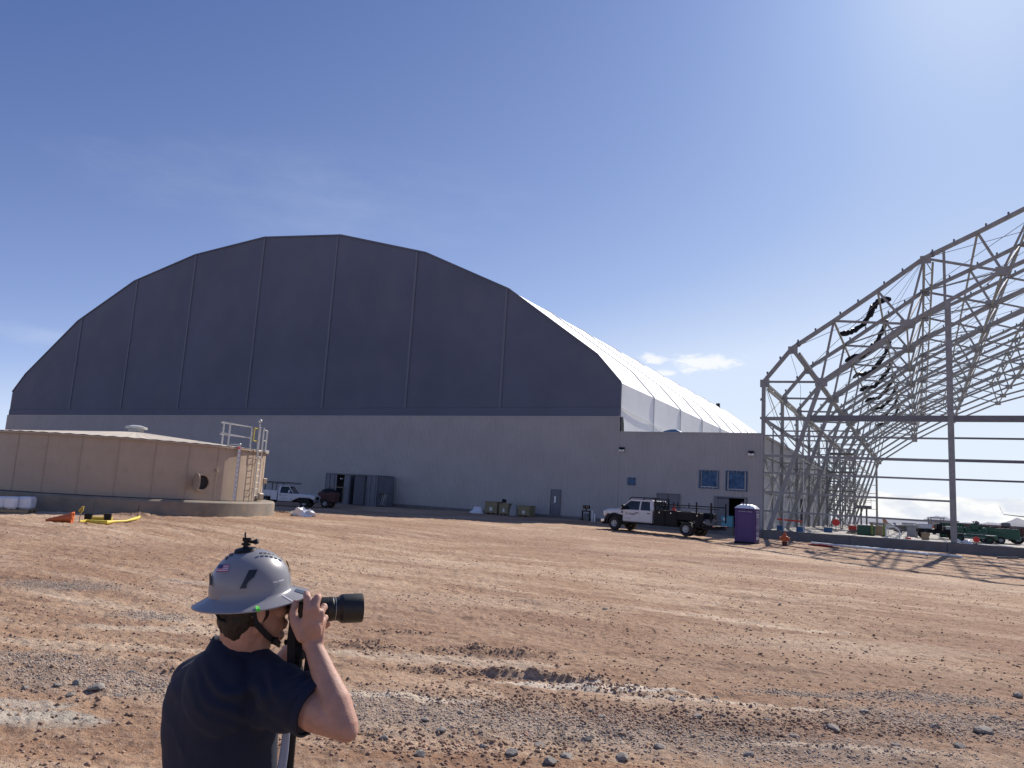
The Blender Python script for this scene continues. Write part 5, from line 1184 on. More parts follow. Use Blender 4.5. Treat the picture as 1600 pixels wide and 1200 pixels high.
def box_thing(name, cat, nm, px, Y, w_, d_, h, mm, lidm=None, rz=0, group=None):
    p = at_y(px, 800, Y); t = thing(name, nm, cat, (p.x, Y, FLOOR), rz, group); MB().bbox((-w_/2, -d_/2, 0), (w_/2, d_/2, h*.9), .04).obj('body', M[mm], t); MB().bbox((-w_/2-.03, -d_/2-.03, h*.9), (w_/2+.03, d_/2+.03, h), .02).obj('lid', M[lidm or mm], t); return t
box_thing('skip_bin', 'bin', 'dark green waste bin with a pale lid on the slab beyond the scaffold', 1353, 66, 1.25, .9, .80, 'green', 'galv_bright')
box_thing('stacked_crate', 'crate', 'pale orange slatted crate on the slab right of the green waste bin', 1371, 68, .7, .6, .75, 'wood')
box_thing('grey_cabinet', 'cabinet', 'olive grey square cabinet on the slab in front of the distant aircraft', 1425, 72, .8, .7, .95, 'siding_light')
box_thing('orange_crate', 'crate', 'small pale timber crate on the slab left of the white utility buggy', 1445, 64, .5, .4, .5, 'wood')
for (px, nm, s) in ((1362, 'yellow green safety post on the slab beside the green waste bin', 1), (1381, 'yellow green safety post left of the bent white pipe frame', 0)):
    p = at_y(px, 800, 65.5); t = thing('safety_post', nm, 'post', (p.x, 65.5, FLOOR), group='yellow green safety posts'); MB().tube((0,0,.08), (0,0,.95), .11, 10, .08).obj('post', M['olive'] if 'olive' in M else M['green'], t); MB().lathe([(.24,0),(.2,.08),(.1,.08)], n=12).obj('foot', M['black'], t)
p = at_y(1384, 800, 64.0); q = at_y(1405, 800, 64.0); w_ = q.x-p.x; t = thing('pipe_hoop', 'bent white pipe hoop standing on the slab', 'pipe frame', (p.x, 64, FLOOR))
MB().path([(0,0,0), (0,0,.72), (.1,0,.80), (w_*.6,0,.82), (w_*.85,0,.72), (w_,0,.5), (w_,0,0)], .05, 8).obj('hoop', M['pvc'], t); MB().path([(.12,.5,0), (.12,.5,.7), (w_*.6,.5,.8), (w_,.5,.5), (w_,.5,0)], .04, 8).obj('hoop', M['pvc'], t)
# pale boards and rubble lying on the slab edge
for k, (px, py, L_, nm) in enumerate(((1395, 843, 1.4, 'pale board lying near the slab edge below the pipe hoop'), (1432, 846, 1.8, 'white plank lying on the slab edge in the middle of the opening'), (1480, 851, 1.5, 'white plank lying on the slab edge just left of the mullion'), (1560, 855, 2.0, 'white plank lying on the slab edge at the far right'), (1262, 831, 1.4, 'pale board lying on the slab edge behind the white pipes'))):
    p = on_slab(px, py); o_ = MB().bbox((-L_/2, -.12, 0), (L_/2, .12, .05), .01).obj('board', M['white_paint']); p.y = max(p.y, Y0+.3); o_.location = p; o_.rotation_euler = (0,0,.1*k-.2); tag(o_, nm, 'board')
for k, (px, py, s, nm) in enumerate(((1498, 847, .20, 'white sack on the slab edge just right of the mullion'), (1511, 849, .22, 'white sack on the slab edge between the mullion and the red sign'), (1420, 846, .14, 'reddish cloth bundle on the slab edge'))):
    p = on_slab(px, 853); p = at_y(px, py, Y0+.6); blob('sack', (p.x, Y0+.6, FLOOR+.05), (s*1.3, s, s), 20+k, 'wrap' if k < 2 else 'red', nm, 'sack')
# green boom lift
p = at_y(1522, 830, 66); gl_ = thing('boom_lift', 'dark green boom lift with tanks and hoses parked on the slab right of the mullion', 'boom lift', (p.x, 66, FLOOR)); gl_.scale = (.62,)*3
m = MB(); m.bbox((-2.2, -1, .45), (2.3, 1, .95), .08); m.bbox((-.9, -1.05, .95), (1.2, 1.0, 1.45), .15); m.obj('chassis', M['green'], gl_)
m = MB(); m.bbox((-2.2, -.8, .96), (-1.0, .8, 1.75), .1); m.obj('engine_cover', M['green'], gl_); m = MB(); m.bbox((-.4, -.5, 1.45), (.5, .5, 2.25), .08); m.obj('turret', M['green'], gl_)
for x_ in (-.65, .95): MB().lathe([(0.001, 0), (.3, .03), (.36, .15), (.36, 1.1), (.3, 1.22), (0.001, 1.25)], (x_, -.9, 1.50), (0, 1, 0), 16).obj('tank', M['green'], gl_)
m = MB(); m.path([(.1,-.5,2.2), (-.2,-.6,2.5), (.2,-.65,2.45), (.5,-.6,2.3), (.3,-.6,2.0)], .07, 6); m.bar((.2, 0, 2.2), (.35, 0, 2.55), .3); m.obj('hose_reel', M['steel_dark'], gl_)
MB().bar((.3, .1, 1.9), (3.2, .3, 1.55), .34, .40).obj('boom', M['green'], gl_, smooth=None)
for s in (1, -1):
    for x_ in (-1.5, 1.5): wheel(gl_, x_, s*.95, .45, .3, s, rimm='green')
MB().box((-2.1, -1.01, .98), (2.2, -.99, 1.03)).obj('side_stripe', M['white_paint'], gl_, smooth=None); MB().box((-2.1, -1.012, .60), (1.2, -1.002, .64)).obj('side_stripe', M['white_paint'], gl_, smooth=None)
p = at_y(1487, 830, 74); gt = thing('green_bin', 'tall dark green waste container behind the mullion', 'waste container', (p.x, 74, FLOOR)); MB().bbox((-.9, -1, .1), (.9, 1, 1.35), .05).obj('body', M['green'], gt)
for x_ in (-.66, 0, .66): MB().bbox((x_-.06, -1.07, .15), (x_+.06, -1.0, 1.3), .01).obj('rib', M['green'], gt)
p = at_y(1545, 830, 69); gt = thing('green_trailer', 'long low dark green trailer at the right of the boom lift', 'trailer', (p.x+.4, 69, FLOOR)); MB().bbox((-1.6, -1, .35), (1.5, 1, 1.15), .05).obj('body', M['green'], gt)
for s in (1, -1):
    for x_ in (-.8, .3): wheel(gt, x_, s*.9, .28, .22, s)
MB().bar((1.5, 0, .6), (2.6, 0, .5), .1).obj('tow_bar', M['steel_dark'], gt, smooth=None)
p = at_y(1574, 830, 72); gt = thing('maroon_loader', 'maroon skid loader parked beyond the green trailer', 'loader', (p.x, 72, FLOOR)); MB().bbox((-1.2, -.8, .5), (1.0, .8, 1.25), .1).obj('body', M['rust'], gt)
m = MB(); m.bar((-.9, -.8, 1.2), (1.3, -.8, .7), .15); m.bar((-.9, .8, 1.2), (1.3, .8, .7), .15); m.obj('lift_arm', M['rust'], gt, smooth=None); MB().bbox((-.4, -.5, 1.25), (.2, .5, 1.60), .08).obj('cage', M['steel_dark'], gt)
for s in (1, -1):
    for x_ in (-.7, .6): wheel(gt, x_, s*.85, .42, .28, s)
p = at_y(1464, 830, 70); gt = thing('utility_buggy', 'white topped utility buggy with dark chassis parked behind the stem wall left of the mullion', 'utility vehicle', (p.x, 70, FLOOR), R(8))
MB().bbox((-1.4, -.7, .45), (1.6, .7, .75), .05).obj('chassis', M['black'], gt); MB().bbox((-1.4, -.7, .76), (-.4, .7, 1.15), .06).obj('hood', M['white_paint'], gt); MB().bbox((-.6, -.68, 1.62), (.5, .68, 1.72), .04).obj('canopy', M['white_paint'], gt); MB().bbox((.5, -.72, .80), (1.9, .72, 1.05), .03).obj('cargo_bed', M['galv_bright'], gt)
m = MB()
for x_ in (-.5, .4):
    for y_ in (-.62, .62): m.bar((x_, y_, .75), (x_, y_, 1.62), .05)
m.bbox((-.1, -.6, .75), (.3, .6, 1.2), .05); m.obj('seat_frame', M['black'], gt)
for s in (1, -1):
    for x_ in (-.95, 1.2): wheel(gt, x_, s*.68, .34, .24, s)
rb = thing('pump_unit', 'small red and white wheeled pump on the slab beside the far frame legs', 'pump', (at_y(1332, 800, 68).x, 68, FLOOR)); MB().bbox((-.3, -.2, .25), (.3, .2, .65), .04).obj('motor', M['red'], rb); MB().bbox((-.4, -.25, .15), (.4, .25, .24), .02).obj('frame', M['galv_bright'], rb)
for s in (1, -1): wheel(rb, 0, s*.3, .15, .08, s)
m = MB()
for k in range(6): m.bar((-.9+.05*k, -.2, .05+.05*k), (.9-.1*k, .3, .12+.05*k), .10, .04)
o_ = m.obj('plank_heap', M['wood_old']); o_.location = (at_y(1341, 800, 66).x, 66, FLOOR); tag(o_, 'loose heap of pale planks on the slab left of the green bin', 'planks', kind='stuff')

# building stores farther down the slab
rnd = random.Random(21)
stores = [(1388, 96, 2.4, 1.0, 'siding', 'grey bundle of panels on the slab behind the white pipe hoop'), (1402, 108, 2.6, 1.1, 'wood_old', 'brown timber pile on the slab beyond the white pipe hoop'), (1413, 90, 1.6, 1.3, 'steel_dark', 'dark equipment crate on the slab left of the olive cabinet'),
          (1436, 104, 2.6, 1.4, 'galv', 'stack of grey steel sections on the slab right of the olive cabinet'), (1450, 92, 1.8, 1.0, 'brick_brown2', 'reddish pallet load on the slab behind the utility buggy'), (1376, 120, 3.0, 1.2, 'galv', 'long grey bundle of steel near the far slab end'), (1424, 128, 3.0, 1.5, 'siding_light', 'pale covered load near the far slab end'), (1535, 88, 2.4, 1.1, 'wood_old', 'timber pile on the slab behind the green trailer'), (1566, 95, 2.6, 1.2, 'steel_dark', 'dark pallet load on the slab behind the maroon loader'), (1505, 96, 2.4, 1.3, 'galv', 'grey steel bundle on the slab behind the boom lift'), (1590, 84, 2.0, .9, 'siding_light', 'pale pallet load at the right edge of the slab')]
M['brick_brown2'] = M['rust']
for (px, Y, w_, h_, mm, nm) in stores:
    h_ *= .62
    p = at_y(px, 800, Y); t = thing('material_stack', nm, 'stack', (p.x, Y, FLOOR), rnd.uniform(-.3, .3), 'building materials stacked on the slab')
    for x_ in (-w_*.3, w_*.3): MB().box((x_-.08, -.5, 0), (x_+.08, .5, .14)).obj('skid', M['wood_old'], t, smooth=None)
    nl_ = 3
    for k in range(nl_):
        z0_ = .142+k*(h_-.14)/nl_; a = w_/2*rnd.uniform(.82, 1.0); MB().bbox((-a, -.5*rnd.uniform(.8,1), z0_), (a*rnd.uniform(.8,1), .5, z0_+(h_-.14)/nl_-.03), .02).obj('layer', M[mm if k != 2 or rnd.random() < .5 else 'galv_bright'], t, smooth=None)
for (px, Y, nm) in ((1455, 78, 'orange and white barrier on the slab beside the utility buggy'),):
    p = at_y(px, 800, Y); t = thing('barrier', nm, 'barrier', (p.x, Y, FLOOR), .1)
    for x_ in (-.7, .7): MB().bar((x_, -.25, 0), (x_, 0, .95), .05).obj('leg', M['galv_bright'], t, smooth=None); MB().bar((x_, .25, 0), (x_, 0, .95), .05).obj('leg', M['galv_bright'], t, smooth=None)
    for z_ in (.45, .8): MB().box((-.85, -.03, z_), (.85, .03, z_+.16)).obj('board', M['orange' if z_ > .5 else 'white_paint'], t, smooth=None)

# ------------------------------------------------------------------ clutter in front of the tank
p = gpos(20, 800); t = thing('pallet', 'timber pallet carrying white wrapped sacks at the left edge in front of the tank', 'pallet', (p.x, p.y, p.z), R(44))
for y_ in (-.5, 0, .5): MB().box((-.65, y_-.05, 0), (.65, y_+.05, .10)).obj('bearer', M['wood'], t, smooth=None)
for k in range(7): MB().box((-.62+k*.19, -.55, .102), (-.62+k*.19+.13, .55, .122)).obj('slat', M['wood'], t, smooth=None)
for k, (x_, y_, nm) in enumerate(((-.38, .05, 'left white wrapped sack on the pallet'), (.02, -.12, 'middle white wrapped sack on the pallet, nearest the camera'), (.40, .12, 'right white wrapped sack on the pallet, set back a little'))):
    m = MB(); m.bbox((-.21, -.40, 0), (.21, .40, .44), .07); V = [(a+.03*float(fbm(np.array([a*6+k]), np.array([c_*6+b_*5]), 2, k)[0]), b_, c_*(1+.04*k)) for a, b_, c_ in m.v]; m.v = V
    o_ = m.obj('wrapped_sack', M['wrap']); q = Matrix.Rotation(R(44), 3, 'Z') @ Vector((x_, y_, 0)); o_.location = (p.x+q.x, p.y+q.y, p.z+.125); o_.rotation_euler = (0,0,R(44)); tag(o_, nm, 'sack', 'white wrapped sacks on the pallet')
p = gpos(76, 797); t = thing('timber_stack', 'small stack of weathered timber boards lying against the tank ring', 'timber stack', (p.x, p.y, p.z), R(64)); rnd = random.Random(3)
for lay in range(5):
    for k in range(4-lay//2):
        L_ = rnd.uniform(1.3, 1.7); x_ = rnd.uniform(-.15, .15); y_ = -.3+k*.18+rnd.uniform(-.03,.03); z = .03+lay*.085
        MB().bar((-L_/2+x_, y_, z+.0+rnd.uniform(0,.02)), (L_/2+x_, y_+rnd.uniform(-.08,.08), z+rnd.uniform(0,.02)), .15, .07).obj('board', M['wood' if (lay+k) % 3 else 'wood_old'], t, smooth=None)
p = gpos(112, 817); t = thing('traffic_cone', 'faded orange traffic cone lying on its side in front of the tank', 'traffic cone', (p.x, p.y, p.z), R(46))
m = MB(); m.lathe([(.17, .0), (.165, .06), (.15, .08), (.045, .74), (.04, .76), (.001, .76)], (-.03, 0, .170), (-1, 0, -.16), 18); m.obj('cone', M['orange'], t)
m = MB(); m.bbox((-.03, -.19, -.02), (.02, .19, .36), .01); m.obj('base', M['orange'], t)
YG = 'yellow'
p = gpos(150, 816); for_ = []
m = MB(); pts = []
for (px, py) in ((124, 818), (135, 817), (152, 819), (165, 819.5), (178, 818), (197, 817), (214, 812.5), (218, 810)): q = gpos(px, py, .07); pts.append(q)
m.path(pts, [.03, .05, .065, .07, .045, .035, .06, .04], 8); b0 = pts[0]; o_ = m.obj('yellow_hose', M[YG], loc=tuple(b0)); tag(o_, 'yellow filter sock laid along the near side of the dug pit', 'filter sock')
m = MB(); pts = [gpos(px, py, .07) for (px, py) in ((140, 812), (152, 811.5), (165, 811.5), (175, 812))]; m.path(pts, .06, 8); o_ = m.obj('yellow_hose', M[YG], loc=tuple(pts[0])); tag(o_, 'short yellow filter sock on the far side of the pit between the buckets', 'filter sock')
for (px, nm) in ((136.5, 'left black bucket standing by the yellow sock'), (167, 'right black bucket standing by the yellow sock')):
    q = gpos(px, 816.3); t = thing('bucket', nm, 'bucket', tuple(q), group='black buckets by the pit'); MB().lathe([(.001, 0), (.10, 0), (.135, .29), (.145, .29), (.13, .27), (.001, .03)], n=18, cap=False).obj('pail', M['black'], t); MB().path([(.13*math.cos(a), .02, .27+.10*math.sin(a)*-.6) for a in np.linspace(0, PI, 9)], .006, 5).obj('bail', M['galv'], t)
q = gpos(123, 817); t = thing('yellow_marker', 'yellow ribbon flagged wire marker leaning beside the pit', 'marker', tuple(q)); MB().path([(0,0,0), (.04,0,.35), (.10,0,.55)], .012, 5).obj('stake', M['wood_old'], t); m = MB(); m.path([(.10,0,.55), (-.02,-.05,.42), (-.08,0,.36), (.0,.04,.46), (.12,.02,.56), (.14,0,.42), (.06,-.03,.30)], .018, 5); m.obj('ribbon', M[YG], t)
for (px, py, h_, nm) in ((143.5, 810, .45, 'thin stake beside the left black bucket'), (214, 812, .55, 'thin stake at the right end of the pit')):
    q = gpos(px, py); o_ = MB().tube((0,0,0), (.02,0,h_), .014, 6).obj('stake', M['rust']); o_.location = q; tag(o_, nm, 'stake')
q = gpos(474, 806.5); blob('tarp_bundle', (q.x, q.y, q.z+.05), (.62, .35, .36), 11, 'wrap', 'crumpled white tarp bundle on the ground to the right of the tank ring', 'tarp', amp=.45)
m = MB(); rnd = random.Random(8)
for k in range(14): a = rnd.uniform(0, 6.28); c_ = Vector((rnd.uniform(-1.2,.6), rnd.uniform(-.3,.3), .05)); m.bar(c_, c_+Vector((math.cos(a)*.5, math.sin(a)*.2, rnd.uniform(0,.1))), .03)
q = gpos(448, 803); o_ = m.obj('brush_heap', M['wood_old']); o_.location = q; tag(o_, 'scrap sticks scattered between the tank ring and the white tarp bundle', 'scrap wood', kind='stuff')

# ------------------------------------------------------------------ airfield beyond
M['hill'] = mat('hazy_hill', (.155,.165,.215), .95, var=.22, scale=.0012)  # hills: the haze of distance is put into the blue-grey base colour
M['plane_white'] = mat('aircraft_white', (.62,.63,.65), .35, var=.03); M['plane_grey'] = mat('aircraft_grey', (.30,.31,.34), .4, var=.06); M['fin_orange'] = mat('fin_orange', (.42,.20,.10), .45, var=.3, scale=.4); M['fin_blue'] = mat('fin_blue', (.05,.07,.2), .45, var=.1)
M['brick_brown'] = mat('brown_building', (.155,.085,.065), .85, var=.12, scale=.1)
def hills(name, D, prof, depth=1500):
    """prof: (photo x, photo y of the skyline); a ridge with front and back slopes"""
    xs_ = np.arange(prof[0][0], prof[-1][0], 2.0); ys_ = np.interp(xs_, [p_[0] for p_ in prof], [p_[1] for p_ in prof]); n_ = len(xs_); rows = 7; m = MB(); vs = []
    ys_ = ys_ + fbm(xs_*.11, xs_*0+D*.01, 4, 9)*1.3
    for k in range(n_):
        d = ray(xs_[k], ys_[k]); d = d/math.hypot(d.x, d.y); top_ = CAM + d*D; hh = max(top_.z-float(far_z(D)), 1); zb_ = float(far_z(D+depth*1.0))
        for r_ in range(rows):
            t = r_/(rows-1)*2-1; h_ = hh*max(0, 1-abs(t))**1.1*(1+.25*float(fbm(np.array([k*.22]), np.array([r_*1.3]), 3, 4)[0])*(0 if abs(t) < .01 else 1)); vs.append((CAM.x+d.x*(D+t*depth), CAM.y+d.y*(D+t*depth), (float(far_z(D))+h_) if abs(t) < .99 else float(far_z(D+t*depth))-20))
    m.add(vs, [(k*rows+r_, (k+1)*rows+r_, (k+1)*rows+r_+1, k*rows+r_+1) for k in range(n_-1) for r_ in range(rows-1)]); o_ = m.obj(name, M['hill'], smooth='all'); tag(o_, kind='structure'); return o_
hills('hills', 9000, [(1300, 812), (1345, 808), (1380, 809), (1420, 812), (1450, 815), (1475, 817), (1500, 820)])
hills('mountain', 12500, [(1425, 816), (1440, 812), (1452, 808), (1464, 806.5), (1470, 808), (1478, 807), (1486, 811), (1500, 816), (1530, 818), (1545, 816), (1560, 818), (1572, 816), (1588, 809), (1600, 812), (1630, 806), (1700, 810), (1800, 822)])
def airliner(px, py_ground, D, heading, finm, lab, scale=1.0, pos=None):
    d = ray(px, 815); d = d/math.hypot(d.x, d.y); p = pos if pos is not None else Vector((CAM.x+d.x*D, CAM.y+d.y*D, float(far_z(D))))
    t = thing('airliner', lab, 'airliner', (p.x, p.y, p.z), heading, 'airliners parked on the far apron'); t.scale = (scale,)*3
    m = MB(); m.lathe([(.05, -18.5), (.8, -16), (1.6, -12), (1.95, -8), (1.95, 12), (1.7, 15), (1.0, 17.6), (.1, 18.8)], (0,0,3.6), (1,0,0), 20); m.obj('fuselage', M['plane_white'], t)
    for s in (1, -1):
        m = MB(); m.add([(3.5, s*1.5, 2.9), (-3.5, s*1.5, 2.9), (-5.6, s*17, 4.4), (-4.0, s*17, 4.4), (3.5, s*1.5, 3.4), (-3.5, s*1.5, 3.2), (-5.6, s*17, 4.55), (-4.0, s*17, 4.55)], [(0,1,2,3),(4,7,6,5),(0,4,5,1),(2,6,7,3),(0,3,7,4),(1,5,6,2)]); w__ = m.obj('wing', M['plane_grey'], t)
        m = MB(); m.add([(-4.0, s*17, 4.4), (-5.6, s*17, 4.4), (-6.9, s*17.9, 6.6), (-6.2, s*17.9, 6.6), (-4.0, s*17.1, 4.55), (-5.6, s*17.1, 4.55), (-6.9, s*18.0, 6.6), (-6.2, s*18.0, 6.6)], [(0,1,2,3),(4,7,6,5),(0,4,5,1),(2,6,7,3),(0,3,7,4),(1,5,6,2)]); m.obj('winglet', M['plane_grey'], w__)
        MB().lathe([(.7, 0), (1.0, .4), (1.0, 2.0), (.5, 3.4)], (4.2, s*5.6, 2.0), (-1,0,0), 14).obj('engine', M['plane_grey'], t)
        m = MB(); m.add([(-14.5, s*.6, 4.6), (-17.5, s*.6, 4.6), (-18.6, s*6, 5.0), (-17.4, s*6, 5.0), (-14.5, s*.6, 4.8), (-17.5, s*.6, 4.8), (-18.6, s*6, 5.1), (-17.4, s*6, 5.1)], [(0,1,2,3),(4,7,6,5),(0,4,5,1),(2,6,7,3),(0,3,7,4),(1,5,6,2)]); m.obj('tailplane', M['plane_grey'], t)
    m = MB(); m.prism([(-12.5, 5.2), (-17.6, 5.0), (-19.6, 11.6), (-17.6, 11.6)], -.18, .18); m.obj('tail_fin', M[finm], t)
    m = MB(); m.tube((13, 0, 0), (13, 0, 2.4), .3, 8)
    for s in (1, -1): m.tube((-1, s*2.6, 0), (-1, s*2.6, 2.6), .45, 8)
    m.obj('landing_gear', M['steel_dark'], t)
    m = MB()
    for s in (1, -1):
        for k in range(24): m.box((-9.5+k*.95, s*1.90-.03, 3.95), (-9.2+k*.95, s*1.90+.03, 4.3))
    tag(m.obj('cabin_window', M['glass_dark'], t), kind='stuff')
airliner(1425, 0, 560, R(-150)+PI, 'fin_orange', 'parked white airliner with a rusty orange tail fin, seen through the frame opening')
airliner(1426, 0, 760, R(40), 'fin_blue', 'parked white airliner with a dark blue fin, right of the orange tailed one')
airliner(1448, 0, 820, R(40), 'fin_blue', 'farther white airliner with a dark blue fin, just left of the brown building end')
airliner(1376, 0, 900, R(60), 'plane_grey', 'distant airliner with a pale grey fin, left of the orange tailed one')
airliner(1355, 0, 980, R(60), 'plane_grey', 'most distant airliner, seen low between the leaning frame legs')
airliner(1410, 0, 1050, R(150), 'plane_white', 'distant all white airliner seen nose on behind the orange tailed one')
# the near airliner of which only the wing tip and winglet come into the picture
tip = at_d(1567, 804, 200); hd = R(-96); l_ = Vector((-math.sin(hd), math.cos(hd), 0)); f_ = Vector((math.cos(hd), math.sin(hd), 0))
airliner(0, 0, 0, hd, 'plane_white', 'nearest airliner, only its grey wing tip and upturned winglet in view at the right edge', .95, Vector((tip.x, tip.y, tip.z-4.2)) - (f_*(-4.8) - l_*17.2)*.95)
# long brown building behind the plant
D = 190; a_ = at_d(1468, 800, D); b_ = at_d(1660, 812, D*.93); u = Vector((b_.x-a_.x, b_.y-a_.y, 0)); L_ = u.length; ang = math.atan2(u.y, u.x)
bb = thing('long_building', 'long low brown flat roofed building behind the green lift at the right', 'building', (a_.x, a_.y, -2.9), ang); Hb = 4.4
MB().box((.1, 0, 0), (L_, 14, Hb)).obj('wall', M['brick_brown'], bb, smooth=None); MB().bbox((-.2, -.4, Hb), (L_+.2, 14.3, Hb+.35), .05).obj('roof', M['steel_dark'], bb, smooth=None)
for k in range(9): MB().box((3+k*3.4, -.06, .0), (4.8+k*3.4, -.005, 2.8)).obj('door', M['steel_dark'] if k % 2 else M['door_grey'], bb, smooth=None)
for x_ in (8, 19): MB().box((x_, 4, Hb+.36), (x_+.5, 4.6, Hb+.8)).obj('roof_unit', M['steel_dark'], bb, smooth=None)
D = 150; a_ = at_d(1450, 812, D); gb_ = thing('grey_shed', 'grey metal shed with dark stacked goods at the left end of the brown building', 'shed', (a_.x, a_.y, -1.6), ang); MB().box((0,0,0), (5, 6, 3.6)).obj('wall', M['siding'], gb_, smooth=None); MB().box((-.2,-.2,3.6), (5.2, 6.2, 3.8)).obj('roof', M['steel_dark'], gb_, smooth=None)
for k in range(3): MB().box((.4+k*1.5, -.1, 0), (1.5+k*1.5, -.005, 2.6)).obj('door', M['black'] if k != 1 else M['galv_bright'], gb_, smooth=None)
# parked cars on the apron
def car(px, D, mm, lab):
    d = ray(px, 815); d = d/math.hypot(d.x, d.y); t = thing('parked_car', lab, 'car', (CAM.x+d.x*D, CAM.y+d.y*D, float(far_z(D))+(.02 if D > 175 else FLOOR)), R(-30), 'cars parked on the far apron')
    m = MB(); loft([(-2.2, ring_(.82, .35, .95, .1)), (-1.9, ring_(.9, .3, 1.0, .1)), (1.0, ring_(.9, .3, .98, .1)), (2.1, ring_(.86, .3, .85, .1)), (2.3, ring_(.8, .35, .7, .1))], m); m.obj('body', M[mm], t)
    m = MB(); m.add([(-1.8,-.8,.97),(-1.8,.8,.97),(1.0,.8,.97),(1.0,-.8,.97),(-1.3,-.65,1.45),(-1.3,.65,1.45),(.3,.65,1.45),(.3,-.65,1.45)], [(4,7,6,5),(0,4,5,1),(1,5,6,2),(2,6,7,3),(3,7,4,0)]); m.obj('cabin_glass', M['glass_dark'], t, smooth=None); MB().bbox((-1.3,-.66,1.44), (.3,.66,1.5), .02).obj('roof', M[mm], t)
    for x_ in (-1.35, 1.4):
        for s in (1, -1): wheel(t, x_, s*.78, .33, .2, s)
car(1588, 182, 'white_paint', 'white car parked beyond the maroon loader at the right edge'); car(1597, 178, 'siding_light', 'pale grey car parked nearest the right edge beyond the slab'); car(1394, 200, 'white_paint', 'white car parked under the orange tailed airliner'); car(1437, 215, 'white_paint', 'white car parked just left of the utility buggy roof'); car(1411, 210, 'galv', 'silver car parked behind the grey cabinet')

# ------------------------------------------------------------------ the photographer
M['skin'] = mat('skin', (.45,.255,.19), .55, var=.13, scale=22, bump=.18, bscale=260, spec=.35)
M['skin'].node_tree.nodes['Principled BSDF'].inputs['Subsurface Weight'].default_value = .15
M['skin'].node_tree.nodes['Principled BSDF'].inputs['Subsurface Radius'].default_value = (.012, .004, .002)
M['polo'] = mat('navy_polo', (.0105,.016,.038), .8, var=.12, scale=6, bump=.25, bscale=420, spec=.25)
M['polo'].node_tree.nodes['Principled BSDF'].inputs['Sheen Weight'].default_value = .05
M['trouser'] = mat('dark_trousers', (.03,.03,.035), .85, var=.15)
M['hair'] = mat('dark_hair', (.022,.013,.009), .6, var=.35, scale=30, bump=.9, bscale=160, stretch=(1,1,.25))
M['shell'] = mat('grey_helmet_shell', (.235,.23,.245), .36, var=.03, spec=.5, coat=.3)
M['decal'] = mat('dark_decal', (.02,.022,.028), .4, var=.05)
M['lens_black'] = mat('lens_black', (.014,.015,.014), .5, var=.1, bump=.1, bscale=200)
M['rib_black'] = mat('ribbed_rubber', (.012,.014,.012), .65, var=.1)
M['green_sticker'] = mat('green_sticker', (.10,.62,.06), .5, var=.05)
M['flag_red'] = mat('flag_red', (.42,.05,.10), .5, var=.03); M['flag_white'] = mat('flag_white', (.62,.58,.66), .5, var=.03); M['flag_blue'] = mat('flag_blue', (.03,.035,.13), .5, var=.03)
M['pale_strap'] = mat('pale_strap', (.22,.26,.36), .6, var=.05); M['cam_silver'] = mat('camera_dial', (.13,.15,.17), .3, metal=.6, var=.1)
M['pink_frame'] = mat('dark_pink_frame', (.16,.03,.045), .4, var=.05); M['boot'] = mat('brown_boot', (.12,.07,.04), .7, var=.2)
P = at_d
eR, eF, eU = _R0.copy(), Vector((_F.x, _F.y, 0)).normalized(), Vector((0,0,1))
foot = P(360, 1200, 2.25); person = thing('person', 'person in navy polo and grey full brim hard hat photographing with a long lens', 'person', (foot.x, foot.y, gz(foot.x, foot.y)))
def cap(m, p, q, r1, r2, n=16):
    m.tube(p, q, r1, n, r2); m.ball(p, r1, n, n//2); m.ball(q, r2, n, n//2)
def ell(m, c, ax, rad, n=24):
    """ellipsoid with axes ax (3 unit vectors) and radii rad"""
    t = MB().ball((0,0,0), 1.0, n, n//2); m.add([c + ax[0]*(x*rad[0]) + ax[1]*(y*rad[1]) + ax[2]*(z*rad[2]) for x, y, z in t.v], t.f)
def fuse(m, name, mm, parent, voxel, smooth=2, disp=None, sm_f=.5):
    """voxel-fuse overlapping solids into one continuous surface"""
    r = parent
    while r.parent is not None: r = r.parent
    me_ = m.mesh(name, mm, tuple(r.location)); o_ = bpy.data.objects.new(name, me_); COL.objects.link(o_)
    md = o_.modifiers.new('r', 'REMESH'); md.mode = 'VOXEL'; md.voxel_size = voxel
    if smooth: s_ = o_.modifiers.new('s', 'SMOOTH'); s_.iterations = smooth; s_.factor = sm_f
    dg = bpy.context.evaluated_depsgraph_get(); nm = bpy.data.meshes.new_from_object(o_.evaluated_get(dg)); o_.modifiers.clear(); o_.data = nm; nm.name = name
    if not nm.materials: nm.materials.append(mm)
    if disp: 
        n_ = len(nm.vertices); co_ = np.zeros(n_*3); nm.vertices.foreach_get('co', co_); co_ = co_.reshape(-1,3); nn = np.zeros(n_*3); nm.vertices.foreach_get('normal', nn); nn = nn.reshape(-1,3)
        co_ += nn*disp(co_)[:,None]; nm.vertices.foreach_set('co', co_.ravel())
    nm.polygons.foreach_set('use_smooth', [True]*len(nm.polygons)); nm.update(); o_.parent = parent; return o_
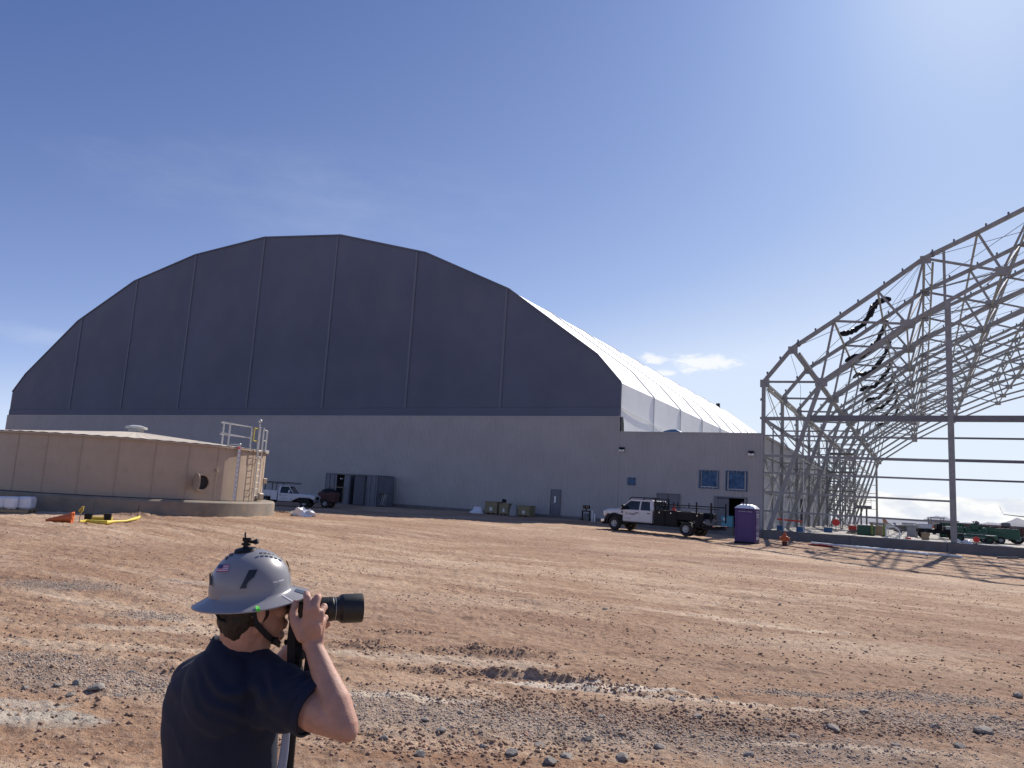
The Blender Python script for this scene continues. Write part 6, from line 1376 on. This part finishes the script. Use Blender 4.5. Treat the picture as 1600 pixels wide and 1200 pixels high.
# ---- head frame
fa = R(35); Hf = (eR*math.cos(fa) + eF*math.sin(fa)).normalized(); Hf = (Hf + eU*.06).normalized(); Hr = Hf.cross(eU).normalized(); Hu = Hr.cross(Hf).normalized()
HC = P(397, 943, 2.22)
def hp(f, r_, u): return HC + Hf*f + Hr*r_ + Hu*u
B = MB(); AX = (Hf, Hr, Hu)
ell(B, hp(-.005, 0, .02), AX, (.098, .076, .095))                 # cranium
ell(B, hp(.028, 0, -.045), AX, (.064, .060, .068))                 # face
ell(B, hp(.070, 0, -.098), AX, (.024, .026, .020)); cap(B, hp(.055, 0, -.092), hp(.0, .052, -.062), .018, .017); cap(B, hp(.055, 0, -.092), hp(.0, -.052, -.062), .018, .017)   # chin, jaw
cap(B, hp(.088, 0, .005), hp(.104, 0, -.028), .009, .014); ell(B, hp(.100, .012, -.032), AX, (.010,.008,.007)); ell(B, hp(.100, -.012, -.032), AX, (.010,.008,.007))
cap(B, hp(.083, -.035, .018), hp(.083, .035, .018), .012, .012)     # brow
for s in (1, -1):
    ell(B, hp(.062, s*.040, -.020), AX, (.026, .022, .022)); ell(B, hp(.082, s*.030, .0), AX, (.010, .014, .009))
    ell(B, hp(-.012, s*.083, -.010), ((Hf+Hr*s*.5-Hu*.12).normalized(), Hr, Hu), (.021, .009, .033)); ell(B, hp(-.006, s*.080, -.036), AX, (.011, .006, .012))
cap(B, hp(.090, -.018, -.062), hp(.090, .018, -.062), .009, .009); cap(B, hp(.087, -.017, -.072), hp(.087, .017, -.072), .009, .009)
# ---- neck, trunk core
nb = P(378, 1022, 2.23); cap(B, hp(-.030, 0, -.055), nb, .062, .066); cap(B, hp(.010, 0, -.085), nb + eR*.02, .048, .06)
ba = R(58); Bf = (eR*math.cos(ba) + eF*math.sin(ba)).normalized(); Br = Bf.cross(eU).normalized()
SR, SL = P(438, 1078, 2.13), P(302, 1066, 2.34)
cap(B, nb, SR, .050, .060); cap(B, nb, SL, .050, .058); ct = P(350, 1110, 2.25); ell(B, ct, (Br, Bf, eU), (.15, .10, .17))
# ---- right arm, elbow out, hand up on the camera grip
ER, WR = P(537, 1134, 2.04), P(489, 1008, 2.13)
cap(B, SR, ER + (SR-ER)*.42, .064, .057); cap(B, ER + (SR-ER)*.42, ER, .058, .040)
t0 = ER + (WR-ER)*.28; cap(B, ER, t0, .040, .045); cap(B, t0, ER + (WR-ER)*.62, .045, .034); cap(B, ER + (WR-ER)*.62, WR, .034, .0255); cap(B, ER, ER+(ER-SR).normalized()*.006+(ER-WR).normalized()*.012, .038, .030)
def finger(m, pts, rs):
    for a, b, r1, r2 in zip(pts, pts[1:], rs, rs[1:]): cap(m, a, b, r1, r2, 12)
mcp = [P(481, 952, 2.118), P(492, 949, 2.122), P(500, 958, 2.135), P(502, 972, 2.150)]
for k, q in enumerate(mcp):
    w0 = WR + (P(496, 1000, 2.13)-P(486, 1002, 2.128))*((k-1.5)*.5); cap(B, w0, q, .017, .0135 if k else .0145, 12)
ell(B, P(484, 982, 2.122), ((P(486,945,2.12)-WR).normalized(), eR, eF), (.040, .034, .017))
finger(B, [mcp[0], P(480, 934, 2.128), P(479, 927.5, 2.150), P(478, 930, 2.170)], [.0125, .0115, .0100, .0088])
finger(B, [mcp[1], P(496, 934, 2.140), P(498, 932, 2.168), P(494, 937, 2.190)], [.0125, .0115, .0100, .0088])
finger(B, [mcp[2], P(506, 948, 2.158), P(507, 949, 2.186), P(502, 953, 2.206)], [.0120, .0110, .0098, .0086])
finger(B, [mcp[3], P(508, 965, 2.170), P(508, 966, 2.192), P(503, 969, 2.208)], [.0112, .0100, .0090, .0080])
finger(B, [P(473, 994, 2.120), P(461, 973, 2.118), P(458, 957, 2.128), P(462, 942, 2.142)], [.019, .0145, .0120, .0100])
# ---- left arm, forearm rising behind the neck to carry the lens
EL, WL = P(405, 1085, 2.52), P(478, 992, 2.40)
cap(B, SL, EL, .058, .042); cap(B, EL, EL.lerp(WL, .35), .042, .042); cap(B, EL.lerp(WL, .35), WL, .042, .027)
ml_ = [P(492, 976, 2.345), P(498, 974, 2.355), P(505, 973, 2.365), P(511, 974, 2.375)]
for q in ml_: cap(B, WL, q, .018, .0135, 12)
for k, q in enumerate(ml_):
    dx_ = 3*k; finger(B, [q, P(495+dx_*2, 962, 2.365+.006*k), P(495+dx_*2, 947, 2.362+.006*k), P(494+dx_*2, 937, 2.342+.006*k)], [.012, .011, .010, .0088])
finger(B, [WL.lerp(ml_[0], .5), P(488, 968, 2.33), P(491, 958, 2.305), P(494, 948, 2.295)], [.017, .013, .0115, .0095])
# legs and trunk down to the feet (below the frame)
hip = Vector((foot.x, foot.y, .92)); zg = gz(foot.x, foot.y)
body = fuse(B, 'body', M['skin'], person, .0036, 5)

# ---- ears and features keep to the body mesh; hair, glasses
H = MB(); ell(H, hp(-.022, 0, .012), AX, (.088, .082, .098)); ell(H, hp(-.050, 0, -.035), AX, (.052, .072, .060)); ell(H, hp(-.050, 0, -.070), AX, (.038, .056, .035))
for s in (1, -1): cap(H, hp(-.014, s*.073, .02), hp(.012, s*.074, -.008), .012, .007)
hair = fuse(H, 'hair', M['hair'], person, .004, 4, lambda c: .0022*fbm(c[:,0]*160+c[:,1]*90, c[:,2]*45, 3, 4))
G = MB(); G.path([hp(-.008, .086, .004), hp(.04, .080, .008), hp(.078, .066, .010)], .0035, 6); G.obj('glasses_temple', M['pink_frame'], person, True)
m = MB(); ell(m, hp(.086, .036, .0), AX, (.006, .030, .019)); ell(m, hp(.086, -.036, .0), AX, (.006, .030, .019)); m.obj('sunglass_lens', M['glass_dark'], person, True)

# ---- navy polo shirt
S = MB()
def sect(c, a, b): return (c, a, b)
neck0 = P(372, 1030, 2.235)
secs = [(1018, .075, .070, 372, 2.235), (1034, .120, .085, 366, 2.24), (1052, .165, .105, 358, 2.24), (1078, .190, .122, 350, 2.245), (1110, .196, .132, 345, 2.25), (1150, .190, .135, 343, 2.25), (1200, .180, .130, 343, 2.25), (1280, .178, .128, 345, 2.25), (1330, .185, .132, 346, 2.25)]
n_ = 40; vs = []
for (py, a, b, px, d) in secs:
    c_ = P(px, py, d)
    for k in range(n_):
        t = 2*PI*k/n_; e_ = 2.4; cx_ = math.copysign(abs(math.cos(t))**(2/e_), math.cos(t)); sx_ = math.copysign(abs(math.sin(t))**(2/e_), math.sin(t)); vs.append(c_ + Br*(a*cx_) + Bf*(b*sx_))
S.add(vs, [(i*n_+k, i*n_+(k+1)%n_, (i+1)*n_+(k+1)%n_, (i+1)*n_+k) for i in range(len(secs)-1) for k in range(n_)] + [tuple(range(n_-1,-1,-1)), tuple(range((len(secs)-1)*n_, len(secs)*n_))])
cap(S, P(380, 1030, 2.235), SR + eU*.0, .056, .076); cap(S, P(362, 1030, 2.235), SL + eU*.0, .058, .070)
ell(S, P(340, 1085, 2.16), (Br, Bf, eU), (.13, .07, .13))                    # shoulder blades
hem = SR + (ER-SR)*.53; S.ball(SR, .078, 20, 12); S.tube(SR, hem, .077, 28, .076); 
hemL = SL + (EL-SL)*.55; S.ball(SL, .070, 20, 12); S.tube(SL, hemL, .069, 28, .066); cap(S, P(306, 1062, 2.33), P(298, 1110, 2.27), .068, .076)
cap(S, P(400, 1100, 2.17), P(445, 1108, 2.12), .070, .062)                    # cloth under the arm
inv = foot.copy()
SRl = np.array(SR) - np.array(person.location); HL = np.array(hem) - np.array(person.location); AXs = (HL-SRl)/np.linalg.norm(HL-SRl)
def wrinkle(c):
    u = c@np.array(eR); v = c[:,2]
    s_arm = (c-SRl)@AXs; near = np.exp(-((s_arm-.07)/.10)**2)*np.exp(-(np.linalg.norm(c-(SRl+HL)/2, axis=1)/.17)**2)
    d = .0030*np.sin(s_arm*70+14*fbm(u*6, v*6, 2, 5))*near*1.5
    d = d + .010*fbm(u*3.1+v*3.7+2, v*3.3-u*2.6, 4, 13) + .0028*(1-3*np.abs(fbm(u*8+v*6, v*7-u*4, 2, 23)))
    fold = np.exp(-(((u-(SRl@np.array(eR)-.10))/.09)**2 + ((v-SRl[2]-.01)/.07)**2)); d = d + .009*fold*np.sin((u*.7+v)*95+9*fbm(u*7, v*7, 2, 3))
    return d
shirt = fuse(S, 'polo_shirt', M['polo'], person, .0055, 10, wrinkle)
# hem band at the sleeve
m = MB(); axd = (hem-SR).normalized(); m.lathe([(.0765, -.018), (.0795, -.016), (.0795, .003), (.0755, .005), (.072, .003)], hem, axd, 40, cap=False); m.obj('sleeve_hem', M['polo'], shirt, True)
# collar, standing at the back and folded at the front
m = MB(); cN = P(372, 1016, 2.232); nseg = 36; vs = []
cu = (eU + eR*.10 + Bf*-.04).normalized()
for k in range(nseg+1):
    t = -2.55 + 5.1*k/nseg; dirn = (-Bf)*math.cos(t) + Br*math.sin(t); fr_ = max(0, abs(t)-1.2)/1.35
    drop = -.060*fr_
    for (r_, h_) in ((.073, -.014), (.069, .022), (.066, .036), (.072, .038), (.086, -.002), (.090, -.016)): vs.append(cN + dirn*(r_*1.08) + cu*(h_+drop) + Bf*(.030*fr_))
m.add(vs, [(k*6+q, (k+1)*6+q, (k+1)*6+q+1, k*6+q+1) for k in range(nseg) for q in range(5)]); m.obj('collar', M['polo'], shirt, True, 'all')
m = MB(); m.path([P(449, 1128, 2.14), P(444, 1175, 2.135), P(440, 1200, 2.13), P(436, 1300, 2.14)], [.010, .012, .013, .013], 10); m.obj('side_strap', M['pale_strap'], person, True)
# trousers and boots (out of frame, so the figure stands on the ground)
T = MB(); pc = P(346, 1330, 2.25); pc = Vector((pc.x, pc.y, pc.z)); ell(T, Vector((pc.x, pc.y, pc.z-.04)), (Br, Bf, eU), (.180, .125, .16))
for s in (1, -1):
    h0 = pc + Br*(s*.095) - eU*.08; kn = Vector((h0.x, h0.y, zg+.50)) + Bf*.03 + Br*s*.03; an = Vector((kn.x, kn.y, zg+.11)) - Bf*.03
    cap(T, h0, kn, .092, .066); cap(T, kn, an, .066, .054)
    b_ = MB(); cap(b_, an + Vector((0,0,-.05)), an + Bf*.15 + Vector((0,0,-.06)), .052, .046); b_.v = [(x, y, max(z, zg+.005)) for x, y, z in b_.v]; b_.obj('boot', M['boot'], person, True)
trous = fuse(T, 'trousers', M['trouser'], person, .009, 4)

# ---- hard hat with full brim
ha = R(33); pf = R(8.5); h_f = (eR*math.cos(ha) + eF*math.sin(ha)); h_r = h_f.cross(eU).normalized(); h_f = (h_f*math.cos(pf) + eU*math.sin(pf)).normalized(); h_u = h_r.cross(h_f).normalized()
HB = P(392, 924, 2.215)
helm = MB(); prof = []; nA = 72
RF, RR, RH = .117, .108, .123
rings = []
for t in np.linspace(0, PI/2, 15): rings.append((math.sin(t)**.92, RH*math.cos(t)**.88 if t < PI/2-1e-6 else 0, 0))
vs = []; 
for (s_, h_, _) in rings:
    for k in range(nA):
        a = 2*PI*k/nA; rid = .004*max(0, math.cos(a*1.0))*0; vs.append(HB + h_f*(RF*s_*math.cos(a)) + h_r*(RR*s_*math.sin(a)) + h_u*h_)
for (e_, dz) in ((.006, -.006), (.018, -.012), (.036, -.0195), (.046, -.0245), (.046, -.028), (.038, -.0245), (.010, -.014), (-.004, -.006), (-.006, .03)):
    for k in range(nA):
        a = 2*PI*k/nA; fx = 1+.12*max(0, math.cos(a))-.0*max(0,-math.cos(a)); vs.append(HB + h_f*((RF+e_*fx)*math.cos(a)) + h_r*((RR+e_*.9)*math.sin(a)) + h_u*(dz+.004*math.cos(2*a)))
nr_ = len(vs)//nA; helm.add(vs, [(i*nA+k, i*nA+(k+1)%nA, (i+1)*nA+(k+1)%nA, (i+1)*nA+k) for i in range(nr_-1) for k in range(nA)]); hat = helm.obj('hard_hat', M['shell'], person, True, 50)
def on_dome(px, py, off=.0015):
    d = ray(px, py); o_ = CAM-HB; A_ = Vector((d.dot(h_f)/RF, d.dot(h_r)/RR, d.dot(h_u)/RH)); O_ = Vector((o_.dot(h_f)/RF, o_.dot(h_r)/RR, o_.dot(h_u)/RH))
    a = A_.dot(A_); b = O_.dot(A_); c_ = O_.dot(O_)-1; D_ = b*b-a*c_
    t = (-b-math.sqrt(max(D_, 0)))/a; p = CAM+d*t; q = p-HB; n = (h_f*(q.dot(h_f)/RF**2) + h_r*(q.dot(h_r)/RR**2) + h_u*(q.dot(h_u)/RH**2)).normalized()
    # the shell is a little fuller than a true ellipsoid: push outwards until clear
    return p + n*(off+.0045)
def patchq(m, q4, n=6, off=.0015, th=.0015):
    vs = []
    for i in range(n+1):
        for j in range(n+1):
            u, v = i/n, j/n; x = (q4[0][0]*(1-u)+q4[1][0]*u)*(1-v)+(q4[3][0]*(1-u)+q4[2][0]*u)*v; y = (q4[0][1]*(1-u)+q4[1][1]*u)*(1-v)+(q4[3][1]*(1-u)+q4[2][1]*u)*v; vs.append(on_dome(x, y, off))
    m.add(vs, [(i*(n+1)+j, (i+1)*(n+1)+j, (i+1)*(n+1)+j+1, i*(n+1)+j+1) for i in range(n) for j in range(n)])
m = MB(); patchq(m, [(389,892),(402,891),(397,902),(383,905)]); patchq(m, [(383,905),(397,902),(386,911),(384,919.5)]); patchq(m, [(383,905),(386,911),(385,919.5),(375,920)]); m.obj('side_vent_decal', M['decal'], hat, True, 'all')
m = MB()
for k in range(6):
    x0, x1 = 404+k*6.0, 404+k*6.0+4.6; f = lambda x: 868.3 - .10*(x-404) + .0105*(x-404)**2
    patchq(m, [(x0, f(x0)-1), (x1, f(x1)-1), (x1, f(x1)+1.3), (x0, f(x0)+1.3)], 3, .0045)
m.obj('vent_slots', M['black'], hat, True, 'all')
m = MB(); patchq(m, [(444,877),(446.5,878),(452.5,897),(450.5,894)], 4, .0005); m.obj('front_clip', M['black'], hat, True, 'all')
m = MB(); patchq(m, [(330,898),(333,896),(333,915),(330,914)], 4, .001); m.obj('rear_clip', M['black'], hat, True, 'all')
for k in range(7):
    y0 = 884+k*1.50; m = MB(); xl = 344.5 - k*.75; patchq(m, [(xl, y0), (359.5-k*.25, y0), (359.3-k*.25, y0+1.55), (xl-.7, y0+1.55)], 3, .001); m.obj('flag_stripe', M['flag_red' if k % 2 == 0 else 'flag_white'], hat, True, 'all')
m = MB(); patchq(m, [(344.5,884),(351,884),(349.5,889.8),(342,889.8)], 3, .0022); m.obj('flag_canton', M['flag_blue'], hat, True, 'all')
m = MB(); patchq(m, [(353,874),(357,870),(359,872),(354,877)], 2, .001); patchq(m, [(358,868.5),(365,866),(366,868.5),(360,871)], 2, .001); m.obj('rear_lettering', M['decal'], hat, True, 'all')
m = MB()                                                       # raised rear band and edge line
for (a, b) in (((333.5,895),(334.5,916)), ((334.5,916),(350,916.5)), ((350,916.5),(376,914))):
    patchq(m, [a, (a[0]+.9, a[1]), (b[0]+.9, b[1]+.9), (b[0], b[1]+.9)], 3, .001)
m.obj('band_line', M['decal'], hat, True, 'all')
m = MB(); patchq(m, [(425,909.5),(432,908.5),(432,910),(425,911)], 2, .001); patchq(m, [(433,908),(441,905.5),(441,907.5),(434,909)], 2, .001); m.obj('side_script', M['flag_white'], hat, True, 'all')
def brim_pt(a, e_, dz, lift=.0015): fx = 1+.12*max(0, math.cos(a)); return HB + h_f*((RF+e_*fx)*math.cos(a)) + h_r*((RR+e_*.9)*math.sin(a)) + h_u*(dz+.004*math.cos(2*a)+lift)
m = MB(); a = R(97); m.add([brim_pt(a-.034, .032, -.0180, .002), brim_pt(a+.030, .032, -.0150, .002), brim_pt(a+.034, .044, -.0232, .002), brim_pt(a-.040, .044, -.0232, .002), brim_pt(a+.034, .0475, -.027, .0), brim_pt(a-.040, .0475, -.027, .0)], [(0,1,2,3), (3,2,4,5)]); m.obj('green_sticker', M['green_sticker'], hat, True, None)
m = MB(); a = R(60); m.add([brim_pt(a-.012, .008, -.0075, .002), brim_pt(a+.012, .008, -.0075, .002), brim_pt(a+.012, .044, -.0232, .002), brim_pt(a-.012, .044, -.0232, .002)], [(0,1,2,3)]); m.obj('brim_mark', M['flag_white'], hat, True, None)
m = MB(); a = R(30); m.add([brim_pt(a-.10, .012, -.0100, .002), brim_pt(a+.10, .012, -.0100, .002), brim_pt(a+.10, .038, -.0205, .002), brim_pt(a-.10, .038, -.0205, .002)], [(0,1,2,3)]); m.obj('brim_print', M['cam_silver'], hat, True, None)
# action camera mount on the crown
tp_ = P(384, 858, 2.215); m = MB(); m.lathe([(.034, -.006), (.030, .002), (.012, .006), (.001, .006)], tp_, h_u, 20); m.obj('mount_base', M['black'], hat, True)
m = MB(); p0_ = tp_ + h_u*.004; m.bar(p0_, p0_ + eU*.026, .014, .012, up=tuple(eR)); m.bar(p0_ + eU*.024 - eR*.010, p0_ + eU*.024 + eR*.012, .012, .010); m.tube(p0_ + eU*.026 - eR*.004, p0_ + eU*.044 - eR*.006, .0025, 8)
m.tube(p0_ + eU*.020, p0_ + eU*.017 + eR*.026, .0045, 8); m.tube(p0_ + eU*.017 + eR*.024, p0_ + eU*.022 + eR*.034, .0075, 8); m.bar(p0_ + eU*.010 - eR*.012, p0_ + eU*.010 + eR*.012, .010, .006); m.obj('mount_arm', M['black'], hat, True, None)
# rear suspension knob and chin strap
m = MB(); m.path([hp(-.092, .03, .020), hp(-.112, .02, -.012), hp(-.104, .03, -.030), hp(-.085, .045, -.038)], .005, 6); m.bbox((0,0,0),(0,0,0),0) if False else None; m.obj('suspension_band', M['black'], hat, True)
m = MB()
def ribbon(m, pts, w_, th, side):
    """flat strap along pts, wide along side"""
    vs = []; n = len(pts)
    for i, p in enumerate(pts):
        d = (pts[min(i+1, n-1)]-pts[max(i-1, 0)]).normalized(); s_ = (side - d*side.dot(d)).normalized(); nn = d.cross(s_)
        for (a, b) in ((-1,-1),(1,-1),(1,1),(-1,1)): vs.append(p + s_*(w_/2*a) + nn*(th/2*b))
    m.add(vs, [(i*4+q, (i+1)*4+q, (i+1)*4+(q+1)%4, i*4+(q+1)%4) for i in range(n-1) for q in range(4)] + [(3,2,1,0), (n*4-4, n*4-3, n*4-2, n*4-1)])
ribbon(m, [hp(-.028, .084, .010), hp(-.014, .087, -.046), hp(.016, .080, -.078), hp(.048, .056, -.104), hp(.074, .024, -.122)], .017, .004, eU); m.obj('chin_strap', M['black'], hat, True, None)
m = MB(); c_ = hp(.045, .064, -.100); m.bbox((c_.x-.010, c_.y-.008, c_.z-.010), (c_.x+.010, c_.y+.008, c_.z+.010), .003); m.obj('strap_buckle', M['black'], hat, True)

# ------------------------------------------------------------------ camera with long lens, held to the eye
l0, l1 = P(474, 950.5, 2.250), P(566, 947, 2.315); Lx = (l1-l0).normalized(); Lr = Lx.cross(eU).normalized(); Lu = Lr.cross(Lx).normalized(); CB = P(466, 951, 2.245)
def cp(f, r_, u): return CB + Lx*f + Lr*r_ + Lu*u
camo = thing('photo_camera', 'black camera with a long hooded lens held up to the eye of the photographer', 'camera', tuple(CB))
def orbox(m, f0, f1, r0, r1, u0, u1, c=.006):
    t = MB().bbox((f0, r0, u0), (f1, r1, u1), c); m.add([cp(x, y, z) for x, y, z in t.v], t.f)
m = MB(); orbox(m, -.022, .020, -.068, .058, -.046, .030, .009); orbox(m, .0, .034, .030, .066, -.044, .026, .012); m.obj('camera_body', M['lens_black'], camo, True, 30)
m = MB(); orbox(m, -.020, .026, -.026, .022, .028, .052, .010); orbox(m, -.034, -.020, -.020, .016, .026, .046, .006); m.obj('viewfinder_hump', M['lens_black'], camo, True, 30)
m = MB(); m.lathe([(.001,.0),(.013,.0),(.013,.010),(.011,.012),(.001,.012)], cp(.0, .042, .028), Lu, 18); m.obj('mode_dial', M['cam_silver'], camo, True)
m = MB(); orbox(m, .004, .028, .028, .060, .024, .034, .005); m.obj('top_plate', M['cam_silver'], camo, True, 30)
Lc = cp(0, -.008, -.006); LL = (l1-Lc).dot(Lx)
m = MB(); m.lathe([(.028, .018), (.033, .022), (.033, .040), (.0345, .042), (.0345, LL-.105), (.036, LL-.100), (.036, LL-.090), (.0345, LL-.088), (.0345, LL-.074), (.039, LL-.066), (.039, LL-.055)], Lc, Lx, 48); m.obj('lens_barrel', M['lens_black'], camo, True)
m = MB()
for k in range(14): m.lathe([(.0345, 0), (.0358, .0005), (.0358, .0016), (.0345, .0021)], Lc + Lx*(.046+k*.0030), Lx, 48, cap=False)
m.obj('focus_ring_ribs', M['rib_black'], camo, True)
m = MB(); m.lathe([(.0347, 0), (.0352, .0003), (.0352, .0012), (.0347, .0015)], Lc + Lx*(LL-.083), Lx, 48, cap=False); m.obj('lens_ring', M['galv_bright'], camo, True)
m = MB(); m.lathe([(.038, LL-.068), (.0425, LL-.062), (.0432, LL-.058), (.0432, LL-.004), (.0428, LL), (.0395, LL), (.0385, LL-.05), (.0385, LL-.066)], Lc, Lx, 48, cap=False); m.obj('lens_hood', M['lens_black'], camo, True)
m = MB(); m.lathe([(.001, LL-.056), (.035, LL-.058)], Lc, Lx, 32, cap=False); m.obj('front_glass', M['glass_dark'], camo, True)
m = MB(); orbox(m, -.012, .046, -.024, .010, -.075, -.046, .006); m.obj('lens_foot', M['lens_black'], camo, True, 30)
m = MB(); ribbon(m, [cp(-.014, .058, .020), cp(-.020, .062, -.03), cp(-.022, .060, -.075), cp(-.018, .055, -.15), cp(-.008, .050, -.19), cp(.012, .045, -.205), cp(.030, .042, -.18), cp(.034, .040, -.14), cp(.026, .042, -.09), cp(.018, .05, -.045)], .022, .003, Lx); m.obj('neck_strap', M['black'], camo, True, None)
mono = thing('monopod', 'black monopod standing under the raised camera in front of the photographer', 'monopod', (CB.x, CB.y, gz(CB.x, CB.y)))
top_m = cp(.012, -.006, -.074); base_m = P(452, 1200, 2.235); axm = (base_m-top_m).normalized(); tt_ = (zg+.004-top_m.z)/axm.z; foot_m = top_m+axm*tt_
m = MB(); m.lathe([(.012, 0), (.024, .006), (.024, .026), (.016, .034), (.020, .044), (.020, .070), (.012, .078)], top_m, axm, 20); m.tube(top_m+axm*.02, top_m+axm*.02-eR*.045-eU*.008, .008, 8); m.obj('ball_head', M['black'], mono, True)
m = MB(); m.tube(top_m+axm*.07, top_m+axm*.42, .0125, 16); m.tube(top_m+axm*.42, top_m+axm*.9, .0105, 16); m.tube(top_m+axm*.9, foot_m, .009, 16); m.obj('leg_tube', M['black'], mono, True)
m = MB(); m.tube(top_m+axm*.10, top_m+axm*.26, .0165, 16); m.obj('foam_grip', M['rib_black'], mono, True)
for t_ in (.40, .88): m = MB(); m.tube(top_m+axm*t_, top_m+axm*(t_+.045), .0165, 14); m.obj('leg_lock', M['steel_dark'], mono, True)
m = MB(); m.lathe([(.010, -.02), (.016, -.012), (.016, 0)], foot_m, axm, 12); m.obj('rubber_foot', M['rubber'], mono, True)
